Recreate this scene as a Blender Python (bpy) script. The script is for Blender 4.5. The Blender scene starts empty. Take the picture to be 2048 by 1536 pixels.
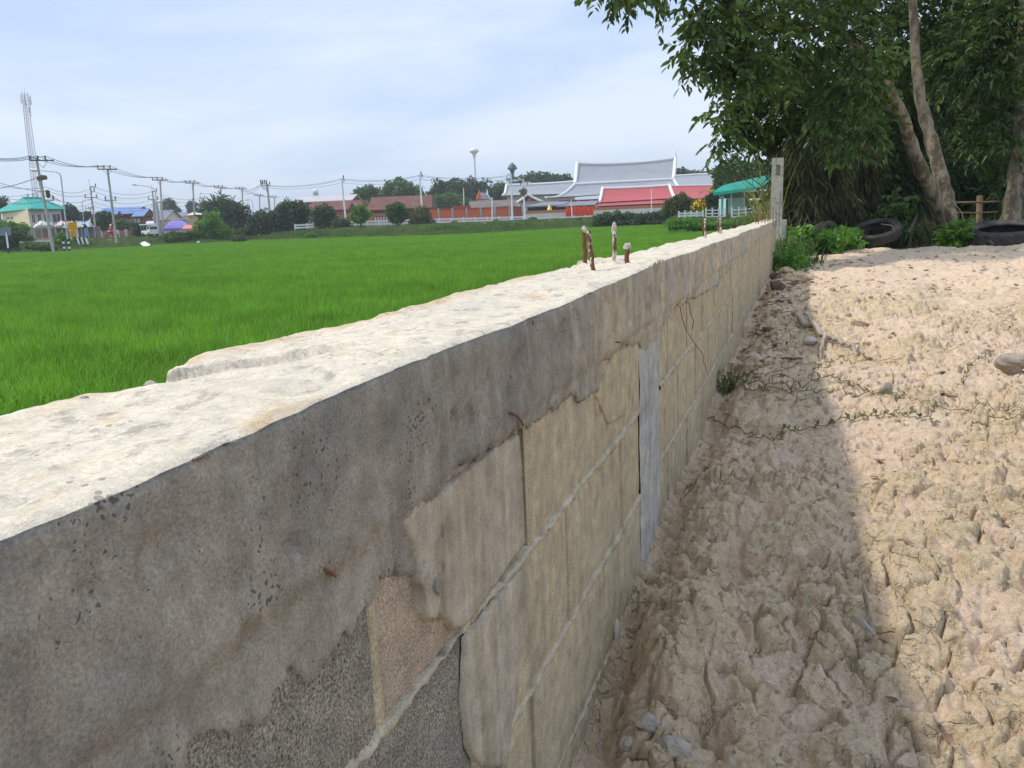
import bpy, math, random
import numpy as np
random.seed(7)
SC = bpy.context.scene
COL = SC.collection
rad = math.radians
# ------------------------------------------------------------------ camera
PITCH, ROLL, YAW, F = 11.73, 2.5, 20.195, 1600.0      # F in pixels of a 2048 px wide frame
def cam_matrix():
    p, r, w = rad(PITCH), rad(ROLL), rad(YAW)
    fwd = np.array([0, math.cos(p), -math.sin(p)]); right = np.array([1., 0, 0]); up = np.cross(right, fwd)
    R = math.cos(r)*right - math.sin(r)*up; U = math.cos(r)*up + math.sin(r)*right
    c, s = math.cos(w), math.sin(w)
    Z = np.array([[c, -s, 0], [s, c, 0], [0, 0, 1]])
    return Z @ np.stack([R, -U, fwd], 1)
M = cam_matrix()
cam_d = bpy.data.cameras.new('camera'); cam_o = bpy.data.objects.new('camera', cam_d); COL.objects.link(cam_o)
cam_d.sensor_width = 36; cam_d.lens = F/2048*36; cam_d.clip_start = 0.02; cam_d.clip_end = 9000
from mathutils import Matrix, Vector
mm = Matrix.Identity(4)
for i in range(3):
    mm[i][0] = M[i, 0]; mm[i][1] = -M[i, 1]; mm[i][2] = -M[i, 2]
cam_o.matrix_world = mm
SC.camera = cam_o
# ------------------------------------------------------------------ light
SUN = np.array([-0.735, -0.14, 1.0]); SUN /= np.linalg.norm(SUN)
EL = math.asin(SUN[2]); AZ = math.atan2(SUN[0], SUN[1])
world = bpy.data.worlds.new('World'); SC.world = world; world.use_nodes = True
nt = world.node_tree; nt.nodes.clear()
def N(t, typ, **kw):
    n = t.nodes.new(typ)
    for k, v in kw.items():
        if k == 'inp':
            for a, b in v.items(): n.inputs[a].default_value = b
        else: setattr(n, k, v)
    return n
out = N(nt, 'ShaderNodeOutputWorld'); bg = N(nt, 'ShaderNodeBackground'); bg.inputs[1].default_value = 0.105
sky = N(nt, 'ShaderNodeTexSky', sky_type='NISHITA', sun_disc=False, sun_elevation=EL, sun_rotation=AZ, air_density=1.0, dust_density=1.0, ozone_density=1.0)
tc = N(nt, 'ShaderNodeTexCoord')
mp = N(nt, 'ShaderNodeMapping'); mp.inputs['Scale'].default_value = (1.0, 1.0, 4.5); mp.inputs['Rotation'].default_value = (0.10, -0.06, 0)
ns = N(nt, 'ShaderNodeTexNoise', inp={'Scale': 1.5, 'Detail': 6.0, 'Roughness': 0.5, 'Distortion': 0.5})
rp = N(nt, 'ShaderNodeValToRGB'); rp.color_ramp.elements[0].position = 0.34; rp.color_ramp.elements[0].color = (0.80, 0.80, 0.80, 1)
rp.color_ramp.elements[1].position = 0.66; rp.color_ramp.elements[1].color = (0.98, 0.98, 0.98, 1)
ns2 = N(nt, 'ShaderNodeTexNoise', inp={'Scale': 1.9, 'Detail': 5.0, 'Roughness': 0.55, 'Distortion': 0.3})
rp2 = N(nt, 'ShaderNodeValToRGB'); rp2.color_ramp.elements[0].position = 0.38; rp2.color_ramp.elements[0].color = (3.85, 4.9, 6.7, 1)
rp2.color_ramp.elements[1].position = 0.64; rp2.color_ramp.elements[1].color = (5.7, 6.35, 7.3, 1)
mx = N(nt, 'ShaderNodeMix', data_type='RGBA')
L = nt.links.new
L(tc.outputs['Generated'], mp.inputs[0]); L(mp.outputs[0], ns.inputs[0]); L(ns.outputs[0], rp.inputs[0])
L(mp.outputs[0], ns2.inputs[0]); L(ns2.outputs[0], rp2.inputs[0])
L(rp.outputs[0], mx.inputs[0]); L(sky.outputs[0], mx.inputs[6]); L(rp2.outputs[0], mx.inputs[7])
L(mx.outputs[2], bg.inputs[0]); L(bg.outputs[0], out.inputs[0])
sd = bpy.data.lights.new('sun', 'SUN'); sd.energy = 2.0; sd.angle = rad(3.0); sd.color = (1.0, 0.93, 0.82)
so = bpy.data.objects.new('sun', sd); COL.objects.link(so)
so.rotation_euler = Vector(-SUN).to_track_quat('-Z', 'Y').to_euler()
SC.view_settings.view_transform = 'Standard'; SC.view_settings.look = 'None'; SC.view_settings.gamma = 1.0
SC.view_settings.use_curve_mapping = False; SC.view_settings.exposure = 0.55
# ------------------------------------------------------------------ places
def ray(px, py): return M @ np.array([(px-1024)/F, (py-768)/F, 1.0])
def at(px, py, D): return ray(px, py)*D
def gp(px, py, z):
    r = ray(px, py); return r*(z/r[2])
def wp(px, py, x=-0.33):
    r = ray(px, py); q = r*(x/r[0]); return q[1], q[2]
# ------------------------------------------------------------------ noise in numpy
_rs = np.random.RandomState(3)
_P = _rs.rand(512, 512)
def vnoise(x, y):
    xi = np.floor(x).astype(int); yi = np.floor(y).astype(int); fx = x-xi; fy = y-yi
    fx = fx*fx*(3-2*fx); fy = fy*fy*(3-2*fy)
    a = _P[xi % 512, yi % 512]; b = _P[(xi+1) % 512, yi % 512]; c = _P[xi % 512, (yi+1) % 512]; d = _P[(xi+1) % 512, (yi+1) % 512]
    return (a*(1-fx)+b*fx)*(1-fy)+(c*(1-fx)+d*fx)*fy-0.5
def fbm(x, y, o=4):
    s = 0; a = 1.
    for k in range(o):
        s = s+a*vnoise(x*2**k+17.3*k, y*2**k+9.1*k); a *= .5
    return s
_J = _rs.rand(256, 256, 3)
def voro(x, y):
    xi = np.floor(x).astype(int); yi = np.floor(y).astype(int)
    f1 = np.full(x.shape, 9.); f2 = np.full(x.shape, 9.); idv = np.zeros(x.shape)
    for i in (-1, 0, 1):
        for j in (-1, 0, 1):
            cx_ = xi+i; cy_ = yi+j; J = _J[cx_ % 256, cy_ % 256]
            d = np.hypot(cx_+J[..., 0]-x, cy_+J[..., 1]-y)
            m = d < f1
            f2 = np.where(m, f1, np.minimum(f2, d)); idv = np.where(m, J[..., 2], idv); f1 = np.where(m, d, f1)
    return f1, f2, idv
def sstep(a, b, x):
    t = np.clip((x-a)/(b-a), 0, 1); return t*t*(3-2*t)
# ------------------------------------------------------------------ object helpers
def tag(o, label=None, cat=None, group=None, kind=None):
    if label: o['label'] = label
    if cat: o['category'] = cat
    if group: o['group'] = group
    if kind: o['kind'] = kind
    return o
def thing(name, label, cat, loc=(0, 0, 0), group=None):
    o = bpy.data.objects.new(name, None); COL.objects.link(o); o.location = tuple(float(v) for v in loc)
    o.empty_display_size = 0.05
    return tag(o, label, cat, group)
def worldloc(o):
    v = Vector((0, 0, 0))
    while o is not None: v = v+o.location; o = o.parent
    return v
def npmesh(name, V, Fc, mat, parent=None, smooth=False, attrs=None, local=False, mats=None, mi=None):
    """V (n,3) world coords; Fc (m,3) or (m,4) ints, or list of tuples"""
    me = bpy.data.meshes.new(name); V = np.asarray(V, dtype=np.float32)
    if parent is not None and not local:
        V = V-np.array(worldloc(parent), dtype=np.float32)
    if isinstance(Fc, np.ndarray):
        k = Fc.shape[1]; me.vertices.add(len(V)); me.vertices.foreach_set('co', V.ravel())
        me.loops.add(Fc.size); me.loops.foreach_set('vertex_index', Fc.ravel().astype(np.int32))
        me.polygons.add(len(Fc)); me.polygons.foreach_set('loop_start', np.arange(0, Fc.size, k, dtype=np.int32))
        me.polygons.foreach_set('loop_total', np.full(len(Fc), k, dtype=np.int32))
    else:
        me.from_pydata([tuple(map(float, v)) for v in V], [], [tuple(f) for f in Fc])
    if attrs:
        for an, av in attrs.items():
            a = me.attributes.new(an, 'FLOAT', 'POINT'); a.data.foreach_set('value', np.asarray(av, dtype=np.float32).ravel())
    if smooth: me.polygons.foreach_set('use_smooth', np.ones(len(me.polygons), dtype=bool))
    me.update(calc_edges=True)
    for m in (mats or [mat]): me.materials.append(m)
    if mi is not None: me.polygons.foreach_set('material_index', np.asarray(mi, dtype=np.int32))
    o = bpy.data.objects.new(name, me); COL.objects.link(o)
    if parent is not None: o.parent = parent
    return o
class MB:
    def __init__(s): s.v = []; s.f = []
    def add(s, V, Fc):
        b = len(s.v); s.v += [tuple(map(float, v)) for v in V]; s.f += [tuple(i+b for i in f) for f in Fc]; return s
    def box(s, c, sx, sy, sz, ax=None):
        """centre c, full sizes along axes ax (3x3 rows)"""
        ax = np.eye(3) if ax is None else np.asarray(ax); c = np.asarray(c, float)
        V = [c+ax[0]*a*sx/2+ax[1]*b*sy/2+ax[2]*d*sz/2 for a in (-1, 1) for b in (-1, 1) for d in (-1, 1)]
        return s.add(V, [(0, 1, 3, 2), (4, 6, 7, 5), (0, 4, 5, 1), (2, 3, 7, 6), (0, 2, 6, 4), (1, 5, 7, 3)])
    def hexa(s, P):  # 8 points: bottom 4 ccw, top 4 ccw
        return s.add(P, [(3, 2, 1, 0), (4, 5, 6, 7), (0, 1, 5, 4), (1, 2, 6, 5), (2, 3, 7, 6), (3, 0, 4, 7)])
    def tube(s, P, R, n=6, cap=True):
        P = [np.asarray(p, float) for p in P]; R = R if hasattr(R, '__len__') else [R]*len(P)
        b = len(s.v); prev = None
        for i, p in enumerate(P):
            t = (P[min(i+1, len(P)-1)]-P[max(i-1, 0)]); t = t/(np.linalg.norm(t)+1e-9)
            if prev is None:
                a = np.array([0, 0, 1.]) if abs(t[2]) < .9 else np.array([1., 0, 0]); u = np.cross(t, a)
            else: u = prev-t*np.dot(prev, t)
            u /= np.linalg.norm(u)+1e-9; prev = u; w = np.cross(t, u)
            for k in range(n):
                a = 2*math.pi*k/n; s.v.append(tuple(p+R[i]*(math.cos(a)*u+math.sin(a)*w)))
        for i in range(len(P)-1):
            for k in range(n):
                s.f.append((b+i*n+k, b+i*n+(k+1) % n, b+(i+1)*n+(k+1) % n, b+(i+1)*n+k))
        if cap:
            s.f.append(tuple(b+k for k in range(n))[::-1]); s.f.append(tuple(b+(len(P)-1)*n+k for k in range(n)))
        return s
    def lathe(s, c, prof, n=16, ax=None):
        c = np.asarray(c, float); ax = np.eye(3) if ax is None else np.asarray(ax); b = len(s.v)
        for r, z in prof:
            for k in range(n):
                a = 2*math.pi*k/n; s.v.append(tuple(c+ax[0]*r*math.cos(a)+ax[1]*r*math.sin(a)+ax[2]*z))
        for i in range(len(prof)-1):
            for k in range(n): s.f.append((b+i*n+k, b+i*n+(k+1) % n, b+(i+1)*n+(k+1) % n, b+(i+1)*n+k))
        return s
    def slab(s, P, th, nrm=None):
        """polygon P (list of 3d points) extruded by th along normal"""
        P = [np.asarray(p, float) for p in P]
        if nrm is None: nrm = np.cross(P[1]-P[0], P[2]-P[0]); nrm = nrm/np.linalg.norm(nrm)
        nrm = np.asarray(nrm, float); n = len(P)
        V = P+[p-nrm*th for p in P]
        return s.add(V, [tuple(range(n)), tuple(range(2*n-1, n-1, -1))]+[(i, i+n, (i+1) % n+n, (i+1) % n) for i in range(n)])
    def build(s, name, mat, parent=None, smooth=False, local=False):
        return npmesh(name, np.array(s.v), s.f, mat, parent, smooth, local=local)
def copy_tree(o, parent=None, loc=None):
    c = o.copy(); COL.objects.link(c); c.parent = parent
    if loc is not None: c.location = tuple(float(v) for v in loc)
    for ch in [x for x in COL.objects if x.parent == o]: copy_tree(ch, c)
    return c
def blob(c, r, seed=0, sub=3, amp=.25, fr=2.0, flat=1.0, sharp=False):
    """noisy rounded lump: verts, faces"""
    n = 6*sub; m = 4*sub; rs = np.random.RandomState(seed); K = rs.randn(7, 3)*fr; ph = rs.rand(7)*6.28
    V = []; Fc = []
    c = np.asarray(c, float); r = np.asarray([r]*3 if not hasattr(r, '__len__') else r, float)
    for i in range(m+1):
        th = math.pi*i/m
        for k in range(n):
            a = 2*math.pi*k/n; d = np.array([math.sin(th)*math.cos(a), math.sin(th)*math.sin(a), math.cos(th)])
            h = np.sin(K @ d+ph)
            if sharp: h = np.round(h*1.2)/1.2
            V.append(c+d*r*(1+amp*h.sum()/3.2))
    for i in range(m):
        for k in range(n): Fc.append((i*n+k, (i+1)*n+k, (i+1)*n+(k+1) % n, i*n+(k+1) % n))
    return V, Fc
# ------------------------------------------------------------------ materials
def mat(name, col, rough=0.8, col2=None, scale=5.0, detail=4, lo=.35, hi=.65, bump=0.0, bscale=30., bdist=.01, stretch=None, metal=0., spec=.3, isl=0.0, transl=0.0, extra=None, world=False):
    m = bpy.data.materials.new(name); m.use_nodes = True; t = m.node_tree; b = t.nodes['Principled BSDF']; l = t.links.new
    col = tuple(min(.82, v*1.22) for v in col); col2 = None if col2 is None else tuple(min(.82, v*1.22) for v in col2)
    b.inputs['Base Color'].default_value = (*col, 1); b.inputs['Roughness'].default_value = rough; b.inputs['Metallic'].default_value = metal
    b.inputs['Specular IOR Level'].default_value = spec
    src = N(t, 'ShaderNodeNewGeometry') if world else N(t, 'ShaderNodeTexCoord')
    vec = src.outputs['Position'] if world else src.outputs['Object']
    if stretch:
        mp_ = N(t, 'ShaderNodeMapping'); mp_.inputs['Scale'].default_value = stretch; l(vec, mp_.inputs[0]); svec = mp_.outputs[0]
    else: svec = vec
    colout = None
    if col2 is not None:
        n = N(t, 'ShaderNodeTexNoise', inp={'Scale': scale, 'Detail': detail, 'Roughness': .6}); l(svec, n.inputs[0])
        r = N(t, 'ShaderNodeMapRange', inp={'From Min': lo, 'From Max': hi}); l(n.outputs[0], r.inputs[0])
        x = N(t, 'ShaderNodeMix', data_type='RGBA'); x.inputs[6].default_value = (*col, 1); x.inputs[7].default_value = (*col2, 1)
        l(r.outputs[0], x.inputs[0]); colout = x.outputs[2]
    if isl:
        g = N(t, 'ShaderNodeNewGeometry'); r = N(t, 'ShaderNodeMapRange', inp={'To Min': 1-isl, 'To Max': 1+isl}); l(g.outputs['Random Per Island'], r.inputs[0])
        h = N(t, 'ShaderNodeHueSaturation'); l(r.outputs[0], h.inputs['Value'])
        r2 = N(t, 'ShaderNodeMapRange', inp={'To Min': .485, 'To Max': .515}); l(g.outputs['Random Per Island'], r2.inputs[0]); l(r2.outputs[0], h.inputs['Hue'])
        if colout: l(colout, h.inputs['Color'])
        else: h.inputs['Color'].default_value = (*col, 1)
        colout = h.outputs[0]
    if colout: l(colout, b.inputs['Base Color'])
    if bump:
        n = N(t, 'ShaderNodeTexNoise', inp={'Scale': bscale, 'Detail': 6., 'Roughness': .65}); l(vec, n.inputs[0])
        bp = N(t, 'ShaderNodeBump', inp={'Strength': bump, 'Distance': bdist}); l(n.outputs[0], bp.inputs['Height']); l(bp.outputs[0], b.inputs['Normal'])
    if transl:
        tr = N(t, 'ShaderNodeBsdfTranslucent'); ms = N(t, 'ShaderNodeMixShader', inp={0: transl})
        if colout:
            h2 = N(t, 'ShaderNodeHueSaturation', inp={'Hue': .48, 'Saturation': 1.1, 'Value': 1.6}); l(colout, h2.inputs['Color']); l(h2.outputs[0], tr.inputs[0])
        else: tr.inputs[0].default_value = (min(1, col[0]*1.8), min(1, col[1]*1.6), col[2], 1)
        o = t.nodes['Material Output']; l(b.outputs[0], ms.inputs[1]); l(tr.outputs[0], ms.inputs[2]); l(ms.outputs[0], o.inputs[0])
    if extra: extra(m, t, b, l, vec)
    return m
def ramp(t, stops, interp='LINEAR'):
    r = N(t, 'ShaderNodeValToRGB'); cr = r.color_ramp; cr.interpolation = interp
    while len(cr.elements) < len(stops): cr.elements.new(0.5)
    for e, (p, c) in zip(cr.elements, stops):
        e.position = p; e.color = (*c, 1) if hasattr(c, '__len__') else (c, c, c, 1)
    return r
def mixc(t, l, fac, a, b, bt='MIX'):
    x = N(t, 'ShaderNodeMix', data_type='RGBA', blend_type=bt)
    for i, v in ((0, fac), (6, a), (7, b)):
        if hasattr(v, 'is_linked') or hasattr(v, 'links'): l(v, x.inputs[i])
        elif i == 0: x.inputs[0].default_value = v
        else: x.inputs[i].default_value = (*v, 1)
    return x.outputs[2]
def noise(t, l, vec, sc, det=5, ro=.6, sx=None, dist=0):
    if sx:
        mp_ = N(t, 'ShaderNodeMapping'); mp_.inputs['Scale'].default_value = sx; l(vec, mp_.inputs[0]); vec = mp_.outputs[0]
    n = N(t, 'ShaderNodeTexNoise', inp={'Scale': sc, 'Detail': det, 'Roughness': ro, 'Distortion': dist}); l(vec, n.inputs[0]); return n.outputs[0]
def rng(t, l, v, a, b, c=0., d=1.):
    r = N(t, 'ShaderNodeMapRange', inp={'From Min': a, 'From Max': b, 'To Min': c, 'To Max': d}); l(v, r.inputs[0]); return r.outputs[0]
def mth(t, l, op, a, b=None):
    n = N(t, 'ShaderNodeMath', operation=op)
    for i, v in ((0, a), (1, b)):
        if v is None: continue
        if hasattr(v, 'links'): l(v, n.inputs[i])
        else: n.inputs[i].default_value = v
    return n.outputs[0]
def cement_mat(name, base, tint, dark, coarse=0.0, streak=0.5, pits=1.0, bumpd=.003, speck=.35, far=None):
    """weathered cement: mottling, vertical run-off streaks, air holes, grit"""
    m = bpy.data.materials.new(name); m.use_nodes = True; t = m.node_tree; b = t.nodes['Principled BSDF']; l = t.links.new
    b.inputs['Roughness'].default_value = .92; b.inputs['Specular IOR Level'].default_value = .2
    g = N(t, 'ShaderNodeNewGeometry'); vec = g.outputs['Position']
    big = rng(t, l, noise(t, l, vec, 3.2, 5, .6), .36, .64)
    c = mixc(t, l, big, base, tint)
    if far:                                                        # yellower plaster farther along; sky light and lens falloff painted in as lighter tone
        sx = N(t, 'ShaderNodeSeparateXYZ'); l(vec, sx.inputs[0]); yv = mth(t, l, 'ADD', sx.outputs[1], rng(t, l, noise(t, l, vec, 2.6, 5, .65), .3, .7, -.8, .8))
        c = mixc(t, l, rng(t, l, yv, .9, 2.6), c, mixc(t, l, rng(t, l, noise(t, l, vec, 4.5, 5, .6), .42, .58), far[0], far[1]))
    st = rng(t, l, noise(t, l, vec, 9., 5, .65, (1, 2.6, .28)), .45, .72)
    c = mixc(t, l, mth(t, l, 'MULTIPLY', st, streak), c, dark)
    st2 = rng(t, l, noise(t, l, vec, 21., 3, .6, (1, 2.2, .12)), .5, .75)
    c = mixc(t, l, mth(t, l, 'MULTIPLY', st2, streak*.6), c, tuple(min(1, v*1.25) for v in tint))
    med = rng(t, l, noise(t, l, vec, 24., 6, .7), .28, .72, .66, 1.30)
    c = mixc(t, l, 1.0, c, med, 'MULTIPLY')
    blot = rng(t, l, noise(t, l, vec, 7., 6, .7, (1, 1, 1.6), .8), .55, .70, 0, .45); c = mixc(t, l, blot, c, dark)
    grit = noise(t, l, vec, 420., 3, .8); gr = rng(t, l, grit, .3, .7, 1-speck, 1+speck)
    c = mixc(t, l, 1.0, c, gr, 'MULTIPLY')
    wn = N(t, 'ShaderNodeTexNoise', inp={'Scale': 120., 'Detail': 2.}); l(vec, wn.inputs[0]); ws = N(t, 'ShaderNodeVectorMath', operation='SCALE'); ws.inputs['Scale'].default_value = .012; l(wn.outputs['Color'], ws.inputs[0])
    wa = N(t, 'ShaderNodeVectorMath', operation='ADD'); l(vec, wa.inputs[0]); l(ws.outputs[0], wa.inputs[1])
    v = N(t, 'ShaderNodeTexVoronoi', inp={'Scale': 170., 'Randomness': 1.}); l(wa.outputs[0], v.inputs['Vector'])
    msk = rng(t, l, noise(t, l, vec, 9., 4, .6), .48, .66, 0., .30*pits)
    pit = mth(t, l, 'LESS_THAN', v.outputs['Distance'], msk)
    v2 = N(t, 'ShaderNodeTexVoronoi', inp={'Scale': 260., 'Randomness': 1.}); l(vec, v2.inputs['Vector'])
    pit2 = mth(t, l, 'LESS_THAN', v2.outputs['Distance'], .12+.14*coarse)
    c = mixc(t, l, mth(t, l, 'MULTIPLY', pit, .7), c, tuple(k*.35 for k in dark))
    l(c, b.inputs['Base Color'])
    h = mth(t, l, 'MULTIPLY', noise(t, l, vec, 26., 6, .7), 1.0)
    h = mth(t, l, 'ADD', h, mth(t, l, 'MULTIPLY', grit, .25+.9*coarse))
    h = mth(t, l, 'SUBTRACT', h, mth(t, l, 'MULTIPLY', pit, 1.3))
    h = mth(t, l, 'SUBTRACT', h, mth(t, l, 'MULTIPLY', pit2, .25+.5*coarse))
    bp = N(t, 'ShaderNodeBump', inp={'Strength': 1.0, 'Distance': bumpd}); l(h, bp.inputs['Height']); l(bp.outputs[0], b.inputs['Normal'])
    return m
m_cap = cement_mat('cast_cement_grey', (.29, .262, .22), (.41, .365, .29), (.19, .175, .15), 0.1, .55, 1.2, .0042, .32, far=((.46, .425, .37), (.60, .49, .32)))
m_block = cement_mat('block_tan', (.51, .415, .27), (.59, .49, .325), (.38, .33, .25), .5, .6, .45, .0026, .4)
m_blockg = cement_mat('block_grey_coarse', (.36, .325, .265), (.42, .375, .30), (.28, .25, .21), 1.6, .15, .1, .0026, 1.0)
m_blockp = cement_mat('block_pinkish_coarse', (.50, .39, .295), (.54, .425, .305), (.38, .31, .235), 1.0, .2, .2, .0022, .6)
m_mortar = cement_mat('mortar_pale', (.48, .41, .295), (.56, .485, .36), (.38, .33, .245), .4, .3, .5, .0016, .35)
m_smear = cement_mat('mortar_smear', (.45, .39, .295), (.56, .49, .385), (.37, .295, .195), .3, 1.0, .3, .003, .25)
m_colm = cement_mat('column_blue_grey', (.44, .435, .41), (.55, .52, .45), (.27, .27, .275), .3, .6, .8, .003, .2)
m_post = cement_mat('precast_post', (.50, .475, .42), (.58, .55, .48), (.42, .39, .34), .2, .4, .2, .0015, .12)

def top_mat():
    m = bpy.data.materials.new('wall_cement'); m.use_nodes = True; t = m.node_tree; b = t.nodes['Principled BSDF']; l = t.links.new
    b.inputs['Roughness'].default_value = .9; b.inputs['Specular IOR Level'].default_value = .2
    g = N(t, 'ShaderNodeNewGeometry'); vec = g.outputs['Position']
    big = rng(t, l, noise(t, l, vec, 5., 5, .65, (1.4, 1., 1)), .38, .62)
    c = mixc(t, l, big, (.78, .69, .55), (.68, .61, .495))
    yel = rng(t, l, noise(t, l, vec, 8., 5, .6, (1.5, .9, 1), .6), .56, .70, 0, .75)
    c = mixc(t, l, yel, c, (.60, .43, .23))
    sx = N(t, 'ShaderNodeSeparateXYZ'); l(vec, sx.inputs[0])
    edge = mth(t, l, 'MULTIPLY', rng(t, l, sx.outputs[0], -.50, -.54), rng(t, l, noise(t, l, vec, 9., 3), .38, .6))
    c = mixc(t, l, mth(t, l, 'MULTIPLY', edge, .7), c, (.58, .40, .20))
    gr = rng(t, l, noise(t, l, vec, 22., 9, .78, (1.8, 1., 1)), .55, .60, 0, .75)
    c = mixc(t, l, gr, c, (.40, .365, .31)); c = mixc(t, l, 1., c, rng(t, l, noise(t, l, vec, 320., 3, .8), .3, .7, .82, 1.14), 'MULTIPLY')
    med = rng(t, l, noise(t, l, vec, 60., 6, .75), .3, .7, .80, 1.15); c = mixc(t, l, 1.0, c, med, 'MULTIPLY')
    v = N(t, 'ShaderNodeTexVoronoi', inp={'Scale': 110., 'Randomness': 1.}); l(vec, v.inputs['Vector'])
    pit = mth(t, l, 'LESS_THAN', v.outputs['Distance'], rng(t, l, noise(t, l, vec, 9., 3), .5, .65, 0, .26))
    c = mixc(t, l, mth(t, l, 'MULTIPLY', pit, .6), c, (.20, .17, .14))
    l(c, b.inputs['Base Color'])
    h = mth(t, l, 'ADD', noise(t, l, vec, 40., 7, .75), mth(t, l, 'MULTIPLY', noise(t, l, vec, 300., 3, .7), .2))
    h = mth(t, l, 'SUBTRACT', h, mth(t, l, 'MULTIPLY', pit, .6))
    bp = N(t, 'ShaderNodeBump', inp={'Strength': 1., 'Distance': .0035}); l(h, bp.inputs['Height']); l(bp.outputs[0], b.inputs['Normal'])
    return m
m_top = top_mat()
def dirt_mat():
    m = bpy.data.materials.new('clay_earth'); m.use_nodes = True; t = m.node_tree; b = t.nodes['Principled BSDF']; l = t.links.new
    b.inputs['Roughness'].default_value = .95; b.inputs['Specular IOR Level'].default_value = .15
    g = N(t, 'ShaderNodeNewGeometry'); vec = g.outputs['Position']
    at_ = N(t, 'ShaderNodeAttribute', attribute_name='lump')
    dw = N(t, 'ShaderNodeVectorMath', operation='SCALE'); nz = N(t, 'ShaderNodeTexNoise', inp={'Scale': 30., 'Detail': 4.}); l(vec, nz.inputs[0])
    l(nz.outputs['Color'], dw.inputs[0]); dw.inputs['Scale'].default_value = .022
    wv = N(t, 'ShaderNodeVectorMath', operation='ADD'); l(vec, wv.inputs[0]); l(dw.outputs[0], wv.inputs[1])
    fac = mth(t, l, 'ADD', at_.outputs['Fac'], rng(t, l, noise(t, l, vec, 16., 6, .7), .2, .8, -.55, .55))
    fac = rng(t, l, fac, .20, .58)
    c = mixc(t, l, fac, (.74, .575, .43), (.65, .515, .34))
    big = rng(t, l, noise(t, l, vec, 1.8, 4), .35, .65); c = mixc(t, l, mth(t, l, 'MULTIPLY', big, .45), c, (.74, .56, .375))
    gry = rng(t, l, noise(t, l, vec, 7., 5), .60, .70, 0, .5); c = mixc(t, l, gry, c, (.70, .63, .53))
    med = rng(t, l, noise(t, l, vec, 55., 7, .75), .28, .72, .80, 1.24); c = mixc(t, l, 1., c, med, 'MULTIPLY')
    fine = rng(t, l, noise(t, l, vec, 260., 4, .85), .3, .7, .76, 1.30); c = mixc(t, l, 1., c, fine, 'MULTIPLY')
    # shrinkage cracks in the clay crust; shade of their depth painted in as brown
    v1 = N(t, 'ShaderNodeTexVoronoi', feature='DISTANCE_TO_EDGE', inp={'Scale': 19.}); l(wv.outputs[0], v1.inputs['Vector'])
    v2 = N(t, 'ShaderNodeTexVoronoi', feature='DISTANCE_TO_EDGE', inp={'Scale': 44.}); l(wv.outputs[0], v2.inputs['Vector'])
    m1 = rng(t, l, noise(t, l, vec, 8., 3), .42, .58); m2 = rng(t, l, noise(t, l, vec, 13., 3), .46, .6)
    k1 = mth(t, l, 'MULTIPLY', rng(t, l, v1.outputs['Distance'], .008, .034, 1, 0), m1)
    k2 = mth(t, l, 'MULTIPLY', rng(t, l, v2.outputs['Distance'], .012, .05, 1, 0), m2)
    k = mth(t, l, 'MAXIMUM', k1, mth(t, l, 'MULTIPLY', k2, .7)); k = mth(t, l, 'MULTIPLY', k, rng(t, l, fac, 0, .6, .25, 1)); k = mth(t, l, 'MULTIPLY', k, rng(t, l, noise(t, l, vec, 34., 3), .44, .56))
    # crumb holes and grit
    v3 = N(t, 'ShaderNodeTexVoronoi', inp={'Scale': 130.}); l(vec, v3.inputs['Vector'])
    p3 = mth(t, l, 'LESS_THAN', v3.outputs['Distance'], rng(t, l, noise(t, l, vec, 17., 3), .42, .66, 0, .30))
    c = mixc(t, l, mth(t, l, 'MULTIPLY', k, .40), c, (.30, .20, .115))
    c = mixc(t, l, mth(t, l, 'MULTIPLY', p3, .55), c, (.22, .15, .10))
    l(c, b.inputs['Base Color'])
    h = mth(t, l, 'ADD', mth(t, l, 'MULTIPLY', noise(t, l, vec, 50., 7, .75), 1.1), mth(t, l, 'MULTIPLY', noise(t, l, vec, 240., 4, .8), .55))
    h = mth(t, l, 'SUBTRACT', h, mth(t, l, 'MULTIPLY', k, .85)); h = mth(t, l, 'SUBTRACT', h, mth(t, l, 'MULTIPLY', p3, .5))
    bp = N(t, 'ShaderNodeBump', inp={'Strength': 1., 'Distance': .0085}); l(h, bp.inputs['Height']); l(bp.outputs[0], b.inputs['Normal'])
    return m
m_dirt = dirt_mat()
m_soil = mat('verge_soil', (.10, .13, .045), .95, (.17, .15, .09), .6, 5, bump=.5, bscale=3, bdist=.2, world=True)
m_paddy = mat('paddy_mud', (.03, .075, .015), .9, (.05, .09, .02), 2., 5, world=True)
m_road = mat('road_asphalt', (.11, .11, .11), .9, (.15, .145, .14), 1.5, 5, world=True)
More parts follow.
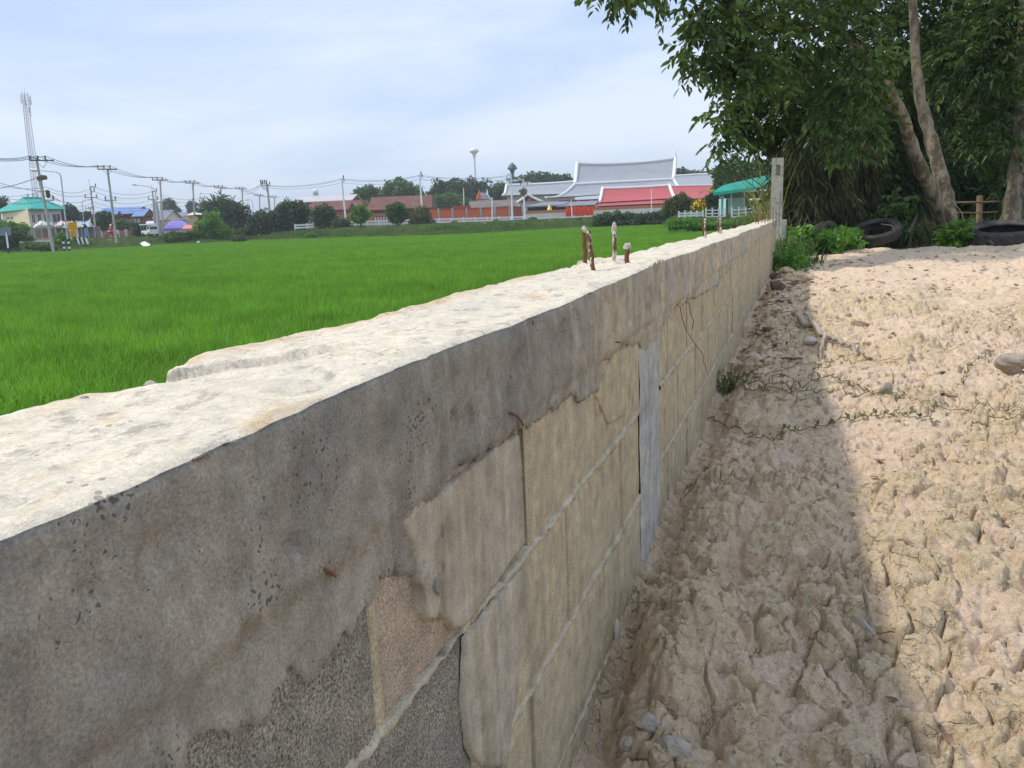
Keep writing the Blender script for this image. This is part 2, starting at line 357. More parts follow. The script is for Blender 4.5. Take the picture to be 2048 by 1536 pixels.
def rice_mat():
    m = bpy.data.materials.new('rice_leaf'); m.use_nodes = True; t = m.node_tree; b = t.nodes['Principled BSDF']; l = t.links.new
    b.inputs['Roughness'].default_value = .55; b.inputs['Specular IOR Level'].default_value = .25
    g = N(t, 'ShaderNodeNewGeometry'); vec = g.outputs['Position']
    a = rng(t, l, noise(t, l, vec, .16, 4, .55, (1, 2.6, 1)), .38, .62)
    c = mixc(t, l, a, (.185, .405, .032), (.235, .485, .042))
    d = rng(t, l, noise(t, l, vec, 1.3, 4, .6), .35, .7, .72, 1.22); c = mixc(t, l, 1., c, d, 'MULTIPLY')
    isl = rng(t, l, g.outputs['Random Per Island'], 0, 1, .62, 1.38); c = mixc(t, l, 1., c, isl, 'MULTIPLY')
    yel = rng(t, l, g.outputs['Random Per Island'], .94, .97, 0, .5); c = mixc(t, l, yel, c, (.26, .42, .08))
    l(c, b.inputs['Base Color'])
    tr = N(t, 'ShaderNodeBsdfTranslucent'); l(c, tr.inputs[0]); ms = N(t, 'ShaderNodeMixShader', inp={0: .35})
    l(b.outputs[0], ms.inputs[1]); l(tr.outputs[0], ms.inputs[2]); l(ms.outputs[0], t.nodes['Material Output'].inputs[0])
    return m
m_rice = rice_mat()
m_leaf_near = mat('leaf_broad', (.034, .066, .018), .5, (.10, .155, .035), 1.6, 4, spec=.32, isl=.55, transl=.22, world=True)
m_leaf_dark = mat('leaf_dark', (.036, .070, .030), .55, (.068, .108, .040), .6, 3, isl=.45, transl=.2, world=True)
m_leaf_mid = mat('leaf_mid', (.055, .11, .03), .6, (.09, .16, .04), .5, 3, isl=.4, transl=.2, world=True)
m_leaf_lite = mat('leaf_light', (.085, .19, .03), .6, (.13, .25, .04), .6, 3, isl=.35, transl=.3, world=True)
m_leaf_blue = mat('leaf_bluish_haze', (.075, .11, .085), .7, (.10, .14, .10), .4, 3, isl=.3, transl=.15, world=True)  # blue-green foliage, with distance haze mixed into the leaf colour
m_leaf_olive = mat('leaf_olive', (.085, .115, .035), .7, (.12, .14, .05), .5, 3, isl=.4, transl=.2, world=True)
m_reed = mat('reed_leaf', (.20, .25, .06), .6, (.30, .29, .12), 2., 3, isl=.4, transl=.3, world=True)
m_bamb = mat('bamboo_leaf', (.048, .068, .028), .6, (.10, .105, .048), 1.0, 3, isl=.5, transl=.2, world=True)
m_dry = mat('dry_stalk', (.22, .17, .10), .8, (.30, .25, .16), 6., 3, isl=.3, world=True)
m_yflow = mat('yellow_flower', (.62, .45, .02), .6, isl=.2)
m_bark = mat('bark', (.13, .105, .07), .9, (.33, .275, .195), 7., 6, lo=.42, hi=.58, bump=1., bscale=16, bdist=.05, stretch=(1, 1, .45))
m_barkd = mat('bark_dark', (.07, .055, .04), .9, (.12, .09, .06), 4., 5)
m_stick = mat('dead_wood', (.40, .34, .28), .85, (.27, .22, .17), 18., 5, bump=.6, bscale=90, bdist=.003)
m_vine = mat('vine_stem', (.17, .12, .06), .8, (.13, .14, .05), 8., 3)
m_vleaf = mat('vine_leaf', (.085, .14, .04), .6, (.16, .16, .06), 12., 3, isl=.4, transl=.25)
m_stone_w = mat('stone_white', (.50, .46, .40), .85, (.40, .35, .29), 30, 5, bump=.5, bscale=60, bdist=.003)
m_lump = mat('cement_lump', (.50, .47, .42), .9, (.36, .33, .29), 90, 5, bump=.9, bscale=220, bdist=.002)
m_stone_g = mat('stone_grey', (.25, .24, .23), .85, (.42, .36, .29), 22, 5, bump=.7, bscale=60, bdist=.004)
m_stone_b = mat('stone_brown', (.20, .165, .14), .85, (.33, .27, .21), 22, 5, bump=.7, bscale=60, bdist=.004)
m_dark = mat('dark_clod', (.075, .052, .042), .9, (.15, .10, .075), 30, 5, bump=.8, bscale=70, bdist=.005)
m_clay = mat('clay_lump', (.50, .39, .24), .95, (.58, .45, .32), 20, 6, bump=.9, bscale=50, bdist=.008)
m_crumb = mat('crumb_brown', (.30, .21, .14), .95, (.50, .39, .28), .9, 3, bump=.3, world=True)
m_rust = mat('rusty_wire', (.12, .055, .035), .85, (.22, .09, .045), 60, 4)
m_tyre = mat('tyre_rubber', (.035, .034, .034), .75, (.085, .078, .07), 9, 5, bump=.3, bscale=40, bdist=.004)
m_conc = mat('pole_concrete', (.36, .34, .31), .9, (.28, .265, .245), 1.0, 4)
m_concw = mat('pole_concrete_white', (.66, .66, .65), .8, (.56, .56, .56), 1.0, 4)
m_metal = mat('galvanised_steel', (.45, .47, .49), .5, (.36, .38, .40), 2., 3, metal=.3)
m_white = mat('white_paint', (.78, .78, .77), .6, (.70, .70, .69), 1., 3)
m_offw = mat('off_white_render', (.60, .59, .57), .8, (.52, .50, .47), .8, 4)
m_black = mat('black_paint', (.03, .03, .03), .6)
m_cable = mat('cable_black', (.07, .075, .085), .6)
m_teal = mat('teal_roof', (.0, .27, .22), .5, (.0, .31, .26), .7, 3)
m_teald = mat('teal_ridge', (.03, .38, .31), .5)
m_cream = mat('cream_wall', (.66, .58, .40), .8, (.60, .52, .36), .6, 4)
m_creamg = mat('pale_wall', (.56, .52, .47), .8, (.50, .46, .41), .6, 4)
m_glass = mat('window_dark', (.06, .07, .085), .25, spec=.6)
m_broof = mat('blue_tile_roof', (.12, .20, .42), .6, (.16, .24, .45), .8, 4)
m_brownw = mat('brown_wood_wall', (.20, .09, .06), .8, (.14, .07, .05), .8, 4)
m_groof = mat('grey_roof', (.17, .18, .21), .8, (.21, .21, .24), .6, 4)
m_silver = mat('silver_temple_roof', (.30, .315, .345), .5, (.265, .28, .31), .35, 4, stretch=(1, 1, 3))
m_redroof = mat('red_temple_roof', (.42, .085, .09), .55, (.37, .075, .08), .4, 4)
m_brroof = mat('brown_tile_roof', (.125, .052, .045), .85, (.165, .078, .062), .45, 5)
m_orange = mat('orange_brick_wall', (.62, .15, .065), .85, (.54, .13, .06), .6, 4)
m_peach = mat('peach_wall', (.48, .19, .115), .85, (.40, .16, .10), .6, 4)
m_cloth = mat('orange_cloth', (.85, .085, .02), .7, (.75, .06, .02), 1.0, 4)
m_redband = mat('red_brown_band', (.36, .10, .07), .8, (.30, .08, .06), .6, 3)
m_gold = mat('gold_leaf', (.75, .50, .12), .35, metal=.6)
m_green_t = mat('tower_green', (.045, .10, .095), .5, (.06, .13, .12), .5, 3)
m_purple = mat('purple_tarp', (.17, .13, .42), .6, (.22, .18, .48), .7, 4)
m_lilac = mat('lilac_tarp', (.45, .44, .58), .6, (.55, .54, .64), .7, 4)
m_salmon = mat('salmon_tarp', (.62, .20, .17), .6)
m_plast = mat('plastic_sheet', (.58, .60, .60), .4, (.40, .43, .42), .5, 6)
m_plastp = mat('plastic_sheet_pink', (.55, .30, .32), .4, (.60, .58, .57), .5, 6)
m_plastb = mat('plastic_sheet_blue', (.14, .30, .42), .4, (.50, .55, .56), .5, 6)
m_yellow = mat('yellow_sign', (.80, .40, .005), .5, (.74, .37, .005), .8, 3)
m_yorange = mat('orange_house_wall', (.70, .36, .04), .8)
m_pinkw = mat('pink_brick_wall', (.42, .20, .14), .85, (.36, .18, .13), 1., 4)
m_bluec = mat('blue_cloth', (.10, .30, .60), .7)
m_bluegrey = mat('sign_back', (.16, .20, .24), .5, (.20, .24, .28), 1., 3)
m_redc = mat('red_shirt', (.62, .08, .07), .8)
m_skin = mat('skin', (.36, .20, .13), .6)
m_mint = mat('mint_wall', (.38, .62, .52), .7, (.33, .56, .47), .7, 4)
m_netg = mat('green_shade_net', (.0, .26, .20), .7, (.0, .20, .16), 1.2, 5)
m_bluepole = mat('blue_pole', (.06, .20, .50), .5)
m_wood = mat('old_wood', (.20, .14, .09), .9, (.28, .20, .13), 3, 5)
m_weed = mat('weed_leaf', (.065, .16, .03), .6, (.12, .26, .045), 1.5, 3, isl=.45, transl=.3, world=True)
m_verge = mat('verge_leaf', (.065, .14, .035), .65, (.14, .20, .06), .25, 5, isl=.4, transl=.25, world=True)
m_debris = mat('dead_leaf', (.13, .075, .05), .85, (.22, .14, .09), 20, 3, isl=.5, world=True)

# ================================================================== GROUND
EDGE_PX = [(-900, 560), (-300, 530), (0, 506), (108, 502), (230, 495), (330, 489), (430, 485), (500, 481), (600, 478), (700, 475), (860, 470), (1000, 464), (1150, 456), (1330, 449), (1400, 455), (1480, 461), (1530, 470)]
_e = [gp(a, b, -1.45) for a, b in EDGE_PX]
E_az = np.array([math.atan2(p[0], p[1]) for p in _e]); E_r = np.array([math.hypot(p[0], p[1]) for p in _e])
_o = np.argsort(E_az); E_az = E_az[_o]; E_r = E_r[_o]
def r_edge(az): return np.interp(az, E_az, E_r)
FIELD, ROADZ = -1.82, -0.42
def terrain(x, y):
    x = np.asarray(x, float); y = np.asarray(y, float)
    az = np.arctan2(x, y); r = np.hypot(x, y)
    t = sstep(0, 9, r-r_edge(az)); z = FIELD+(ROADZ-FIELD)*t
    z = np.where((y < 0) & (x < -1), FIELD, z)
    z = z+np.where(r > 12, .10*fbm(x*.25, y*.25, 3)*t, 0)
    bank = sstep(-2.2, -.6, x)*(y > 0)*sstep(8.5, 10.5, y)
    z = z*(1-bank)+(-.78)*bank
    near = (x > -.44) & (y <= 10.5)
    return np.where(near, -1.25, z)
azs = np.concatenate([np.linspace(-180, -60, 50)[:-1], np.linspace(-60, 35, 330)[:-1], np.linspace(35, 180, 60)[:-1]])*math.pi/180
rr = np.concatenate([np.geomspace(.4, 60, 130), np.linspace(60.6, 140, 130), np.geomspace(142, 2500, 44)])
A, Rr = np.meshgrid(azs, rr); X = Rr*np.sin(A); Y = Rr*np.cos(A); Zt = terrain(X, Y)
n1, n0 = X.shape
idx = np.arange(n1*n0).reshape(n1, n0); nx = np.roll(idx, -1, axis=1)
Fc = np.stack([idx[:-1], nx[:-1], nx[1:], idx[1:]], -1).reshape(-1, 4)[:, ::-1]
cc = np.stack([X, Y], -1).reshape(-1, 2)
npmesh('ground', np.stack([X, Y, Zt], -1).reshape(-1, 3), np.ascontiguousarray(Fc), m_soil, smooth=True)['kind'] = 'structure'
# --- clay platform to the right of the wall
_yk = [-3, .6, 1.3, 2.0, 3.3, 5.7, 10, 14]; _zk = [-.90, -.90, -.875, -.815, -.76, -.69, -.70, -.70]
def dirt_h(x, y, full=False, fine=True):
    x = np.asarray(x, float); y = np.asarray(y, float)
    b = np.interp(y, _yk, _zk)
    b = b+.085*sstep(0, 1.2, x+.33)*np.exp(-((y-2.4)/2.5)**2)*.4
    wx = x+.030*fbm(x*7, y*7, 3)+.0045*fbm(x*40, y*40, 2); wy = y+.030*fbm(x*7+40, y*7+7, 3)+.0045*fbm(x*40+9, y*40, 2)
    h = .075*fbm(x*1.6+3, y*1.1+8, 3)
    # hollows and crests
    h = h+.045*np.exp(-((y-2.62)/.16)**2)*np.exp(-((x-.0)/.22)**2)
    h = h+.040*np.exp(-((y-3.45)/.28)**2)
    h = h-.045*np.exp(-((x-.17)/.10)**2-((y-2.25)/.30)**2)
    h = h-.05*np.exp(-((x+.30)/.05)**2)*(1+.8*vnoise(y*5, x*0+2.2))
    h = h+.075*sstep(-.315, -.27, x)*np.exp(-((x+.22)/.10)**2-((y-1.42)/.16)**2)-.05*np.exp(-((x+.12)/.035)**2-((y-1.22)/.035)**2)
    h = h+.05*np.exp(-((x+.08)/.22)**2-((y-2.15)/.22)**2)
    f1, f2, i1 = voro(wx*7.5, wy*6.5); l1 = np.clip(1-f1*1.15, 0, 1)**.42
    e1 = sstep(.0, .22, f2-f1)
    m = sstep(-.34, .0, fbm(x*1.9+11, y*1.9+5, 2))*sstep(9, 5.0, y)*.8+.2
    lum = l1*e1*m*(.45+.75*i1)
    f1b, f2b, i2 = voro(wx*17+5, wy*15+2); l2 = np.clip(1-f1b*1.2, 0, 1)**.7*sstep(0, .25, f2b-f1b)
    m2 = sstep(-.3, .2, fbm(x*3+1, y*3+25, 2))*sstep(9, 5, y)
    h = h+.030*lum+.019*l2*m2*(.3+i2)
    g1, g2, i4 = voro(wx*14.5+31, wy*14+17); gap = sstep(.13, .0, g2-g1)*sstep(-.12, .12, fbm(x*5+2, y*5+60, 2))*sstep(8, 4, y); h = h+.016*(i4-.5)*sstep(8, 4, y)-.024*gap
    f1c, f2c, i3 = voro(wx*36+9, wy*33+4); h = h+.0062*np.clip(1-f1c*1.2, 0, 1)**.7*sstep(0, .3, f2c-f1c)*sstep(7, 3, y)
    if fine:
        h = h+.013*fbm(x*16, y*16, 4)+.007*np.abs(fbm(x*48, y*48, 4))+.006*fbm(x*95, y*95, 2)*sstep(7, 3, y)
        h = h+.040*fbm(x*4.5+9, y*6, 5)*sstep(2.6, 4.5, y)
        # crumb pits
        q = sstep(.30, .40, fbm(x*9+77, y*9+31, 3)); h = h-.020*q
    if full: return b+h, lum*1.1+.25*l2*m2
    return b+h
ys = np.concatenate([np.linspace(-3, .55, 40)[:-1], np.geomspace(.55, 15, 1060)])
uu = np.concatenate([np.linspace(0, 1, 560)[:-1], 1+np.geomspace(.004, 1, 60)-.004])
U, Yg = np.meshgrid(uu, ys)
xe = .62+.42*np.clip(Yg, 0, 20)
X = np.where(U <= 1, -.345+U*(xe+.345), xe+(U-1)*(22-xe)); X = X+0*Yg
Hh, Lm = dirt_h(X, Yg, True)
edge_f = sstep(13.2, 15, Yg); Hh = Hh*(1-edge_f)+(-1.0)*edge_f
n1, n0 = X.shape; idx = np.arange(n1*n0).reshape(n1, n0)
Fc = np.stack([idx[:-1, :-1], idx[:-1, 1:], idx[1:, 1:], idx[1:, :-1]], -1).reshape(-1, 4)
npmesh('clay_ground', np.stack([X, Yg, Hh], -1).reshape(-1, 3), Fc, m_dirt, smooth=True, attrs={'lump': Lm})['kind'] = 'structure'
def hit(px, py):
    r = ray(px, py); t = .5
    lo, hi = .3, 16
    ts = np.linspace(.3, 16, 700); P = r[None]*ts[:, None]; d = P[:, 2]-dirt_h(P[:, 0], P[:, 1], fine=False)
    k = int(np.argmax(d < 0)); lo, hi = ts[max(k-1, 0)], ts[k]
    for _ in range(16):
        m_ = (lo+hi)/2; p = r*m_
        if p[2] > float(dirt_h(p[0], p[1], fine=False)): lo = m_
        else: hi = m_
    return r*lo
def dz(x, y): return float(dirt_h(np.array([x]), np.array([y]))[0])
# --- road behind the verge (arc that follows the field edge)
RO_IN, RO_OUT = 15.0, 22.0
aa = np.linspace(E_az[0], math.atan2(*at(1180, 440, 100)[:2]), 90)
V = []
for a in aa:
    for k in range(5):
        r = r_edge(a)+RO_IN+(RO_OUT-RO_IN)*k/4; V.append((r*math.sin(a), r*math.cos(a), ROADZ+.06+.05*(1-abs(k-2)/2)))
Fc = [(i*5+k, i*5+k+1, (i+1)*5+k+1, (i+1)*5+k) for i in range(len(aa)-1) for k in range(4)]
npmesh('road', V, Fc, m_road)['kind'] = 'structure'

# ------------------------------------------------------------------ instanced stuff
def scatter(name, pts, scales, rots, src, m_, label, cat, normals=None):
    me = bpy.data.meshes.new(name); me.vertices.add(len(pts)); me.vertices.foreach_set('co', np.asarray(pts, dtype=np.float32).ravel())
    a = me.attributes.new('sc', 'FLOAT', 'POINT'); a.data.foreach_set('value', np.asarray(scales, dtype=np.float32))
    a = me.attributes.new('rz', 'FLOAT', 'POINT'); a.data.foreach_set('value', np.asarray(rots, dtype=np.float32))
    me.materials.append(m_)
    o = bpy.data.objects.new(name, me); COL.objects.link(o)
    ng = bpy.data.node_groups.new(name, 'GeometryNodeTree')
    ng.interface.new_socket('Geometry', in_out='INPUT', socket_type='NodeSocketGeometry')
    ng.interface.new_socket('Geometry', in_out='OUTPUT', socket_type='NodeSocketGeometry')
    gi = ng.nodes.new('NodeGroupInput'); go = ng.nodes.new('NodeGroupOutput')
    iop = ng.nodes.new('GeometryNodeInstanceOnPoints'); oi = ng.nodes.new('GeometryNodeObjectInfo'); oi.inputs[0].default_value = src
    m2p = ng.nodes.new('GeometryNodeMeshToPoints')
    s1 = ng.nodes.new('GeometryNodeInputNamedAttribute'); s1.data_type = 'FLOAT'; s1.inputs[0].default_value = 'sc'
    s2 = ng.nodes.new('GeometryNodeInputNamedAttribute'); s2.data_type = 'FLOAT'; s2.inputs[0].default_value = 'rz'
    cx_ = ng.nodes.new('ShaderNodeCombineXYZ'); l = ng.links.new
    l(gi.outputs[0], m2p.inputs['Mesh']); l(m2p.outputs[0], iop.inputs['Points']); l(oi.outputs['Geometry'], iop.inputs['Instance'])
    l(s2.outputs[0], cx_.inputs[2]); l(cx_.outputs[0], iop.inputs['Rotation']); l(s1.outputs[0], iop.inputs['Scale']); l(iop.outputs[0], go.inputs[0])
    md = o.modifiers.new('scatter', 'NODES'); md.node_group = ng
    tag(o, label, cat, kind='stuff'); return o
def blades(n, rad_, hmin, hmax, w, bend, seed, disc=True, segs=3, name='tuft', m_=None):
    rs = np.random.RandomState(seed)
    r = rad_*np.sqrt(rs.rand(n)); a = rs.rand(n)*6.283; bx = r*np.cos(a); by = r*np.sin(a)
    h = hmin+(hmax-hmin)*rs.rand(n); az = rs.rand(n)*6.283; be = bend*(.3+rs.rand(n)**2*1.4); fa = az+1.57+rs.randn(n)*.4
    V = np.zeros((n, 2*segs+1, 3)); 
    for k in range(segs):
        t = k/segs; off = be*h*t**2; ww = w*(1-.55*t)*(.7+.6*rs.rand(n)) if k == 0 else w*(1-.5*t)
        px_ = bx+off*np.cos(az); py_ = by+off*np.sin(az); pz = h*t*(1-.25*be*t)
        V[:, 2*k, :] = np.stack([px_-ww/2*np.cos(fa), py_-ww/2*np.sin(fa), pz], -1)
        V[:, 2*k+1, :] = np.stack([px_+ww/2*np.cos(fa), py_+ww/2*np.sin(fa), pz], -1)
    off = be*h; V[:, -1, :] = np.stack([bx+off*np.cos(az), by+off*np.sin(az), h*(1-.35*be)], -1)
    b0 = (np.arange(n)*(2*segs+1))[:, None]; T = []
    for k in range(segs-1):
        T += [[2*k, 2*k+1, 2*k+3], [2*k, 2*k+3, 2*k+2]]
    T += [[2*segs-2, 2*segs-1, 2*segs]]
    T = np.array(T); Fc = (b0[:, :, None]+T[None]).reshape(-1, 3)
    o = npmesh(name, V.reshape(-1, 3), Fc, m_, None); COL.objects.unlink(o); return o
rs = np.random.RandomState(5)
src = blades(900, .72, .28, .54, .013, .45, 11, m_=m_rice, name='rice_tuft_mesh')
g = .80; gx, gy = np.meshgrid(np.arange(-125, -.9, g), np.arange(.5, 112, g)); gx = gx.ravel()+rs.uniform(-.3, .3, gx.size); gy = gy.ravel()+rs.uniform(-.3, .3, gy.size)
az = np.arctan2(gx, gy); r = np.hypot(gx, gy)
ok = (r < r_edge(az)-.5) & (gx < -1.15-.0*gy) & (az > rad(-62)) & (az < rad(0.5)) & ~((gy > 10) & (gx > -2.8))
gx, gy = gx[ok], gy[ok]; pz = np.full(gx.size, FIELD)
sc = .88+.22*(vnoise(gx*.12, gy*.25)+.5)+rs.uniform(-.08, .08, gx.size)
scatter('rice_plants', np.stack([gx, gy, pz], -1), sc, rs.rand(gx.size)*6.283, src, m_rice, 'dense bright green young rice plants filling the flat field beyond the wall', 'rice')
# verge weeds
src = blades(420, .9, .18, .75, .07, .8, 12, m_=m_verge, name='weed_tuft_mesh', segs=3)
pts = []; vs = []
for i in range(5600):
    a = rs.uniform(E_az[0]+.2, rad(-1.0)); rr_ = r_edge(a)+rs.uniform(0, 1)**1.1*14; x, y = rr_*math.sin(a), rr_*math.cos(a)
    if x > -2.5 and y < 16: continue
    pts.append((x, y, float(terrain(x, y))-.03)); vs.append(rs.uniform(.5, 1.15)*(1-.72*float(sstep(3.5, 8, rr_-r_edge(a)))))
scatter('verge_weeds', pts, vs, rs.rand(len(pts))*6.28, src, m_verge, 'mixed green weeds and grass on the bank between rice field and road', 'weeds')

# ================================================================== THE BLOCK WALL
WX, WL = -0.33, -0.545
wall = thing('block_wall', 'unfinished concrete block wall with rough cement top running beside the rice field', 'wall', (WX, 1.0, -.8))
low_px = [(363, 1536), (379, 1496), (414, 1477), (469, 1461), (504, 1455), (527, 1434), (535, 1398), (559, 1363), (562, 1344), (578, 1328), (584, 1346), (605, 1365), (617, 1332), (664, 1289), (682, 1258), (703, 1258), (727, 1234), (748, 1200), (756, 1154), (808, 1148), (824, 1156), (837, 1195), (840, 1233), (846, 1225), (815, 1150), (806, 1083), (790, 1040), (822, 1031), (830, 992), (848, 1006), (868, 983), (894, 955), (945, 919), (976, 903), (1007, 873), (1032, 857), (1060, 862), (1088, 834), (1123, 803), (1141, 789), (1162, 803), (1193, 778), (1200, 718), (1218, 718), (1229, 700), (1274, 683), (1284, 705), (1295, 690), (1313, 669), (1352, 610), (1390, 595), (1436, 570), (1446, 552), (1475, 522)]
LY, LZ = zip(*[wp(a, b) for a, b in low_px]); LY = np.maximum.accumulate(np.array(LY)+np.arange(len(LY))*1e-4); LZ = np.array(LZ)
def cap_low(y):
    z = np.interp(y, LY, LZ, left=LZ[0]-.03, right=-.26)
    z = z+.009*fbm(y*22, y*0+3, 3)+.009*fbm(y*95, y*0+8, 3)
    return np.where(y > LY[-1], -.27+.025*fbm(y*3, y*0+1.5, 3), z)
def cap_top(y):
    base = np.interp(y, [-1, .3, .6, 1.06, 1.9, 3.5, 6.8, 9.0, 11], [-.127, -.126, -.119, -.124, -.119, -.132, -.15, -.158, -.158])
    return base+.0022*fbm(y*9, y*0+.7, 3)+.011*fbm(y*1.9+3, y*0+4.1, 2)*sstep(1.5, 4, y)
def cap_left(y): return np.interp(y, [-1, .25, .40, .475, .50, .523, .549, .618, .706, .884, 1.18, 1.5, 1.75, 1.82, 1.95, 2.8, 3.8, 5.6, 8.2, 11], [-.548, -.543, -.541, -.541, -.515, -.505, -.522, -.545, -.556, -.545, -.55, -.556, -.54, -.512, -.515, -.506, -.50, -.50, -.49, -.49])+.007*fbm(y*7+1, y*0+6.6, 3)+.004*fbm(y*30, y*0+2.6, 3)
yy = np.concatenate([np.linspace(-1.2, .1, 60)[:-1], np.geomspace(.1, 10.6, 1150)])
NT, NF = 34, 22
prof = []; 
top = cap_top(yy); low = cap_low(yy); lf = cap_left(yy)
rightx = WX+.006+.004*fbm(yy*6, yy*0+9.3, 3)+.003*fbm(yy*40, yy*0+9.3, 2)
cols_ = []
cols_.append(np.stack([lf-.004, yy, np.full_like(yy, -.62)], -1)); cols_.append(np.stack([lf-.006, yy, top-.06], -1)); cols_.append(np.stack([lf-.002, yy, top-.012], -1))
for k in range(NT):
    t = k/(NT-1); x = lf+(rightx-lf)*t
    ed = np.minimum(t, 1-t); rnd = .003*(1-sstep(0, .03, ed))
    xs_ = np.interp(yy, [.50, .56, .62, .70, .85, 1.1], [-.525, -.50, -.455, -.42, -.385, -.30])+.010*fbm(yy*30, yy*0+2, 4)+.012*fbm(yy*9, yy*0+5, 2)
    step_ = .0062*sstep(-.004, .003, xs_-x+.004*fbm(x*90, yy*90, 3))*sstep(.49, .52, yy)*sstep(.80, .60, yy)+.007*np.abs(fbm(x*110, yy*110, 3))*np.exp(-((x-xs_+.008)/.014)**2)*sstep(.5, .53, yy)*sstep(.76, .62, yy)
    rough = (.0040*fbm(x*34, yy*26, 5)+.006*fbm(x*8, yy*5, 2))*(1-.75*sstep(.85, 1, t))
    crk = -.006*np.exp(-((x-xs_-.004)/.004)**2)*sstep(.5, .53, yy)*sstep(.74, .58, yy)
    debr = .016*np.clip(fbm(x*70+3, yy*60, 4)-.05, 0, .3)*np.exp(-((yy-1.93)/.13)**2)*2
    cols_.append(np.stack([x, yy, top+rough+step_+crk+debr-rnd], -1))
G = np.stack(cols_, 1); n1, n0 = G.shape[:2]; idx = np.arange(n1*n0).reshape(n1, n0)
Fc = np.stack([idx[:-1, :-1], idx[:-1, 1:], idx[1:, 1:], idx[1:, :-1]], -1).reshape(-1, 4)
npmesh('coping_top', G.reshape(-1, 3), Fc, m_top, wall, smooth=True)
# trowelled side of the coping: rows at fixed heights, cut off along its ragged lower edge
NF = 74; cols_ = [G[:, -1, :].copy()]; zg = np.linspace(0, -.475, NF); step_z = top-.004; lowc = low
for k in range(NF):
    z = np.maximum(top-.0015+zg[k], lowc); cut = (top-.0015+zg[k]) <= lowc
    ledge = .0028*np.tanh((z+.245+.02*vnoise(yy*2, yy*0)+.006*fbm(yy*14, yy*0+1, 3))/.004)
    bulge = .0050*fbm(yy*7+2, z*9, 3)+.0036*fbm(yy*38, z*38, 4)+.0010*fbm(yy*150, z*150, 2)*sstep(2.5, 1.2, yy)
    chip = -.005*sstep(.30, .42, fbm(yy*24+60, z*24+3, 3))
    cols_.append(np.stack([rightx+.0008+(bulge+ledge+chip)*min(1, .25+k*.25)-.003*cut, yy, z], -1))
cols_.append(np.stack([rightx-.02, yy, low-.003], -1))
G = np.stack(cols_, 1); n1, n0 = G.shape[:2]; idx = np.arange(n1*n0).reshape(n1, n0)
Fc = np.stack([idx[:-1, :-1], idx[:-1, 1:], idx[1:, 1:], idx[1:, :-1]], -1).reshape(-1, 4)
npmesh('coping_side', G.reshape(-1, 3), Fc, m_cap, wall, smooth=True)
# blocks
rows = [(-.4285, -.238, .545), (-.6315, -.4375, .742), (-.8345, -.6405, .545), (-1.034, -.8435, .742)]
COLY = [(1.72, 1.97), (4.22, 4.47), (6.72, 6.97), (9.35, 9.60)]
PIT = .396
bl_cache = {}
def block_mesh(L_, seed, mt):
    key = (round(L_, 3), seed, mt.name)
    if key in bl_cache: return bl_cache[key]
    H_ = .194; T_ = .12; nu, nv = 14, 8; rs_ = np.random.RandomState(seed)
    V = []; b = .005
    for j in range(nv+1):
        for i in range(nu+1):
            u = i/nu; v = j/nv; e = min(u*L_, (1-u)*L_, v*H_, (1-v)*H_)
            V.append((-.0 - (.0028*(1-min(e/b, 1))) + .0007*rs_.randn()*(e > 0), -L_/2+u*L_+(.0012*rs_.randn() if e == 0 else 0), -H_/2+v*H_+(.0012*rs_.randn() if e == 0 else 0)))
    Fc = [(j*(nu+1)+i, j*(nu+1)+i+1, (j+1)*(nu+1)+i+1, (j+1)*(nu+1)+i) for j in range(nv) for i in range(nu)]
    n = len(V); V += [(-T_, -L_/2, -H_/2), (-T_, L_/2, -H_/2), (-T_, L_/2, H_/2), (-T_, -L_/2, H_/2)]
    bot = list(range(nu+1)); tp = [nv*(nu+1)+i for i in range(nu+1)]; lft = [j*(nu+1) for j in range(nv+1)]; rgt = [j*(nu+1)+nu for j in range(nv+1)]
    Fc += [tuple([n, n+1]+bot[::-1]), tuple([n+2, n+3]+tp), tuple([n+3, n]+lft), tuple([n+1, n+2]+rgt[::-1])]
    me = bpy.data.meshes.new('block'); me.from_pydata(V, [], Fc); me.materials.append(mt)
    bl_cache[key] = me; return me
rs_b = np.random.RandomState(21)
for ri, (z0, z1, ph) in enumerate(rows):
    k = -3
    while True:
        a = ph+PIT*k; b = a+PIT-.014; k += 1
        if a > 10.2: break
        for c0, c1 in COLY:
            if a < c0 < b: b = c0-.008
            elif c0 <= a < c1: a = c1+.008
        if b-a < .05: continue
        mt = m_block
        if ri == 0 and b < .6: mt = m_blockg
        elif ri == 0 and a < .7: mt = m_blockp
        elif ri == 1 and b < .8: mt = m_blockg
        elif ri == 1 and a < .8: mt = m_block
        elif ri >= 2 and b < .62: mt = m_blockg
        me = block_mesh(b-a, int(rs_b.randint(5)), mt)
        o = bpy.data.objects.new('block', me); COL.objects.link(o); o.parent = wall
        o.location = (float(rs_b.uniform(-.0025, .0015)-.002), (a+b)/2-1.0, (z0+z1)/2+.8)
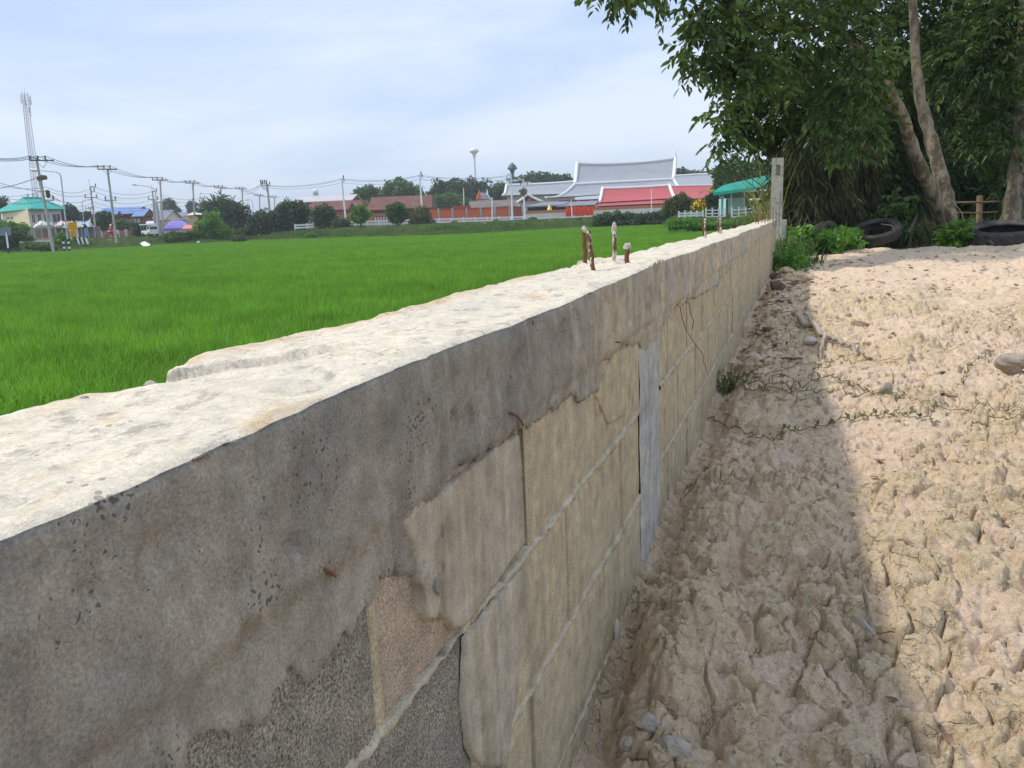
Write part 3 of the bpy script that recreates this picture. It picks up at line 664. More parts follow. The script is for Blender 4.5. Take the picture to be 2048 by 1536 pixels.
# mortar bed: continuous rough sheet just behind the block faces, proud along some joints
def mortar():
    V = []; yv = np.concatenate([np.linspace(-.6, .2, 40)[:-1], np.geomspace(.2, 10.4, 900)]); zs = []
    for zj in (-.4330, -.6360, -.8390): zs.append(zj)
    mb = MB()
    for zi, zj in enumerate(zs):
        w = .0058+.004*fbm(yv*8, yv*0+zi*5+1, 3); prj = [.0006, -.0004, -.0006][zi]
        pr = prj-.001+.0042*fbm(yv*60, yv*0+zi*7, 4)+.0052*fbm(yv*5, yv*0+zi*3, 3)
        if zi == 0: pr = pr+.003*(sstep(.85, .95, yv)*sstep(1.7, 1.5, yv))
        z_up = w+.007*fbm(yv*70, yv*0+3+zi, 4); z_dn = w+.007*fbm(yv*70, yv*0+13+zi, 4)
        pts = [np.stack([np.full_like(yv, WX-.03), yv, zj+z_up], -1), np.stack([WX-.002+pr*.6, yv, zj+z_up], -1), np.stack([WX+pr, yv, zj+z_up*.3], -1), np.stack([WX+pr*.9, yv, zj-z_dn*.4], -1), np.stack([WX-.002+pr*.5, yv, zj-z_dn], -1), np.stack([np.full_like(yv, WX-.03), yv, zj-z_dn], -1)]
        G_ = np.stack(pts, 1); a, b = G_.shape[:2]; ii = np.arange(a*b).reshape(a, b)
        keep = np.ones(a-1, bool)
        for c0, c1 in COLY: keep &= ~((yv[:-1] > c0-.004) & (yv[:-1] < c1))
        F_ = np.stack([ii[:-1, :-1], ii[:-1, 1:], ii[1:, 1:], ii[1:, :-1]], -1)[keep].reshape(-1, 4)
        npmesh('mortar_joint', G_.reshape(-1, 3), np.ascontiguousarray(F_), m_mortar, wall, smooth=True)
mortar()
mb = MB(); mb.box((WX-.105, 4.6, -1.20), .19, 12.0, 1.27); mb.build('wall_core', m_mortar, wall)
mb = MB()                                                         # vertical joints: some filled flush, some raked out
for ri, (z0, z1, ph) in enumerate(rows):
    for k in range(-3, 26):
        y0 = ph+PIT*k-.007
        if any(c0-.02 < y0 < c1+.02 for c0, c1 in COLY): continue
        deep = (ri == 0 and k == 1) or (ri == 2 and k == 1) or (k+ri) % 7 == 5
        d_ = -.022 if deep else rs_b.uniform(-.0015, .0005)
        V_ = []; n_ = 12
        for i in range(n_+1):
            zz = z0-.004+(z1-z0+.008)*i/n_; jx = rs_b.uniform(-.0006, .0006); jw = rs_b.uniform(-.0008, .0008)
            V_ += [(WX-.04, y0-.0078, zz), (WX-.0035+d_*.9, y0-.0078+jw, zz), (WX+d_+jx, y0-.004+jw, zz), (WX+d_+jx, y0+.004+jw, zz), (WX-.0035+d_*.9, y0+.0078+jw, zz), (WX-.04, y0+.0078, zz)]
        mb.add(V_, [(6*i+q, 6*i+q+1, 6*i+q+7, 6*i+q+6) for i in range(n_) for q in range(5)])
mb.build('mortar_filling', m_block, wall, smooth=True)['kind'] = 'stuff'
# cast columns inside the wall
for ci, (c0, c1) in enumerate(COLY):
    nz_ = 60; ny_ = 12; zz = np.linspace(-1.2, -.2, nz_); yv = np.linspace(0, 1, ny_)
    Yc, Zc = np.meshgrid(yv, zz); wob = .012*fbm(Zc*14+ci*9, Zc*0+3, 4); Yw = c0+(c1-c0)*Yc+wob
    Xc = WX+.0025+.0022*fbm(Yw*30, Zc*18, 3)-.006*(1-sstep(0, .08, np.minimum(Yc, 1-Yc)))
    ii = np.arange(nz_*ny_).reshape(nz_, ny_); F_ = np.stack([ii[:-1, :-1], ii[:-1, 1:], ii[1:, 1:], ii[1:, :-1]], -1).reshape(-1, 4)
    npmesh('cast_column', np.stack([Xc, Yw, Zc], -1).reshape(-1, 3), F_, m_colm if ci == 0 else m_block, wall, smooth=True)
# thin smears of mortar on the block faces
def smear(poly, name, mt, proud=.003, jit=.003, label=None, seed=1):
    """irregular thin slab on the wall face from pixel outline"""
    P = np.array([wp(a, b) for a, b in poly]); out_ = []
    rs_ = np.random.RandomState(seed)
    for i in range(len(P)):
        a, b = P[i], P[(i+1) % len(P)]; n_ = max(2, int(np.linalg.norm(b-a)/.006))
        for k in range(n_): out_.append(a+(b-a)*k/n_+rs_.randn(2)*jit*.3)
    out_ = np.array(out_); c = out_.mean(0); n_ = len(out_)
    rings = [1.0, .985, .93, .75, .45, .15]; V = []
    for q, s in enumerate(rings):
        for p in out_:
            w = c+(p-c)*s; V.append((WX+(-.004 if q == 0 else proud*(.75 if q == 1 else 1))+(.0012*float(fbm(np.array(w[0]*60), np.array(w[1]*30), 3)) if q > 0 else 0), w[0], w[1]))
    V.append((WX+proud, c[0], c[1])); F_ = []
    for q in range(len(rings)-1):
        for i in range(n_): F_.append((q*n_+i, q*n_+(i+1) % n_, (q+1)*n_+(i+1) % n_, (q+1)*n_+i))
    b = (len(rings)-1)*n_
    for i in range(n_): F_.append((b+i, b+(i+1) % n_, len(V)-1))
    return npmesh(name, V, F_, mt, wall, smooth=True)
smear([(795, 1045), (830, 1000), (870, 990), (945, 928), (1005, 882), (1036, 868), (1041, 960), (1047, 1085), (1020, 1120), (985, 1175), (930, 1250), (905, 1262), (893, 1244), (860, 1228), (846, 1205), (832, 1150), (812, 1083)], 'mortar_smear', m_smear, .004)
smear([(838, 1120), (856, 1130), (862, 1170), (868, 1205), (856, 1236), (842, 1238), (836, 1190), (826, 1160)], 'mortar_drip', m_smear, .009, seed=4)
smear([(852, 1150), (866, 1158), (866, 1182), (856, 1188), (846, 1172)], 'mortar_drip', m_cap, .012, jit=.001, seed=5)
smear([(930, 1275), (960, 1240), (1000, 1185), (1045, 1130), (1052, 1145), (1048, 1240), (1028, 1400), (1010, 1536), (960, 1536), (935, 1500), (925, 1400)], 'mortar_smear', m_smear, .003, seed=6)
smear([(1190, 790), (1225, 705), (1262, 690), (1270, 760), (1250, 830), (1215, 850)], 'mortar_smear', m_block, .002, seed=7)
for (a, b, s) in [(877, 1058, 9), (878, 1130, 7), (1166, 770, 6), (790, 1130, 7)]:
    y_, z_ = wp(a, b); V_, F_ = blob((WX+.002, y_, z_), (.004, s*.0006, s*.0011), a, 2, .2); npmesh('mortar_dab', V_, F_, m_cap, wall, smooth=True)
# ------------------------------------------------------------------ reinforcing bars
def rust_paint(name, wf):
    def ex(m, t, b, l, vec):
        n = noise(t, l, vec, 55., 4, .7, (1, 1, .6)); f = rng(t, l, n, wf-.03, wf+.03)
        c = mixc(t, l, f, (.17, .065, .04), (.58, .55, .49)); r = rng(t, l, noise(t, l, vec, 160., 3), .3, .7, .7, 1.3)
        l(mixc(t, l, 1., c, r, 'MULTIPLY'), b.inputs['Base Color'])
    return mat(name, (.2, .08, .04), .85, bump=.6, bscale=160, bdist=.002, extra=ex)
m_rb = [rust_paint('rebar_rusty', .63), rust_paint('rebar_patchy', .54), rust_paint('rebar_cemented', .47)]
def rebar(base, topp, D, r, mt, label, group=None, cap=None, z_in=.05):
    b = at(*base, D); t = at(*topp, D); o = thing('rebar', label, 'rebar', b, group); mb = MB()
    d = t-b; n = max(6, int(np.linalg.norm(d)/.006)); P = [b-d/np.linalg.norm(d)*z_in+0*d]+[b+d*k/n+np.array([.0008*math.sin(k*1.3), .0008*math.cos(k*.9), 0]) for k in range(n+1)]
    R = [r]+[r*(1+.10*(k % 2)) for k in range(n+1)]
    mb.tube(P, R, 10); mb.build('bar', mt, o, smooth=True)
    if cap:
        V_, F_ = blob(t+np.array([0, 0, -.001]), (r*1.35, r*1.35, r*cap), int(base[0]), 4, .38, 3.0); npmesh('cement_lump', V_, F_, m_lump, o, smooth=True)
def Dz(px, py, z): return z/ray(px, py)[2]
d1 = Dz(1186, 543, -.122)
rebar((1171, 536), (1168, 458), Dz(1171, 533, -.122), .0048, m_rb[0], 'tall rusty bar with white cement blob, leftmost of four in the nearest group', 'bars standing on the wall top', 1.7)
rebar((1187, 547), (1177, 462), d1, .0046, m_rb[1], 'thin leaning bar touching its taller rusty neighbour, patchy white cement', 'bars standing on the wall top')
rebar((1229, 533), (1229, 455), Dz(1229, 530, -.122), .0046, m_rb[2], 'tall bar with upper half coated in white cement, second from right', 'bars standing on the wall top', 3.2)
rebar((1254, 535), (1254, 492), Dz(1254, 533, -.122), .0052, m_rb[0], 'shortest rusty bar with round cement head in the nearest group', 'bars standing on the wall top', 1.6)
D2 = 3.9
rebar((1407, 470), (1405, 438), 4.2, .0046, m_rb[0], 'short dark rusty bar at the middle of the wall, left of its pair', 'bars standing on the wall top')
rebar((1411, 478), (1410, 439), 3.9, .0046, m_rb[2], 'short white spotted bar at the middle of the wall, front of its pair', 'bars standing on the wall top', 1.4)
rebar((1437, 466), (1437, 434), 4.4, .0046, m_rb[1], 'short rusty bar right of the white spotted pair', 'bars standing on the wall top')
rebar((1442, 468), (1441, 436), 4.3, .0052, m_rb[2], 'pale bar just behind the rusty one at middle of the wall', 'bars standing on the wall top')
for i, (a, b, c, D_) in enumerate([(1512, 444, 424, 7.6), (1517, 446, 418, 7.4), (1524, 444, 414, 7.8), (1530, 445, 419, 7.5), (1536, 443, 412, 7.9), (1546, 440, 411, 8.4), (1552, 440, 413, 8.4), (1558, 440, 410, 8.4)]):
    rebar((a, b+4), (a, c), D_, .0035, m_rb[0], ['first', 'second', 'third', 'fourth', 'fifth', 'sixth', 'seventh', 'eighth'][i]+' thin dark bar from the left at the foot of the concrete post', 'thin bars in front of the concrete post')
V_, F_ = blob(gp(1205, 536, -.124), (.012, .016, .006), 5, 3, .4, 3); o = npmesh('cement_crumb', V_, F_, m_stone_w, smooth=False); tag(o, 'flat white cement crumb lying between the bars on the wall', 'crumb', 'crumbs on the wall top')
for i, (a, b, s, lb) in enumerate([(302, 770, .0042, 'grey pebble on the near outer edge of the wall'), (167, 797, .0024, 'tiny grey pebble left of the larger one on the wall edge'), (836, 618, .005, 'small brown crumb on the wall edge above the rice')]):
    q = gp(a, b, -.124); V_, F_ = blob(q, (s*1.6, s, s*.8), 50+i, 3, .3, 3, sharp=True); o = npmesh('pebble', V_, F_, m_stone_g, smooth=False); tag(o, lb, 'pebble')
# wires poking out of the wall face
def wire(pts, label, r=.0012, out_=.012):
    P = []
    for i, (a, b) in enumerate(pts):
        k = i/(len(pts)-1); y_, z_ = wp(a, b, WX+.004+out_*math.sin(k*2.6)); P.append((WX+.004+out_*math.sin(k*2.6) if i else WX-.01, y_, z_))
    mb = MB(); mb.tube(P, r, 6); o = mb.build('tie_wire', m_rust); tag(o, label, 'wire')
wire([(1352, 600), (1360, 613), (1364, 635), (1373, 662), (1390, 688), (1408, 711), (1406, 722), (1411, 732), (1413, 745)], 'long thin curved wire hanging down the wall face')
wire([(1362, 601), (1378, 606), (1381, 628), (1387, 640), (1385, 658)], 'short bent wire next to the long hanging wire')
wire([(1228, 685), (1236, 684), (1244, 685)], 'tiny rusty wire end flat on the wall above the blue grey column')
wire([(1012, 827), (1022, 826), (1034, 832), (1043, 842), (1046, 850)], 'hooked rusty wire above the open vertical joint', .0016)
wire([(636, 1142), (646, 1137), (658, 1143), (671, 1152)], 'small rusty wire loop in the dark cement', .0014, .008)
# ------------------------------------------------------------------ concrete post at the end of the wall
pp = at(1552.5, 440, 11.3); pz0 = -1.1; ptop = at(1556, 317, 11.3)[2]
post = thing('concrete_post', 'tall square precast concrete post with sockets at the far end of the wall', 'post', (pp[0], pp[1], pz0))
wd = .154; fx = np.array([1., 0, 0])
def post_front():
    c = pp; x0, x1 = c[0]-wd/2, c[0]+wd/2; yf = c[1]
    mb = MB(); z0, z1 = pz0, ptop
    H = z1-z0
    def zz(py): return at(1552, py, 11.3)[2]
    r1 = (c[0]-wd*.16, c[0]+wd*.24, zz(352), zz(331)); 
    xs_ = [x0, r1[0], r1[1], x1]; zs_ = [z0, r1[2], r1[3], z1]
    V = [(x, yf, z) for z in zs_ for x in xs_]
    F_ = [(j*4+i, j*4+i+1, (j+1)*4+i+1, (j+1)*4+i) for j in range(3) for i in range(3) if not (i == 1 and j == 1)]
    mb.add(V, F_)
    q = [(r1[0], r1[2]), (r1[1], r1[2]), (r1[1], r1[3]), (r1[0], r1[3])]
    V = [(a, yf, b) for a, b in q]+[(a, yf+.055, b) for a, b in q]
    mb.add(V, [(0, 1, 5, 4), (1, 2, 6, 5), (2, 3, 7, 6), (3, 0, 4, 7), (4, 5, 6, 7)])
    V = [(x0, yf, z0), (x1, yf, z0), (x1, yf, z1), (x0, yf, z1), (x0, yf+wd, z0), (x1, yf+wd, z0), (x1, yf+wd, z1), (x0, yf+wd, z1)]
    mb.add(V, [(1, 5, 6, 2), (5, 4, 7, 6), (4, 0, 3, 7), (3, 2, 6, 7)])
    mb.build('shaft', m_post, post)
    mb = MB(); a = c[0]-wd*.20; b = c[0]+wd*.24; mb.box(((a+b)/2, yf-.010, (zz(404)+zz(383))/2), b-a, .03, zz(383)-zz(404)); mb.build('raised_pad', m_post, post)
post_front()
mb = MB(); q = at(1574, 470, 11.9); mb.box((q[0]-.05, q[1]+.3, -.66), .07, .5, .9); o = mb.build('concrete_stub', m_post); tag(o, 'low concrete pier stub just behind the tall post', 'pier')
# ------------------------------------------------------------------ small things on the clay
def lump(name, px, py, r, mt, label, cat, seed, amp=.25, sharp=True, sink=.62, group=None, sub=3):
    p = hit(px, py); r = np.array(r if hasattr(r, '__len__') else [r]*3); z = dz(p[0], p[1])
    V_, F_ = blob((p[0], p[1], z+r[2]*(1-sink)), r, seed, sub, amp, 2.2, sharp=sharp)
    return tag(npmesh(name, V_, F_, mt, smooth=not sharp), label, cat, group)
lump('stone', 1620, 690, (.034, .03, .02), m_stone_w, 'smooth white stone beside the dead branch', 'stone', 1, .15, False)
lump('stone', 1299, 1460, (.019, .017, .016), m_stone_g, 'angular blue grey stone, upper of the group near the bottom edge', 'stone', 2, .3)
lump('stone', 1350, 1508, (.022, .019, .016), m_stone_g, 'largest pale grey angular stone at the bottom edge of the clay', 'stone', 3, .3)
lump('stone', 1255, 1492, (.012, .014, .014), m_stone_g, 'small dark grey stone left of the larger grey stones', 'stone', 4, .3)
lump('stone', 1233, 1276, (.008, .016, .026), m_stone_w, 'pale upright stone sliver wedged against the wall foot', 'stone', 6, .2, False)
lump('stone', 1720, 588, (.022, .02, .014), m_stone_w, 'small white pebble on the sunlit clay beyond the branch', 'stone', 8, .2, False)
lump('rock', 2024, 742, (.062, .05, .045), m_stone_b, 'brown layered rock half buried at the right edge', 'rock', 9, .3)
lump('rock', 1425, 1085, (.010, .010, .007), m_stone_b, 'small dark round stone on the yellow clay beside the wall', 'rock', 10, .15, False)
lump('shard', 1772, 786, (.022, .012, .030), m_stone_g, 'pointed dark grey shard standing beside the creeper', 'shard', 12, .3, True, .2)
lump('clod', 1549, 556, (.05, .05, .045), m_dark, 'dark brown clod tight against the far wall foot', 'clod', 13, .3)
lump('clod', 1556, 580, (.06, .05, .04), m_dark, 'black earth clod in front of the yellow clay pieces', 'clod', 14, .3)
lump('clod', 1564, 608, (.045, .04, .03), m_dark, 'dark clod nearest the camera along the shaded wall foot', 'clod', 15, .3)
lump('clay_clod', 1572, 545, (.10, .07, .05), m_clay, 'yellow clay clod at the far wall foot', 'clod', 16, .35, True)
lump('clay_clod', 1596, 562, (.12, .08, .06), m_clay, 'larger yellow clay clod just right of the dark clods', 'clod', 17, .35, True)
lump('clod', 1590, 715, (.07, .025, .014), m_dark, 'flat dark slag piece in front of the white stone', 'clod', 18, .35)
lump('clod', 1535, 660, (.03, .02, .015), m_dark, 'dark crumbly piece between wall and branch', 'clod', 19, .35)
mb = MB(); p = hit(1720, 655); z = dz(p[0], p[1])
mb.slab([p+[-.05, 0, .0], p+[.0, -.02, .008], p+[.055, .0, .02], p+[.0, .035, .035], p+[-.045, .03, .03]], .003); o = mb.build('curled_leaf', m_debris); tag(o, 'large curled dark dead leaf on the sunlit clay', 'leaf')
mb = MB(); p1 = hit(1705, 1235); p2 = hit(1748, 1276)
mb.tube([p1+[0, 0, .006], (p1+p2)/2+[0, 0, .010], p2+[0, 0, .006]], [.001, .006, .002], 5); o = mb.build('wood_splinter', m_stone_g); tag(o, 'pale grey wood splinter lying on the near clay', 'splinter')
# clay crumbs scattered (stuff)
def crumbs():
    rs_ = np.random.RandomState(31); V_, F_ = blob((0, 0, 0), (1, 1, .75), 3, 1, .3, 2.2)
    o = npmesh('crumb_mesh', np.array(V_), F_, m_crumb); COL.objects.unlink(o)
    n = 4200; y = .6+12*rs_.rand(n)**1.7; x = -.32+rs_.rand(n)**1.2*(1.0+.42*y)
    z = dirt_h(x, y); s = (.0013+.0052*rs_.rand(n)**6)*(.7+.33*y)
    scatter('clay_crumbs', np.stack([x, y, z+s*.3], -1), s, rs_.rand(n)*6.28, o, m_clay, 'loose clay crumbs and grit strewn over the earth', 'crumbs')
    # dead leaves and bits of bark
    mb_ = MB(); mb_.add([(-1, 0, 0), (-.3, .42, .12), (.5, .35, .3), (1, 0, .15), (.5, -.35, .25), (-.3, -.42, .1)], [(0, 3, 2, 1), (0, 5, 4, 3)])
    o = mb_.build('leaf_bit_mesh', m_debris); COL.objects.unlink(o)
    P = []; S = []
    for i in range(1250):
        if i < 760: x_ = -.31+abs(rs_.randn())*.20; y_ = rs_.uniform(3.2, 10.5)
        else: y_ = .9+11*rs_.rand()**.9; x_ = -.3+rs_.rand()*(1.0+.35*y_)
        P.append((x_, y_, dz(x_, y_)+.004)); S.append(rs_.uniform(.006, .026)*(.6+.14*y_))
    scatter('dead_leaf_litter', P, S, rs_.rand(len(P))*6.28, o, m_debris, 'small dark dead leaves and bark bits along the wall foot and over the clay', 'leaf litter')
crumbs()
# dead branch
def ontop(pts, lift=.012, n=5):
    P = []
    for i in range(len(pts)-1):
        a, b = hit(*pts[i]), hit(*pts[i+1])
        for k in range(n):
            q = a+(b-a)*k/n; P.append(np.array([q[0], q[1], max(dz(q[0], q[1])+lift, q[2])]))
    q = hit(*pts[-1]); P.append(np.array([q[0], q[1], dz(q[0], q[1])+lift])); return P
br = thing('dead_branch', 'bleached forked dead branch lying across the shadow edge', 'branch', hit(1660, 685))
P = ontop([(1587, 638), (1628, 662), (1663, 682), (1700, 703), (1726, 719)], .03); mb = MB(); mb.tube(P, list(np.linspace(.018, .008, len(P))), 8); mb.build('stem', m_stick, br, smooth=True)
P = ontop([(1606, 633), (1618, 645), (1628, 662)], .04); mb = MB(); mb.tube(P, list(np.linspace(.006, .011, len(P))), 7); mb.build('twig', m_stick, br, smooth=True)
P = ontop([(1663, 680), (1646, 689), (1641, 705), (1640, 728)], .025); mb = MB(); mb.tube(P, list(np.linspace(.010, .006, len(P))), 7); mb.build('twig', m_stick, br, smooth=True)
P = ontop([(1700, 702), (1712, 690), (1722, 683)], .025); mb = MB(); mb.tube(P, list(np.linspace(.006, .003, len(P))), 6); mb.build('twig', m_stick, br, smooth=True)
# creepers
def leafstrip(c, d, up, L_, w):
    c = np.asarray(c, float); d = np.asarray(d, float); d /= np.linalg.norm(d); s = np.cross(d, up); s /= np.linalg.norm(s)+1e-9
    return [c, c+d*L_*.4+s*w+np.asarray(up)*L_*.05, c+d*L_*.75+s*w*.7, c+d*L_, c+d*L_*.75-s*w*.7, c+d*L_*.4-s*w+np.asarray(up)*L_*.05], [(0, 3, 2, 1), (0, 5, 4, 3)]
def creeper(pts, label, dens, L_, w, seed, r=.0022, green=m_vleaf):
    rs_ = np.random.RandomState(seed); P = ontop(pts, .010, 14)
    P = [p+np.array([.006*math.sin(i*.7+seed), .006*math.cos(i*.9), .004*math.sin(i*1.1)+.003]) for i, p in enumerate(P)]
    o = thing('creeper', label, 'creeper', P[0], 'creepers trailing over the clay')
    mb = MB(); mb.tube(P, [r*(1-.4*i/len(P)) for i in range(len(P))], 5); mb.build('stem', m_vine, o)
    lf = MB()
    for i in range(len(P)-1):
        for k in range(dens):
            if rs_.rand() < .75:
                q = P[i]+(P[i+1]-P[i])*rs_.rand(); t = (P[i+1]-P[i]); t = t/(np.linalg.norm(t)+1e-9)
                d = t*rs_.uniform(-.2, .9)+np.array([rs_.randn()*.5, rs_.randn()*.5, rs_.uniform(.2, 1.1)])
                V_, F_ = leafstrip(q, d, np.array([rs_.randn()*.3, rs_.randn()*.3, 1.]), L_*rs_.uniform(.3, 1.0), w*rs_.uniform(.5, 1.0)); lf.add(V_, F_)
    if lf.v: lf.build('leaves', green, o)['kind'] = 'stuff'
def z5(l): return [(1400+a/3.16, 500+b/3.16) for a, b in l]
creeper(z5([(180, 885), (300, 900), (520, 912), (800, 912), (1130, 937), (1400, 990), (1700, 1022), (2040, 1047)]), 'longest leafy creeper running right across the clay from the wall', 2, .028, .0028, 1)
creeper(z5([(170, 870), (330, 860), (500, 880), (700, 870), (850, 840), (1000, 890), (1180, 930)]), 'short dense creeper just behind the longest one', 3, .03, .0028, 2)
creeper(z5([(210, 830), (330, 800), (420, 822), (560, 766), (760, 745), (900, 735), (1000, 716), (1280, 696)]), 'bare brown runner curving above the dense creepers', 1, .018, .002, 3)
creeper(z5([(690, 838), (730, 770), (830, 735)]), 'short bare twiglike runner linking two creepers', 1, .016, .002, 4)
creeper(z5([(0, 1030), (80, 1070), (200, 1137), (330, 1180), (440, 1228), (520, 1190)]), 'thick brown runner arching down from the wall foot', 0, .02, .004, 5, .0028)
creeper(z5([(480, 1210), (600, 1150), (800, 1130), (950, 1080), (1060, 1050), (1250, 1040), (1370, 1070), (1480, 1112)]), 'creeper with broad green leaves in front of the longest one', 1, .026, .0065, 6)
creeper(z5([(1650, 868), (1680, 800), (1700, 740), (1770, 690), (1850, 640)]), 'thin runner climbing the slope left of the brown rock', 1, .018, .003, 7)
creeper(z5([(1700, 1150), (1850, 1085), (2040, 1065)]), 'thin runner below the end of the longest creeper', 1, .018, .003, 8)
def clump(name, c, n, h, spread, w, mt, label, cat, seed, kind=None):
    rs_ = np.random.RandomState(seed); mb = MB()
    for i in range(n):
        b = np.asarray(c)+np.array([rs_.randn()*spread, rs_.randn()*spread, 0]); d = np.array([rs_.randn()*.45, rs_.randn()*.45, 1.])
        for k in range(3):
            V_, F_ = leafstrip(b+d*h*k*.25*rs_.rand(), d+rs_.randn(3)*.35, rs_.randn(3), h*rs_.uniform(.25, .5), w); mb.add(V_, F_)
        mb.tube([b, b+d*h*.5, b+d*h*.8+rs_.randn(3)*.1*h], w*.35, 3)
    o = mb.build(name, mt); tag(o, label, cat, kind=kind); return o
p = hit(1455, 785); clump('weed_tuft', (p[0], p[1], dz(p[0], p[1])), 46, .13, .045, .0028, m_vleaf, 'dark green wiry weed tuft against the wall where creepers start', 'weed', 4)
# ================================================================== TYRES
def tyre(c, ax, R=.5, W=.28, rim=.29, label='', group='old tyres at the edge of the clay', tread=44):
    """ax rows: two in-plane axes, third = axle"""
    o = thing('tyre', label, 'tyre', c, group); mb = MB(); h = W/2
    prof = [(rim, -h*.55), (rim+.02, -h*.8), ((R+rim)/2, -h*1.0), (R*.93, -h*.92), (R*.985, -h*.72), (R, -h*.4), (R, 0), (R, h*.4), (R*.985, h*.72), (R*.93, h*.92), ((R+rim)/2, h*1.0), (rim+.02, h*.8), (rim, h*.55), (rim+.035, h*.4), (R*.90, h*.55), (R*.93, 0), (R*.90, -h*.55), (rim+.035, -h*.4), (rim, -h*.55)]
    mb.lathe(c, prof, 48, ax); mb.build('carcass', m_tyre, o, smooth=True)
    tm = MB(); ax = np.asarray(ax); c = np.asarray(c)
    for k in range(tread):
        for j, zz in enumerate((-.66, -.33, 0, .33, .66)):
            a = 2*math.pi*(k+.5*(j % 2))/tread; d = ax[0]*math.cos(a)+ax[1]*math.sin(a); tt = -ax[0]*math.sin(a)+ax[1]*math.cos(a)
            tm.box(c+d*(R*(1.0-.012*(abs(zz) > .5))+.002)+ax[2]*zz*h, .018, R*6.283/tread*.72, h*.26, (d, tt, ax[2]))
    tm.build('tread_blocks', m_tyre, o)['kind'] = 'stuff'
def frame(nrm, roll=0):
    n_ = np.asarray(nrm, float); n_ /= np.linalg.norm(n_); a = np.cross([0, 0, 1.], n_); a = a/np.linalg.norm(a) if np.linalg.norm(a) > 1e-3 else np.array([1., 0, 0]); b = np.cross(n_, a); return np.stack([a, b, n_])
tyre(at(1752, 464, 12.6), frame((-.14, -.36, .92)), .36, .17, .245, 'tilted worn tyre showing its open ring among the weeds')
tyre(at(2008, 469, 12.2), frame((-.05, -.16, 1)), .60, .26, .36, 'large truck tyre lying flat under the right trunk')
tyre(at(1656, 482, 12.4), frame((.75, -.55, .25)), .30, .18, .20, 'dark tyre half buried upright in green weeds near the wall')
# ================================================================== NEAR TREES
def limb(mb, pts, r0, r1, D0, n=10, seed=0, D1=None, sub=4):
    rs_ = np.random.RandomState(seed); D1 = D0 if D1 is None else D1
    P = [at(a, b, D0+(D1-D0)*i/(len(pts)-1)) for i, (a, b) in enumerate(pts)]; Q = []
    for i in range(len(P)-1):
        for k in range(sub): Q.append(P[i]+(P[i+1]-P[i])*k/sub+rs_.randn(3)*.006)
    Q.append(P[-1]); m_ = len(Q); R = [(r0+(r1-r0)*i/(m_-1))*(1+.06*rs_.randn()) for i in range(m_)]; R[0] *= 1.2
    mb.tube(Q, R, n); return Q
def foliage(blobs, n, L_, w, seed, droop=.3, shell=.55, twig=0, fold=.25, flat=.6):
    """leaves (n) in ellipsoids [(cx,cy,cz,rx,ry,rz,weight)], returns V,F"""
    rs_ = np.random.RandomState(seed); B = np.array(blobs, float)
    wts = B[:, 6]/B[:, 6].sum()
    if twig:
        nt_ = n//twig; k = rs_.choice(len(B), nt_, p=wts); d = rs_.randn(nt_, 3); d /= np.linalg.norm(d, axis=1)[:, None]
        rr_ = rs_.rand(nt_)**(1/3*(1-shell)+.0001+.0); base = B[k, :3]+d*rr_[:, None]*B[k, 3:6]
        dirs = d*.7+rs_.randn(nt_, 3)*.5; dirs[:, 2] -= droop; dirs /= np.linalg.norm(dirs, axis=1)[:, None]
        tl = L_*twig*.26
        s = (np.arange(twig)+.5)/twig; pos = base[:, None, :]+dirs[:, None, :]*(tl*s)[None, :, None]
        pos[:, :, 2] -= (tl*.25*s**2)[None]
        side = np.cross(dirs, [0, 0, 1.]); side /= np.linalg.norm(side, axis=1)[:, None]+1e-6
        sg = np.where(np.arange(twig) % 2, 1., -1.)
        ld = dirs[:, None, :]*.75+side[:, None, :]*sg[None, :, None]*.75+rs_.randn(nt_, twig, 3)*.3; ld[:, :, 2] -= droop*1.2
        pos = pos.reshape(-1, 3); ld = ld.reshape(-1, 3)
    else:
        k = rs_.choice(len(B), n, p=wts); d = rs_.randn(n, 3); d /= np.linalg.norm(d, axis=1)[:, None]
        rr_ = rs_.rand(n)**(1/3*(1-shell)+.0001)
        nz_ = 1+.18*np.sin(d[:, 0]*5+k*1.7)+.15*np.sin(d[:, 2]*6+k)+.12*np.sin(d[:, 1]*7+k*2.3)
        pos = B[k, :3]+d*(rr_*nz_)[:, None]*B[k, 3:6]; ld = d*.5+rs_.randn(n, 3); ld[:, 2] -= droop
    m_ = len(pos); ld /= np.linalg.norm(ld, axis=1)[:, None]+1e-6
    up = rs_.randn(m_, 3)*flat; up[:, 2] += 1; s_ = np.cross(ld, up); s_ /= np.linalg.norm(s_, axis=1)[:, None]+1e-6; nn = np.cross(s_, ld)
    Ls = L_*(.6+.7*rs_.rand(m_))[:, None]; ws = w*(.7+.5*rs_.rand(m_))[:, None]
    V = np.stack([pos, pos+ld*Ls*.32+s_*ws+nn*ws*fold, pos+ld*Ls*.72+s_*ws*.75+nn*ws*fold-[0, 0, 1]*Ls*.04, pos+ld*Ls-np.array([0, 0, 1])*Ls*.14, pos+ld*Ls*.72-s_*ws*.75+nn*ws*fold-[0, 0, 1]*Ls*.04, pos+ld*Ls*.32-s_*ws+nn*ws*fold], 1)
    b0 = (np.arange(m_)*6)[:, None, None]; T = np.array([[0, 3, 2, 1], [0, 5, 4, 3]])
    return V.reshape(-1, 3), (b0+T[None]).reshape(-1, 4)
def pblob(px, py, rpx, D, wt=None, rz=None, dr=None):
    c = at(px, py, D); r = rpx*D/F; rz_ = (rz if rz else rpx)*D/F; return (c[0], c[1], c[2], r, dr if dr else r, rz_, wt if wt else r*r*rz_)
t1 = thing('broadleaf_tree', 'large leafy tree with two crossing pale trunks overhanging the wall end', 'tree', at(1893, 470, 14.0))
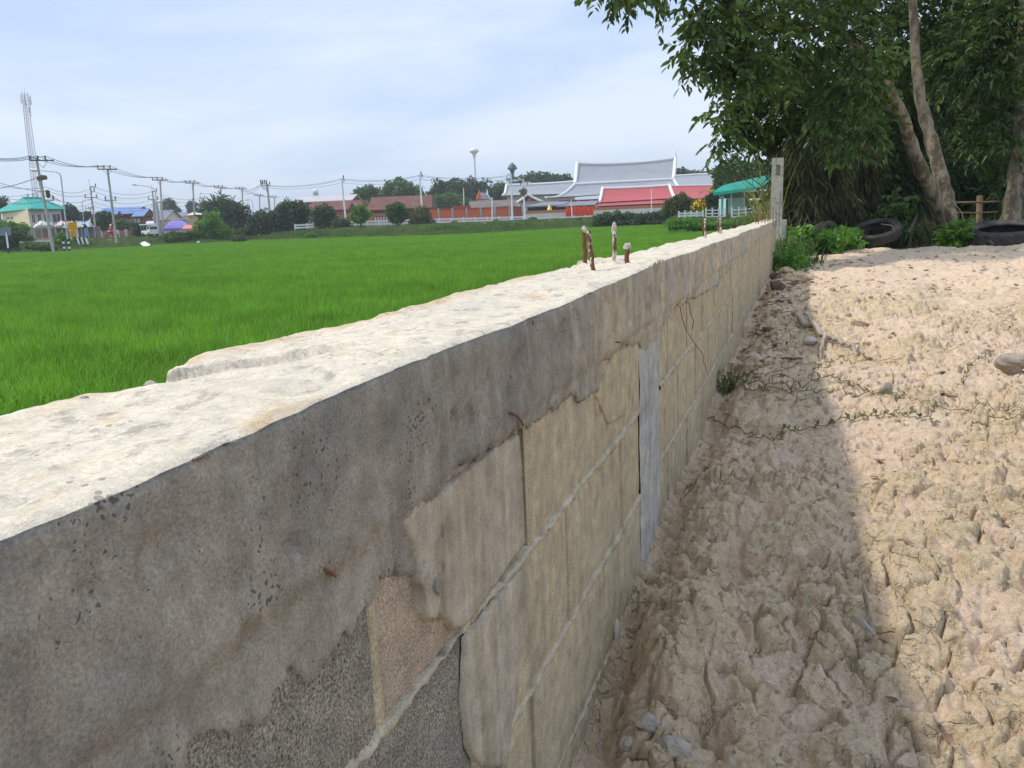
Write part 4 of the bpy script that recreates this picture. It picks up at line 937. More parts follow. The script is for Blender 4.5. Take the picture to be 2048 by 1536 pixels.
mb = MB(); limb(mb, [(1903, 478), (1899, 430), (1893, 390), (1876, 330), (1858, 263), (1841, 203), (1832, 127), (1828, 42), (1820, -40), (1812, -160)], .145, .055, 14.0, 12, 1); mb.build('trunk', m_bark, t1, smooth=True)
mb = MB(); limb(mb, [(1893, 470), (1876, 420), (1858, 373), (1828, 305), (1807, 237), (1782, 186), (1727, 97), (1667, 55), (1600, 0), (1520, -60)], .13, .045, 14.3, 12, 2, 11.0); mb.build('trunk', m_bark, t1, smooth=True)
mb = MB(); limb(mb, [(1807, 237), (1760, 215), (1700, 190), (1640, 170), (1560, 130), (1500, 120)], .05, .012, 13.4, 7, 3, 10.5); mb.build('branch', m_barkd, t1, smooth=True)
mb = MB(); limb(mb, [(1667, 55), (1610, 60), (1560, 75), (1500, 90), (1440, 100)], .04, .01, 12, 7, 4, 9.6); mb.build('branch', m_barkd, t1, smooth=True)
mb = MB(); limb(mb, [(1727, 97), (1735, 150), (1740, 200), (1725, 260)], .03, .01, 12.2, 6, 5, 11); mb.build('branch', m_barkd, t1, smooth=True)
mb = MB(); limb(mb, [(1520, -60), (1440, -60), (1360, -20), (1310, 0)], .03, .01, 10.6, 6, 6, 9.4); mb.build('branch', m_barkd, t1, smooth=True)
BL = [pblob(1435, 60, 54, 9.6), pblob(1385, 105, 31, 9.4), pblob(1510, 100, 74, 10.0), pblob(1480, 190, 47, 13.0), pblob(1515, 235, 47, 13.0), pblob(1465, 140, 38, 9.6),
      pblob(1560, 50, 110, 10.6), pblob(1560, 180, 95, 13.0), pblob(1540, 235, 52, 13.0), pblob(1650, 80, 110, 11.4), pblob(1650, 190, 90, 13.0), pblob(1690, 235, 65, 11.2),
      pblob(1420, 10, 52, 9.2), pblob(1270, -50, 52, 9.0), pblob(1225, -70, 60, 8.8), pblob(1430, -120, 140, 9.5), pblob(1600, -160, 190, 10.6), pblob(1770, -80, 150, 16.0), pblob(1790, 60, 120, 16.5), pblob(1930, -20, 160, 16.5), pblob(1780, -300, 210, 12.5),
      pblob(1460, 262, 21, 9.9), pblob(1514, 275, 24, 13.0), pblob(1590, 262, 42, 13.0), pblob(1735, 250, 40, 10.8), pblob(1725, 140, 60, 10.6), pblob(1440, 235, 21, 9.8), pblob(1750, 130, 90, 16.0), pblob(1445, 285, 13, 9.8)]
BL = [(*b[:6], b[3]**1.6) for b in BL]
V_, F_ = foliage(BL, 44000, .114, .025, 41, droop=.26, shell=.25, twig=9, flat=.9); npmesh('crown', V_, F_, m_leaf_near, t1)
t2 = thing('roadside_tree', 'tree with a straight brown trunk leaving the frame at right', 'tree', at(2021, 450, 14.4))
mb = MB(); limb(mb, [(2016, 462), (2024, 420), (2032, 360), (2042, 280), (2046, 150), (2050, 0), (2050, -120)], .17, .08, 14.4, 10, 7); mb.build('trunk', m_bark, t2, smooth=True)
mb = MB(); limb(mb, [(2040, 462), (2052, 400), (2062, 330), (2085, 200), (2100, 0)], .14, .07, 14.6, 10, 8); mb.build('trunk', m_bark, t2, smooth=True)
B2 = [pblob(1960, 110, 95, 14.5), pblob(2050, 60, 130, 14.5), pblob(2070, 230, 120, 14.5), pblob(1970, 260, 70, 14.8), pblob(2010, 380, 45, 16), pblob(2150, -100, 200, 15)]
V_, F_ = foliage(B2, 20000, .15, .024, 42, droop=.3, shell=.3, twig=7); npmesh('crown', V_, F_, m_leaf_near, t2)
# dense undergrowth behind the clay
def shrub(name, label, blobs, n, L_, w, mt, seed, base, cat='shrub', group=None, droop=.4, stems=5, twig=6, shell=.3):
    o = thing(name, label, cat, base, group); rs_ = np.random.RandomState(seed); mb = MB()
    for i in range(stems):
        b = blobs[rs_.randint(len(blobs))]; s0 = np.asarray(base)+rs_.randn(3)*[.25, .25, 0]; e = np.array(b[:3])+rs_.randn(3)*.2
        mid = (s0+e)/2+rs_.randn(3)*.15; mb.tube([s0, mid, e], [.03, .02, .008], 5)
    mb.build('stems', m_barkd, o)
    V_, F_ = foliage(blobs, n, L_, w, seed, droop=droop, shell=shell, twig=twig); npmesh('foliage', V_, F_, mt, o); return o
g_u = 'dark undergrowth behind the tyres'
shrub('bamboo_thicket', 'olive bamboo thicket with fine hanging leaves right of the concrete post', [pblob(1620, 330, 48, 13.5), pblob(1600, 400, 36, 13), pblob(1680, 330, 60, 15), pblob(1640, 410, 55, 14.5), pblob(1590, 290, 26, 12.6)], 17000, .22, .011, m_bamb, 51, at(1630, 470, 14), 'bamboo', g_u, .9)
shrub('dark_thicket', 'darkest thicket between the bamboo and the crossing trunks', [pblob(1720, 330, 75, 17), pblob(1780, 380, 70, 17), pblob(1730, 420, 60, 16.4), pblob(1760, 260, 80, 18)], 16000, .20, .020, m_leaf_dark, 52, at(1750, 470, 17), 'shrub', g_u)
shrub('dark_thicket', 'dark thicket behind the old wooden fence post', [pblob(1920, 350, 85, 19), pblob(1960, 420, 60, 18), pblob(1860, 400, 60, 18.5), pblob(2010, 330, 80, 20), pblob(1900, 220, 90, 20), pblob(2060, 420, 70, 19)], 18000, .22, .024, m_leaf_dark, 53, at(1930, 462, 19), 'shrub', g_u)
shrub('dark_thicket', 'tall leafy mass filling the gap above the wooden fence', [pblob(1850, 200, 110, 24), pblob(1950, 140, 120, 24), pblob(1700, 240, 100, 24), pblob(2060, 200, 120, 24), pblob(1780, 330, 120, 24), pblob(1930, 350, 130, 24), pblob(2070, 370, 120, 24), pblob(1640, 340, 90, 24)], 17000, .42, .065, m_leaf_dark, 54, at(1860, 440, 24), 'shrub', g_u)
shrub('leafy_sapling', 'sapling with large pale green leaves against the crossing trunks', [pblob(1800, 432, 22, 13.6), pblob(1812, 405, 17, 13.6)], 230, .14, .03, m_leaf_mid, 55, at(1806, 465, 13.6), 'sapling', None, .5, 4)
shrub('leafy_weed', 'broad leaved green weed in front of the trunk foot and truck tyre', [pblob(1912, 468, 18, 12.2), pblob(1926, 456, 12, 12.2), pblob(1900, 475, 12, 12.2)], 620, .10, .026, m_leaf_lite, 56, at(1912, 490, 12.2), 'weed', None, .2, 4)
def plantbed(px0, px1, py0, py1, D0, D1, n, seed, name, label, mt=m_weed, L_=.10, w=.028, zt=.28):
    rs_ = np.random.RandomState(seed); bl = []
    for i in range(16):
        px = rs_.uniform(px0, px1); D_ = rs_.uniform(D0, D1); q = at(px, 470, D_); bl.append((q[0], q[1], -.70+rs_.uniform(0, zt), rs_.uniform(.13, .26), rs_.uniform(.2, .4), rs_.uniform(.08, .17), 1.))
    V_, F_ = foliage(bl, n, L_, w, seed, droop=.1, shell=.4, twig=0); o = npmesh(name, V_, F_, mt); tag(o, label, 'weeds', kind='stuff')
plantbed(1585, 1695, 0, 0, 11.2, 13.0, 3000, 61, 'ground_creepers', 'bright green leafy creepers covering the ground around the half buried tyre', zt=.26)
plantbed(1570, 1590, 0, 0, 8.8, 10.2, 1500, 62, 'ground_creepers', 'low dark green weeds at the foot of the wall end', zt=.08, L_=.06, w=.014)
# leaf mould slope under the trees
rs = np.random.RandomState(8); src = blades(60, .35, .10, .45, .02, 1.0, 15, m_=m_bamb, name='scrub_tuft_mesh')
pts = []
for i in range(1500):
    x = rs.uniform(-1.2, 14); y = rs.uniform(15.0, 30) if x > .2 else rs.uniform(10.5, 30); pts.append((x, y, float(terrain(x, y))+.02))
scatter('dark_scrub', pts, [rs.uniform(.6, 1.5) for _ in pts], rs.rand(len(pts))*6.28, src, m_bamb, 'shaded scrub and tall grass under the trees behind the tyres', 'scrub')
# fallen bamboo canes / twigs
for i, (a, b, c, d, D_) in enumerate([((1583), 455, 1622, 520, 12), (1840, 300, 1895, 470, 13.8), (1930, 470, 1905, 400, 13.6), (1790, 470, 1762, 448, 12.3)]):
    mb = MB(); p0 = at(a, b, D_); p1 = at(c, d, D_) if d < 500 else at(c, 478, 12); mb.tube([p0, (p0+p1)/2+np.array([.05, 0, .06]), p1], [.006, .01, .006], 5)
    tag(mb.build('dry_cane', m_dry), ['pale dry cane leaning beside the end of the wall', 'thin grey stem hanging in front of the crossing trunks', 'thin bare stem leaning right of the trunk foot', 'dry twig lying over the tilted tyre'][i], 'stem')
# tall reeds near post
o = thing('reed_clump', 'tall arching yellow green reeds behind the white fence beside the post', 'reeds', at(1535, 450, 13.5)); rs = np.random.RandomState(77); mb = MB()
for i in range(170):
    b = at(rs.uniform(1515, 1556), 452, rs.uniform(12.5, 15.5)); b[2] = -1.0; h = rs.uniform(1.2, 2.25); a = rs.uniform(0, 6.28); e = rs.uniform(.2, .9); w = .011
    d = np.array([math.cos(a), math.sin(a), 0]); s_ = np.array([-d[1], d[0], 0])
    P = [b+d*e*h*t**2.2+np.array([0, 0, h*(t-.35*e*t**3)]) for t in np.linspace(0, 1, 7)]
    V_ = []
    for k, p in enumerate(P): ww = w*(1-.9*(k/6)**2); V_ += [p-s_*ww, p+s_*ww]
    mb.add(V_, [(2*k, 2*k+1, 2*k+3, 2*k+2) for k in range(6)])
mb.build('blades', m_reed, o)['kind'] = 'stuff'
mb = MB()
for px0, py0, px1, py1 in [(1560, 400, 1445, 318), (1556, 380, 1500, 325), (1560, 420, 1472, 345)]: mb.tube([at(px0, py0, 13.5), at((px0+px1)/2, (py0+py1)/2-3, 13.4), at(px1, py1, 13.2)], [.012, .009, .004], 5)
mb.build('cane', m_reed, o)
# wooden fence
o = thing('wooden_fence', 'old grey wooden post with two thin rails under the trees', 'fence', at(1958, 452, 15)); mb = MB(); mb.tube([at(1957, 460, 15), at(1960, 392, 15)], [.055, .06], 7); mb.build('post', m_wood, o)
for a, b, c, d, r_ in [(1905, 405, 2040, 401, .022), (1905, 425, 1995, 424, .015)]:
    mb = MB(); mb.tube([at(a, b, 14.9), at((a+c)/2, (b+d)/2+1, 14.9), at(c, d, 14.9)], r_, 6); mb.build('rail', m_wood, o)
# ================================================================== BACKGROUND BUILDINGS
UPV = np.array([0, 0, 1.])
def unit(v): v = np.asarray(v, float); return v/np.linalg.norm(v)
def xy(v, z): return np.array([v[0], v[1], z])
def fwd2(px=1024, py=440): r = ray(px, py); return unit([r[0], r[1], 0])
def wallbox(mb, A_, B_, z0, z1, depth, back=None):
    """box standing on line A-B, going away from the camera by depth"""
    A_ = xy(A_, 0); B_ = xy(B_, 0); d = unit(B_-A_); n = np.array([-d[1], d[0], 0])
    if np.dot(n, fwd2()) < 0: n = -n
    P = [A_, B_, B_+n*depth, A_+n*depth]
    mb.hexa([xy(p, z0) for p in P]+[xy(p, z1) for p in P]); return n, d
def onwall(mb, A_, B_, u0, u1, z0, z1, out_=.04, th=.06):
    A_ = xy(A_, 0); B_ = xy(B_, 0); d = unit(B_-A_); n = np.array([d[1], -d[0], 0])
    if np.dot(n, fwd2()) > 0: n = -n
    L_ = np.linalg.norm(B_-A_); c = A_+d*L_*(u0+u1)/2+n*(out_-th/2); c[2] = (z0+z1)/2
    mb.box(c, L_*(u1-u0), th, z1-z0, (d, n, UPV))
def gable(o, E1, E2, ridge_z, span, th, m_roof, m_wall=None, over=.0, name='roof', hip=0.0):
    """ridge parallel to front eave E1-E2, span = horizontal depth of the whole roof"""
    E1 = np.asarray(E1, float); E2 = np.asarray(E2, float); d = unit(xy(E2-E1, 0)); n = np.array([-d[1], d[0], 0])
    if np.dot(n, fwd2()) < 0: n = -n
    R1 = xy(E1+n*span/2+d*hip, ridge_z); R2 = xy(E2+n*span/2-d*hip, ridge_z); B1 = E1+n*span; B2 = E2+n*span
    mb = MB(); mb.slab([E1, E2, R2, R1], th); mb.slab([R1, R2, B2, B1], th)
    if hip: mb.slab([E1, R1, B1], th); mb.slab([E2, B2, R2], th)
    r = mb.build(name, m_roof, o)
    if m_wall and not hip:
        mb = MB(); mb.slab([E1+d*.3-UPV*.05, R1+d*.3-UPV*.2, B1+d*.3-UPV*.05], .1); mb.build('gable_wall', m_wall, o); mb = MB(); mb.slab([E2-d*.3-UPV*.05, B2-d*.3-UPV*.05, R2-d*.3-UPV*.2], .1); mb.build('gable_wall', m_wall, o)
    return r, (R1, R2, B1, B2)
def windows(o, A_, B_, us, z0, z1, frm=m_white, gl=m_glass):
    for u0, u1 in us:
        mb = MB(); onwall(mb, A_, B_, u0, u1, z0, z1, .05, .08); f = mb.build('window', frm, o)
        L_ = np.linalg.norm(xy(B_, 0)-xy(A_, 0)); e = .10/L_; mid = (u0+u1)/2; mb = MB()
        onwall(mb, A_, B_, u0+e, mid-e*.4, z0+.1, z1-.1, .07, .05); onwall(mb, A_, B_, mid+e*.4, u1-e, z0+.1, z1-.1, .07, .05); mb.build('pane', gl, f)
# --- cream house, teal hip roof
D = 122.
lC = at(6, 440, D+6); cC = at(59, 440, D-2); rC = at(123, 440, D+4)
h = thing('house', 'cream two storey house with teal hipped roof behind the nearest power pole', 'house', xy(cC, ROADZ)); ze = at(60, 419, D)[2]
mb = MB(); fb = lC+(rC-cC); mb.hexa([xy(lC, ROADZ-1), xy(cC, ROADZ-1), xy(rC, ROADZ-1), xy(fb, ROADZ-1), xy(lC, ze+.1), xy(cC, ze+.1), xy(rC, ze+.1), xy(fb, ze+.1)]); mb.build('wall', m_cream, h)
mb = MB(); onwall(mb, cC, rC, 0.0, 1.0, ROADZ, ze+.1, .06, .1); mb.build('front_wall', m_creamg, h)  # greyer sheet paints in the shade of the side turned from the sun
windows(h, cC, rC, [(.06, .17), (.24, .36), (.44, .62), (.70, .98)], ze-2.1, ze-.7)
mb = MB(); onwall(mb, cC, rC, -.02, 1.02, ze-2.75, ze-2.5, .3, .3); mb.build('balcony_ledge', m_creamg, h)
mb = MB(); onwall(mb, lC, cC, .16, .26, ze-1.2, ze-.9, .04, .08); onwall(mb, lC, cC, .31, .41, ze-1.2, ze-.9, .04, .08); mb.build('vent', m_glass, h)
e1 = at(-16, 421, D+6.5); e2 = at(64, 419.5, D-3.2); e3 = at(131, 419, D+4); z_ = ze; e4 = e1+(e3-e2); r1 = at(44, 396.5, D+3.5); r2 = at(79, 397, D+6)
E_ = [xy(p, z_) for p in (e1, e2, e3, e4)]; rz = r1[2]; r1 = xy(r1, rz); r2 = xy(r2, rz)
mb = MB(); mb.slab([E_[0], E_[1], r1], .15); mb.slab([E_[1], E_[2], r2, r1], .15); mb.slab([E_[2], E_[3], r2], .15); mb.slab([E_[3], E_[0], r1, r2], .15); mb.build('roof', m_teal, h)
mb = MB(); mb.tube([E_[1]+UPV*.08, r1+UPV*.1], .12, 5); mb.tube([r1+UPV*.1, r2+UPV*.1], .12, 5); mb.tube([r2+UPV*.1, E_[2]+UPV*.08], .12, 5); mb.build('ridge_cap', m_teald, h)
for q in (.35, .65, .9): mb = MB(); p = r1+(r2-r1)*q; mb.lathe(p, [(.12, 0), (.12, .5), (.2, .52), (.2, .62), (.01, .7)], 8); mb.build('roof_vent', m_metal, h)
# --- plastic covered market tents
def tunnel(px0, px1, ptop, pbase, D, dep, mt, label, seed, name='plastic_tent'):
    o = thing(name, label, 'tent', xy(at((px0+px1)/2, pbase, D), ROADZ)); A_ = at(px0, pbase, D); B_ = at(px1, pbase, D); zb = A_[2]; zt = at((px0+px1)/2, ptop, D)[2]
    d = B_-A_; n = fwd2(px0); nu, nv = 26, 10; rs_ = np.random.RandomState(seed); V_ = []
    for j in range(nv+1):
        for i in range(nu+1):
            u = i/nu; v = j/nv; arch = (1-abs(2*u-1)**3.2)*(.90+.10*math.cos((u*2.5+seed)*6.28)); q = A_+d*u+n*dep*v
            V_.append(xy(q, zb+(zt-zb)*(arch*(1-(2*v-1)**4*.5))+rs_.randn()*.06))
    F_ = [(j*(nu+1)+i, j*(nu+1)+i+1, (j+1)*(nu+1)+i+1, (j+1)*(nu+1)+i) for j in range(nv) for i in range(nu)]
    npmesh('cover', V_, F_, mt, o, smooth=False)
    for u in (0.02, .35, .65, .98):
        for q in (A_+d*u+n*.3, A_+d*u+n*(.3+dep*.8)): mb = MB(); mb.tube([xy(q, ROADZ-.2), xy(q, zb+.2)], .05, 5); mb.build('pole', m_metal, o)
    return o
tunnel(66, 112, 441.5, 457, 106, 4, m_plast, 'white crumpled plastic tent left of the yellow signs', 1)
tunnel(108, 152, 442, 455, 107.5, 4, m_plastp, 'pink and white plastic tent directly behind the yellow signs', 2)
tunnel(148, 189, 442, 456, 107, 4, m_plastb, 'blue and white plastic tent right of the yellow signs', 3)
mb = MB(); A_ = at(55, 470, 110); B_ = at(200, 466, 110); wallbox(mb, A_, B_, ROADZ-.5, at(120, 456, 110)[2], .3); o = mb.build('brown_wall', mat('brown_wall_m', (.24, .19, .15), .9, (.32, .26, .20), .6, 4)); tag(o, 'low weathered brown wall under the plastic tents', 'wall')
# low slab
o = thing('low_shelter', 'flat low grey roof slab with red bricks on it near the blue sign', 'shelter', xy(at(80, 490, 92), -1.2)); mb = MB(); A_ = at(39, 483, 92); B_ = at(118, 477, 94); wallbox(mb, A_, B_, A_[2]-.18, A_[2], 3.5); mb.build('roof_slab', m_offw, o)
mb = MB(); wallbox(mb, A_+(B_-A_)*.02, A_+(B_-A_)*.98, -1.9, A_[2]-.19, 3.0); mb.build('wall', m_conc, o)
mb = MB(); wallbox(mb, A_+(B_-A_)*.2+fwd2()*2, A_+(B_-A_)*.8+fwd2()*2, A_[2]+.002, A_[2]+.22, .5); mb.build('brick_row', m_pinkw, o)
# pink brick wall with white posts, panels as parts
o = thing('brick_fence', 'pinkish brick garden wall in panels between white posts', 'wall', xy(at(235, 478, 112), ROADZ))
for i in range(4):
    a, b = 203+17*i, 203+17*(i+1); A_ = at(a, 479-i, 112+i*.6); B_ = at(b, 478-i, 112+(i+1)*.6); zt = at(a, 463-i*.7, 112)[2]
    mb = MB(); wallbox(mb, A_, B_, ROADZ-.5, zt, .15); mb.build('panel', m_pinkw, o); mb = MB(); mb.box(xy(A_, (zt+.15+ROADZ-.5)/2), .3, .3, zt+.65-ROADZ); mb.build('post', m_offw, o)
mb = MB(); mb.box(xy(B_, (zt+.15+ROADZ-.5)/2), .3, .3, zt+.65-ROADZ); mb.build('post', m_offw, o)
# --- blue roofed wooden house
D = 135.; h = thing('house', 'dark brown timber house with blue tiled roof and small gable', 'house', xy(at(240, 455, D), ROADZ))
E1 = at(187, 430, D); E2 = at(268, 429, D); E2[2] = E1[2]; rz = at(225, 415.5, D+4)[2]
gable(h, E1, E2, rz, 8., .15, m_broof, m_brownw)
mb = MB(); A_ = at(190, 430, D+.6); B_ = at(266, 430, D+.6); wallbox(mb, A_, B_, ROADZ-.5, E1[2]+.1, 6.5); mb.build('wall', m_brownw, h)
E3 = at(262, 433, D-1.5); E4 = at(287, 432, D-1.5); E4[2] = E3[2]; gable(h, E3, E4, at(265, 418.5, D+1)[2], 5.5, .14, m_broof, m_brownw, name='side_roof')
mb = MB(); A_ = at(264, 440, D-.8); B_ = at(284, 440, D-.8); wallbox(mb, A_, B_, ROADZ-.5, E3[2]+.05, 4); mb.build('side_wall', m_brownw, h)
p0 = at(231, 431.5, D-1.2); p1 = at(247, 431, D-1.2); pt = at(239, 421.5, D-1.2); p1[2] = p0[2]; n = fwd2(240)
mb = MB(); mb.slab([p0, pt, pt+n*3, p0+n*3], .12); mb.slab([pt, p1, p1+n*3, pt+n*3], .12); mb.build('dormer_roof', m_broof, h)
mb = MB(); mb.slab([p0+n*.2-UPV*.1, p1+n*.2-UPV*.1, pt+n*.2-UPV*.15], .1); mb.build('dormer_gable', m_brownw, h)
windows(h, A_, B_, [(.15, .4), (.55, .8)], at(270, 445, D)[2], at(270, 438, D)[2], m_offw)
windows(h, at(190, 430, D+.6), at(266, 430, D+.6), [(.78, .86), (.9, .97)], at(250, 446, D)[2], at(250, 439, D)[2], m_offw)
# --- grey roofs and tents
def simple_house(px0, px1, pe, pr, pb, D, dep, roofm, wallm, label, hip=0., win=None, over=.5, name='house', cat='house'):
    h = thing(name, label, cat, xy(at((px0+px1)/2, pb, D), ROADZ)); E1 = at(px0, pe, D); E2 = at(px1, pe, D); z_ = at((px0+px1)/2, pe, D)[2]; E1[2] = E2[2] = z_; c = (px0+px1)/2
    gable(h, E1, E2, at(c, pr, D+dep/2)[2], dep, .14, roofm, wallm, hip=hip); d = unit(xy(E2-E1, 0)); mb = MB(); A_ = E1+d*over+fwd2(c)*over; B_ = E2-d*over+fwd2(c)*over
    wallbox(mb, A_, B_, ROADZ-.6, z_+.02, dep-2*over); mb.build('wall', wallm, h)
    if win: windows(h, A_, B_, win, z_-2.2, z_-.9)
    return h
simple_house(283, 330, 441, 421.5, 460, 142, 9, m_groof, m_offw, 'house with dark grey gabled roof behind the roadside poles')
simple_house(322, 360, 440, 426, 458, 150, 9, m_groof, m_creamg, 'second dark grey roof partly hidden by bluish trees')
simple_house(370, 404, 429.5, 424, 447, 138, 8, m_offw, m_yorange, 'small bright orange house with pale roof edge', win=[(.1, .3), (.5, .7)])
def tent(px0, px1, pe, pa, D, mt, label, dep=5):
    o = thing('market_tent', label, 'tent', xy(at((px0+px1)/2, 468, D), ROADZ)); E1 = at(px0, pe, D); E2 = at(px1, pe, D); z_ = at((px0+px1)/2, pe, D)[2]; E1[2] = E2[2] = z_; n = fwd2(px0); B1 = E1+n*dep; B2 = E2+n*dep; ap = xy((E1+B2)/2, at((px0+px1)/2, pa, D+dep/2)[2]); r = unit(E2-E1)*abs(np.linalg.norm(E2-E1))*.22
    mb = MB(); mb.slab([E1, E2, ap+r, ap-r], .05); mb.slab([E2, B2, ap+r], .05); mb.slab([B2, B1, ap-r, ap+r], .05); mb.slab([B1, E1, ap-r], .05)
    for a, b in ((E1, E2), (E2, B2), (E1, B1)): mb.slab([a, b, b-UPV*.35, a-UPV*.35], .03)
    mb.build('canopy', mt, o)
    for p in (E1, E2, B1, B2): mb = MB(); mb.tube([xy(p, ROADZ-.3), xy(p, z_)], .05, 5); mb.build('leg', m_metal, o)
tent(327, 383, 456, 441, 112, m_purple, 'large purple canopy tent beside the songthaew truck')
tent(287, 316, 450, 442, 120, m_lilac, 'pale lilac canopy tent left of the purple one')
tent(364, 390, 457, 450, 109, m_salmon, 'small salmon red canopy at the right of the purple tent', 3)
def arc_roof(px0, px1, pb, pt, D, mt, label):
    o = thing('arched_roof', label, 'shelter', xy(at((px0+px1)/2, 460, D), ROADZ)); A_ = at(px0, pb, D); B_ = at(px1, pb, D); A_[2] = B_[2] = at((px0+px1)/2, pb, D)[2]; zt = at((px0+px1)/2, pt, D)[2]; n = fwd2(px0); V_ = []
    for i in range(13):
        u = i/12; p = A_+(B_-A_)*u; z_ = A_[2]+(zt-A_[2])*math.sin(math.pi*u)**.8; V_ += [xy(p, z_), xy(p+n*4, z_), xy(p, z_-.12), xy(p+n*4, z_-.12)]
    F_ = []
    for i in range(12): a = 4*i; b = a+4; F_ += [(a, b, b+1, a+1), (a+2, a+3, b+3, b+2), (a, a+2, b+2, b), (a+1, b+1, b+3, a+3)]
    npmesh('roof', V_, F_, mt, o); 
    for p in (A_, B_, A_+n*4, B_+n*4): mb = MB(); mb.tube([xy(p, ROADZ-.3), xy(p, A_[2])], .07, 5); mb.build('post', m_metal, o)
arc_roof(336, 388, 444, 436.5, 122, m_white, 'white arched metal roof above the purple tent')
# --- peach hall with brown roofs
D = 128.
h = thing('hall', 'long peach hall with steep brown tiled roof and white door panels', 'hall', xy(at(800, 440, D), ROADZ))
E1 = at(731, 420.5, D); E2 = at(864, 418, D); E2[2] = E1[2]; gable(h, E1, E2, at(790, 393, D+5)[2], 10, .16, m_brroof, m_brroof, hip=.35)
A_ = at(736, 425, D+.8); B_ = at(859, 425, D+.8); mb = MB(); wallbox(mb, A_, B_, ROADZ-.6, E1[2]+.05, 8); mb.build('wall', m_peach, h)
u0 = (748-736)/(859-736.); u1 = (776-736)/(859-736.)
mb = MB(); onwall(mb, A_, B_, u0-.01, u1+.01, ROADZ, E1[2]-1.0, .04, .08); f = mb.build('door', m_brownw, h)
for k in range(5): mb = MB(); a = u0+(u1-u0)*(k+.1)/5; onwall(mb, A_, B_, a, a+(u1-u0)*.11, ROADZ+.05, E1[2]-1.15, .07, .05); mb.build('door_panel', m_offw, f)
mb = MB(); onwall(mb, A_, B_, 0, 1, E1[2]-.55, E1[2]-.2, .05, .08); mb.build('fascia', m_brownw, h)
h = thing('hall', 'brown roofed peach building with front gable left of the long hall', 'hall', xy(at(665, 440, D), ROADZ))
E1 = at(600, 423, D+2); E2 = at(729, 421.5, D+2); E2[2] = E1[2]; gable(h, E1, E2, at(665, 403, D+6)[2], 8, .16, m_brroof, m_brroof, hip=1.2)
A_ = at(606, 425, D+2.7); B_ = at(724, 425, D+2.7); mb = MB(); wallbox(mb, A_, B_, ROADZ-.6, E1[2]+.05, 6.5); mb.build('wall', m_peach, h)
p0 = at(694, 424, D+.3); p1 = at(715, 423, D+.3); pt = at(704, 405, D+.3); p1[2] = p0[2]; n = fwd2(700)
mb = MB(); mb.slab([p0, pt, pt+n*5, p0+n*5], .14); mb.slab([pt, p1, p1+n*5, pt+n*5], .14); mb.build('gable_roof', m_brroof, h)
mb = MB(); mb.slab([p0+n*.3, p1+n*.3, pt+n*.3-UPV*.2], .1); wallbox(mb, p0+n*.35, p1+n*.35, ROADZ-.6, p0[2], 1.5); mb.build('gable_wall', m_brownw, h)
windows(h, A_, B_, [(.1, .2), (.3, .4), (.5, .6)], ROADZ+.9, E1[2]-.8, m_offw)
h = simple_house(580, 704, 402.5, 391.5, 440, 150, 12, mat('pale_sheet_roof', (.40, .37, .38), .6, (.46, .44, .45), .5, 3), m_brownw, 'long building with pale grey sheet roof behind the brown roofs')
h = simple_house(543, 592, 424, 407, 440, 133, 8, m_brroof, m_peach, 'brown roofed building seen between the dark trees')
# white ball water tank
D = 165; c = at(631, 383, D); o = thing('water_tank', 'white ball shaped water tank on short legs above the pale roof', 'water tank', xy(c, 0)); mb = MB(); r = 5.6*D/F
mb.lathe(c, [(0.01, r)]+[(r*math.sin(math.pi*k/10), r*math.cos(math.pi*k/10)) for k in range(1, 10)]+[(.01, -r)], 16); mb.build('ball', m_white, o, smooth=True)
mb = MB()
for k in range(4): a = k*1.57+.7; q = c+np.array([math.cos(a)*r*.7, math.sin(a)*r*.7, 0]); mb.tube([q-UPV*r*.5, xy(q, ROADZ)], .12, 5)
mb.build('legs', m_conc, o)
# --- water towers
def tower(px, pc, pb, D, prof, mt, label, stem, name='water_tower', lean=None):
    c = at(px, pc, D); k = D/F; o = thing(name, label, 'water tower', xy(c, ROADZ)); mb = MB(); mb.lathe(c, [(a*k, b*k) for a, b in prof], 24); mb.build('bowl', mt, o, smooth=True)
    mb = MB(); zb = ROADZ; mb.lathe(xy(c, 0), [(stem[0]*k, c[2]+prof[-1][1]*k+.1), (stem[1]*k, c[2]+prof[-1][1]*k-6*k), (stem[1]*k, zb)], 16); mb.build('stem', mt, o, smooth=True); return o
o = tower(948, 302, 0, 260, [(.1, 9), (.6, 8), (.8, 6.4), (4, 5.7), (7.6, 3.8), (9, 1.6), (9.6, -.6), (9, -1.8), (6.5, -3.6), (4.6, -5.2), (3.4, -7.5), (2.8, -11)], m_white, 'tall white mushroom water tower on a slender stem', (3.2, 1.7))
o = tower(1024.5, 334, 0, 190, [(.1, 8.6), (1.9, 8.4), (1.9, 6.4), (4.2, 5.6), (7.4, 2.2), (9.2, -1.2), (10.2, -3.4), (10.0, -4.2), (6.0, -5.6), (4.6, -8), (3.4, -12), (2.9, -16)], m_green_t, 'dark green mushroom water tower beside the power poles', (2.9, 2.3))
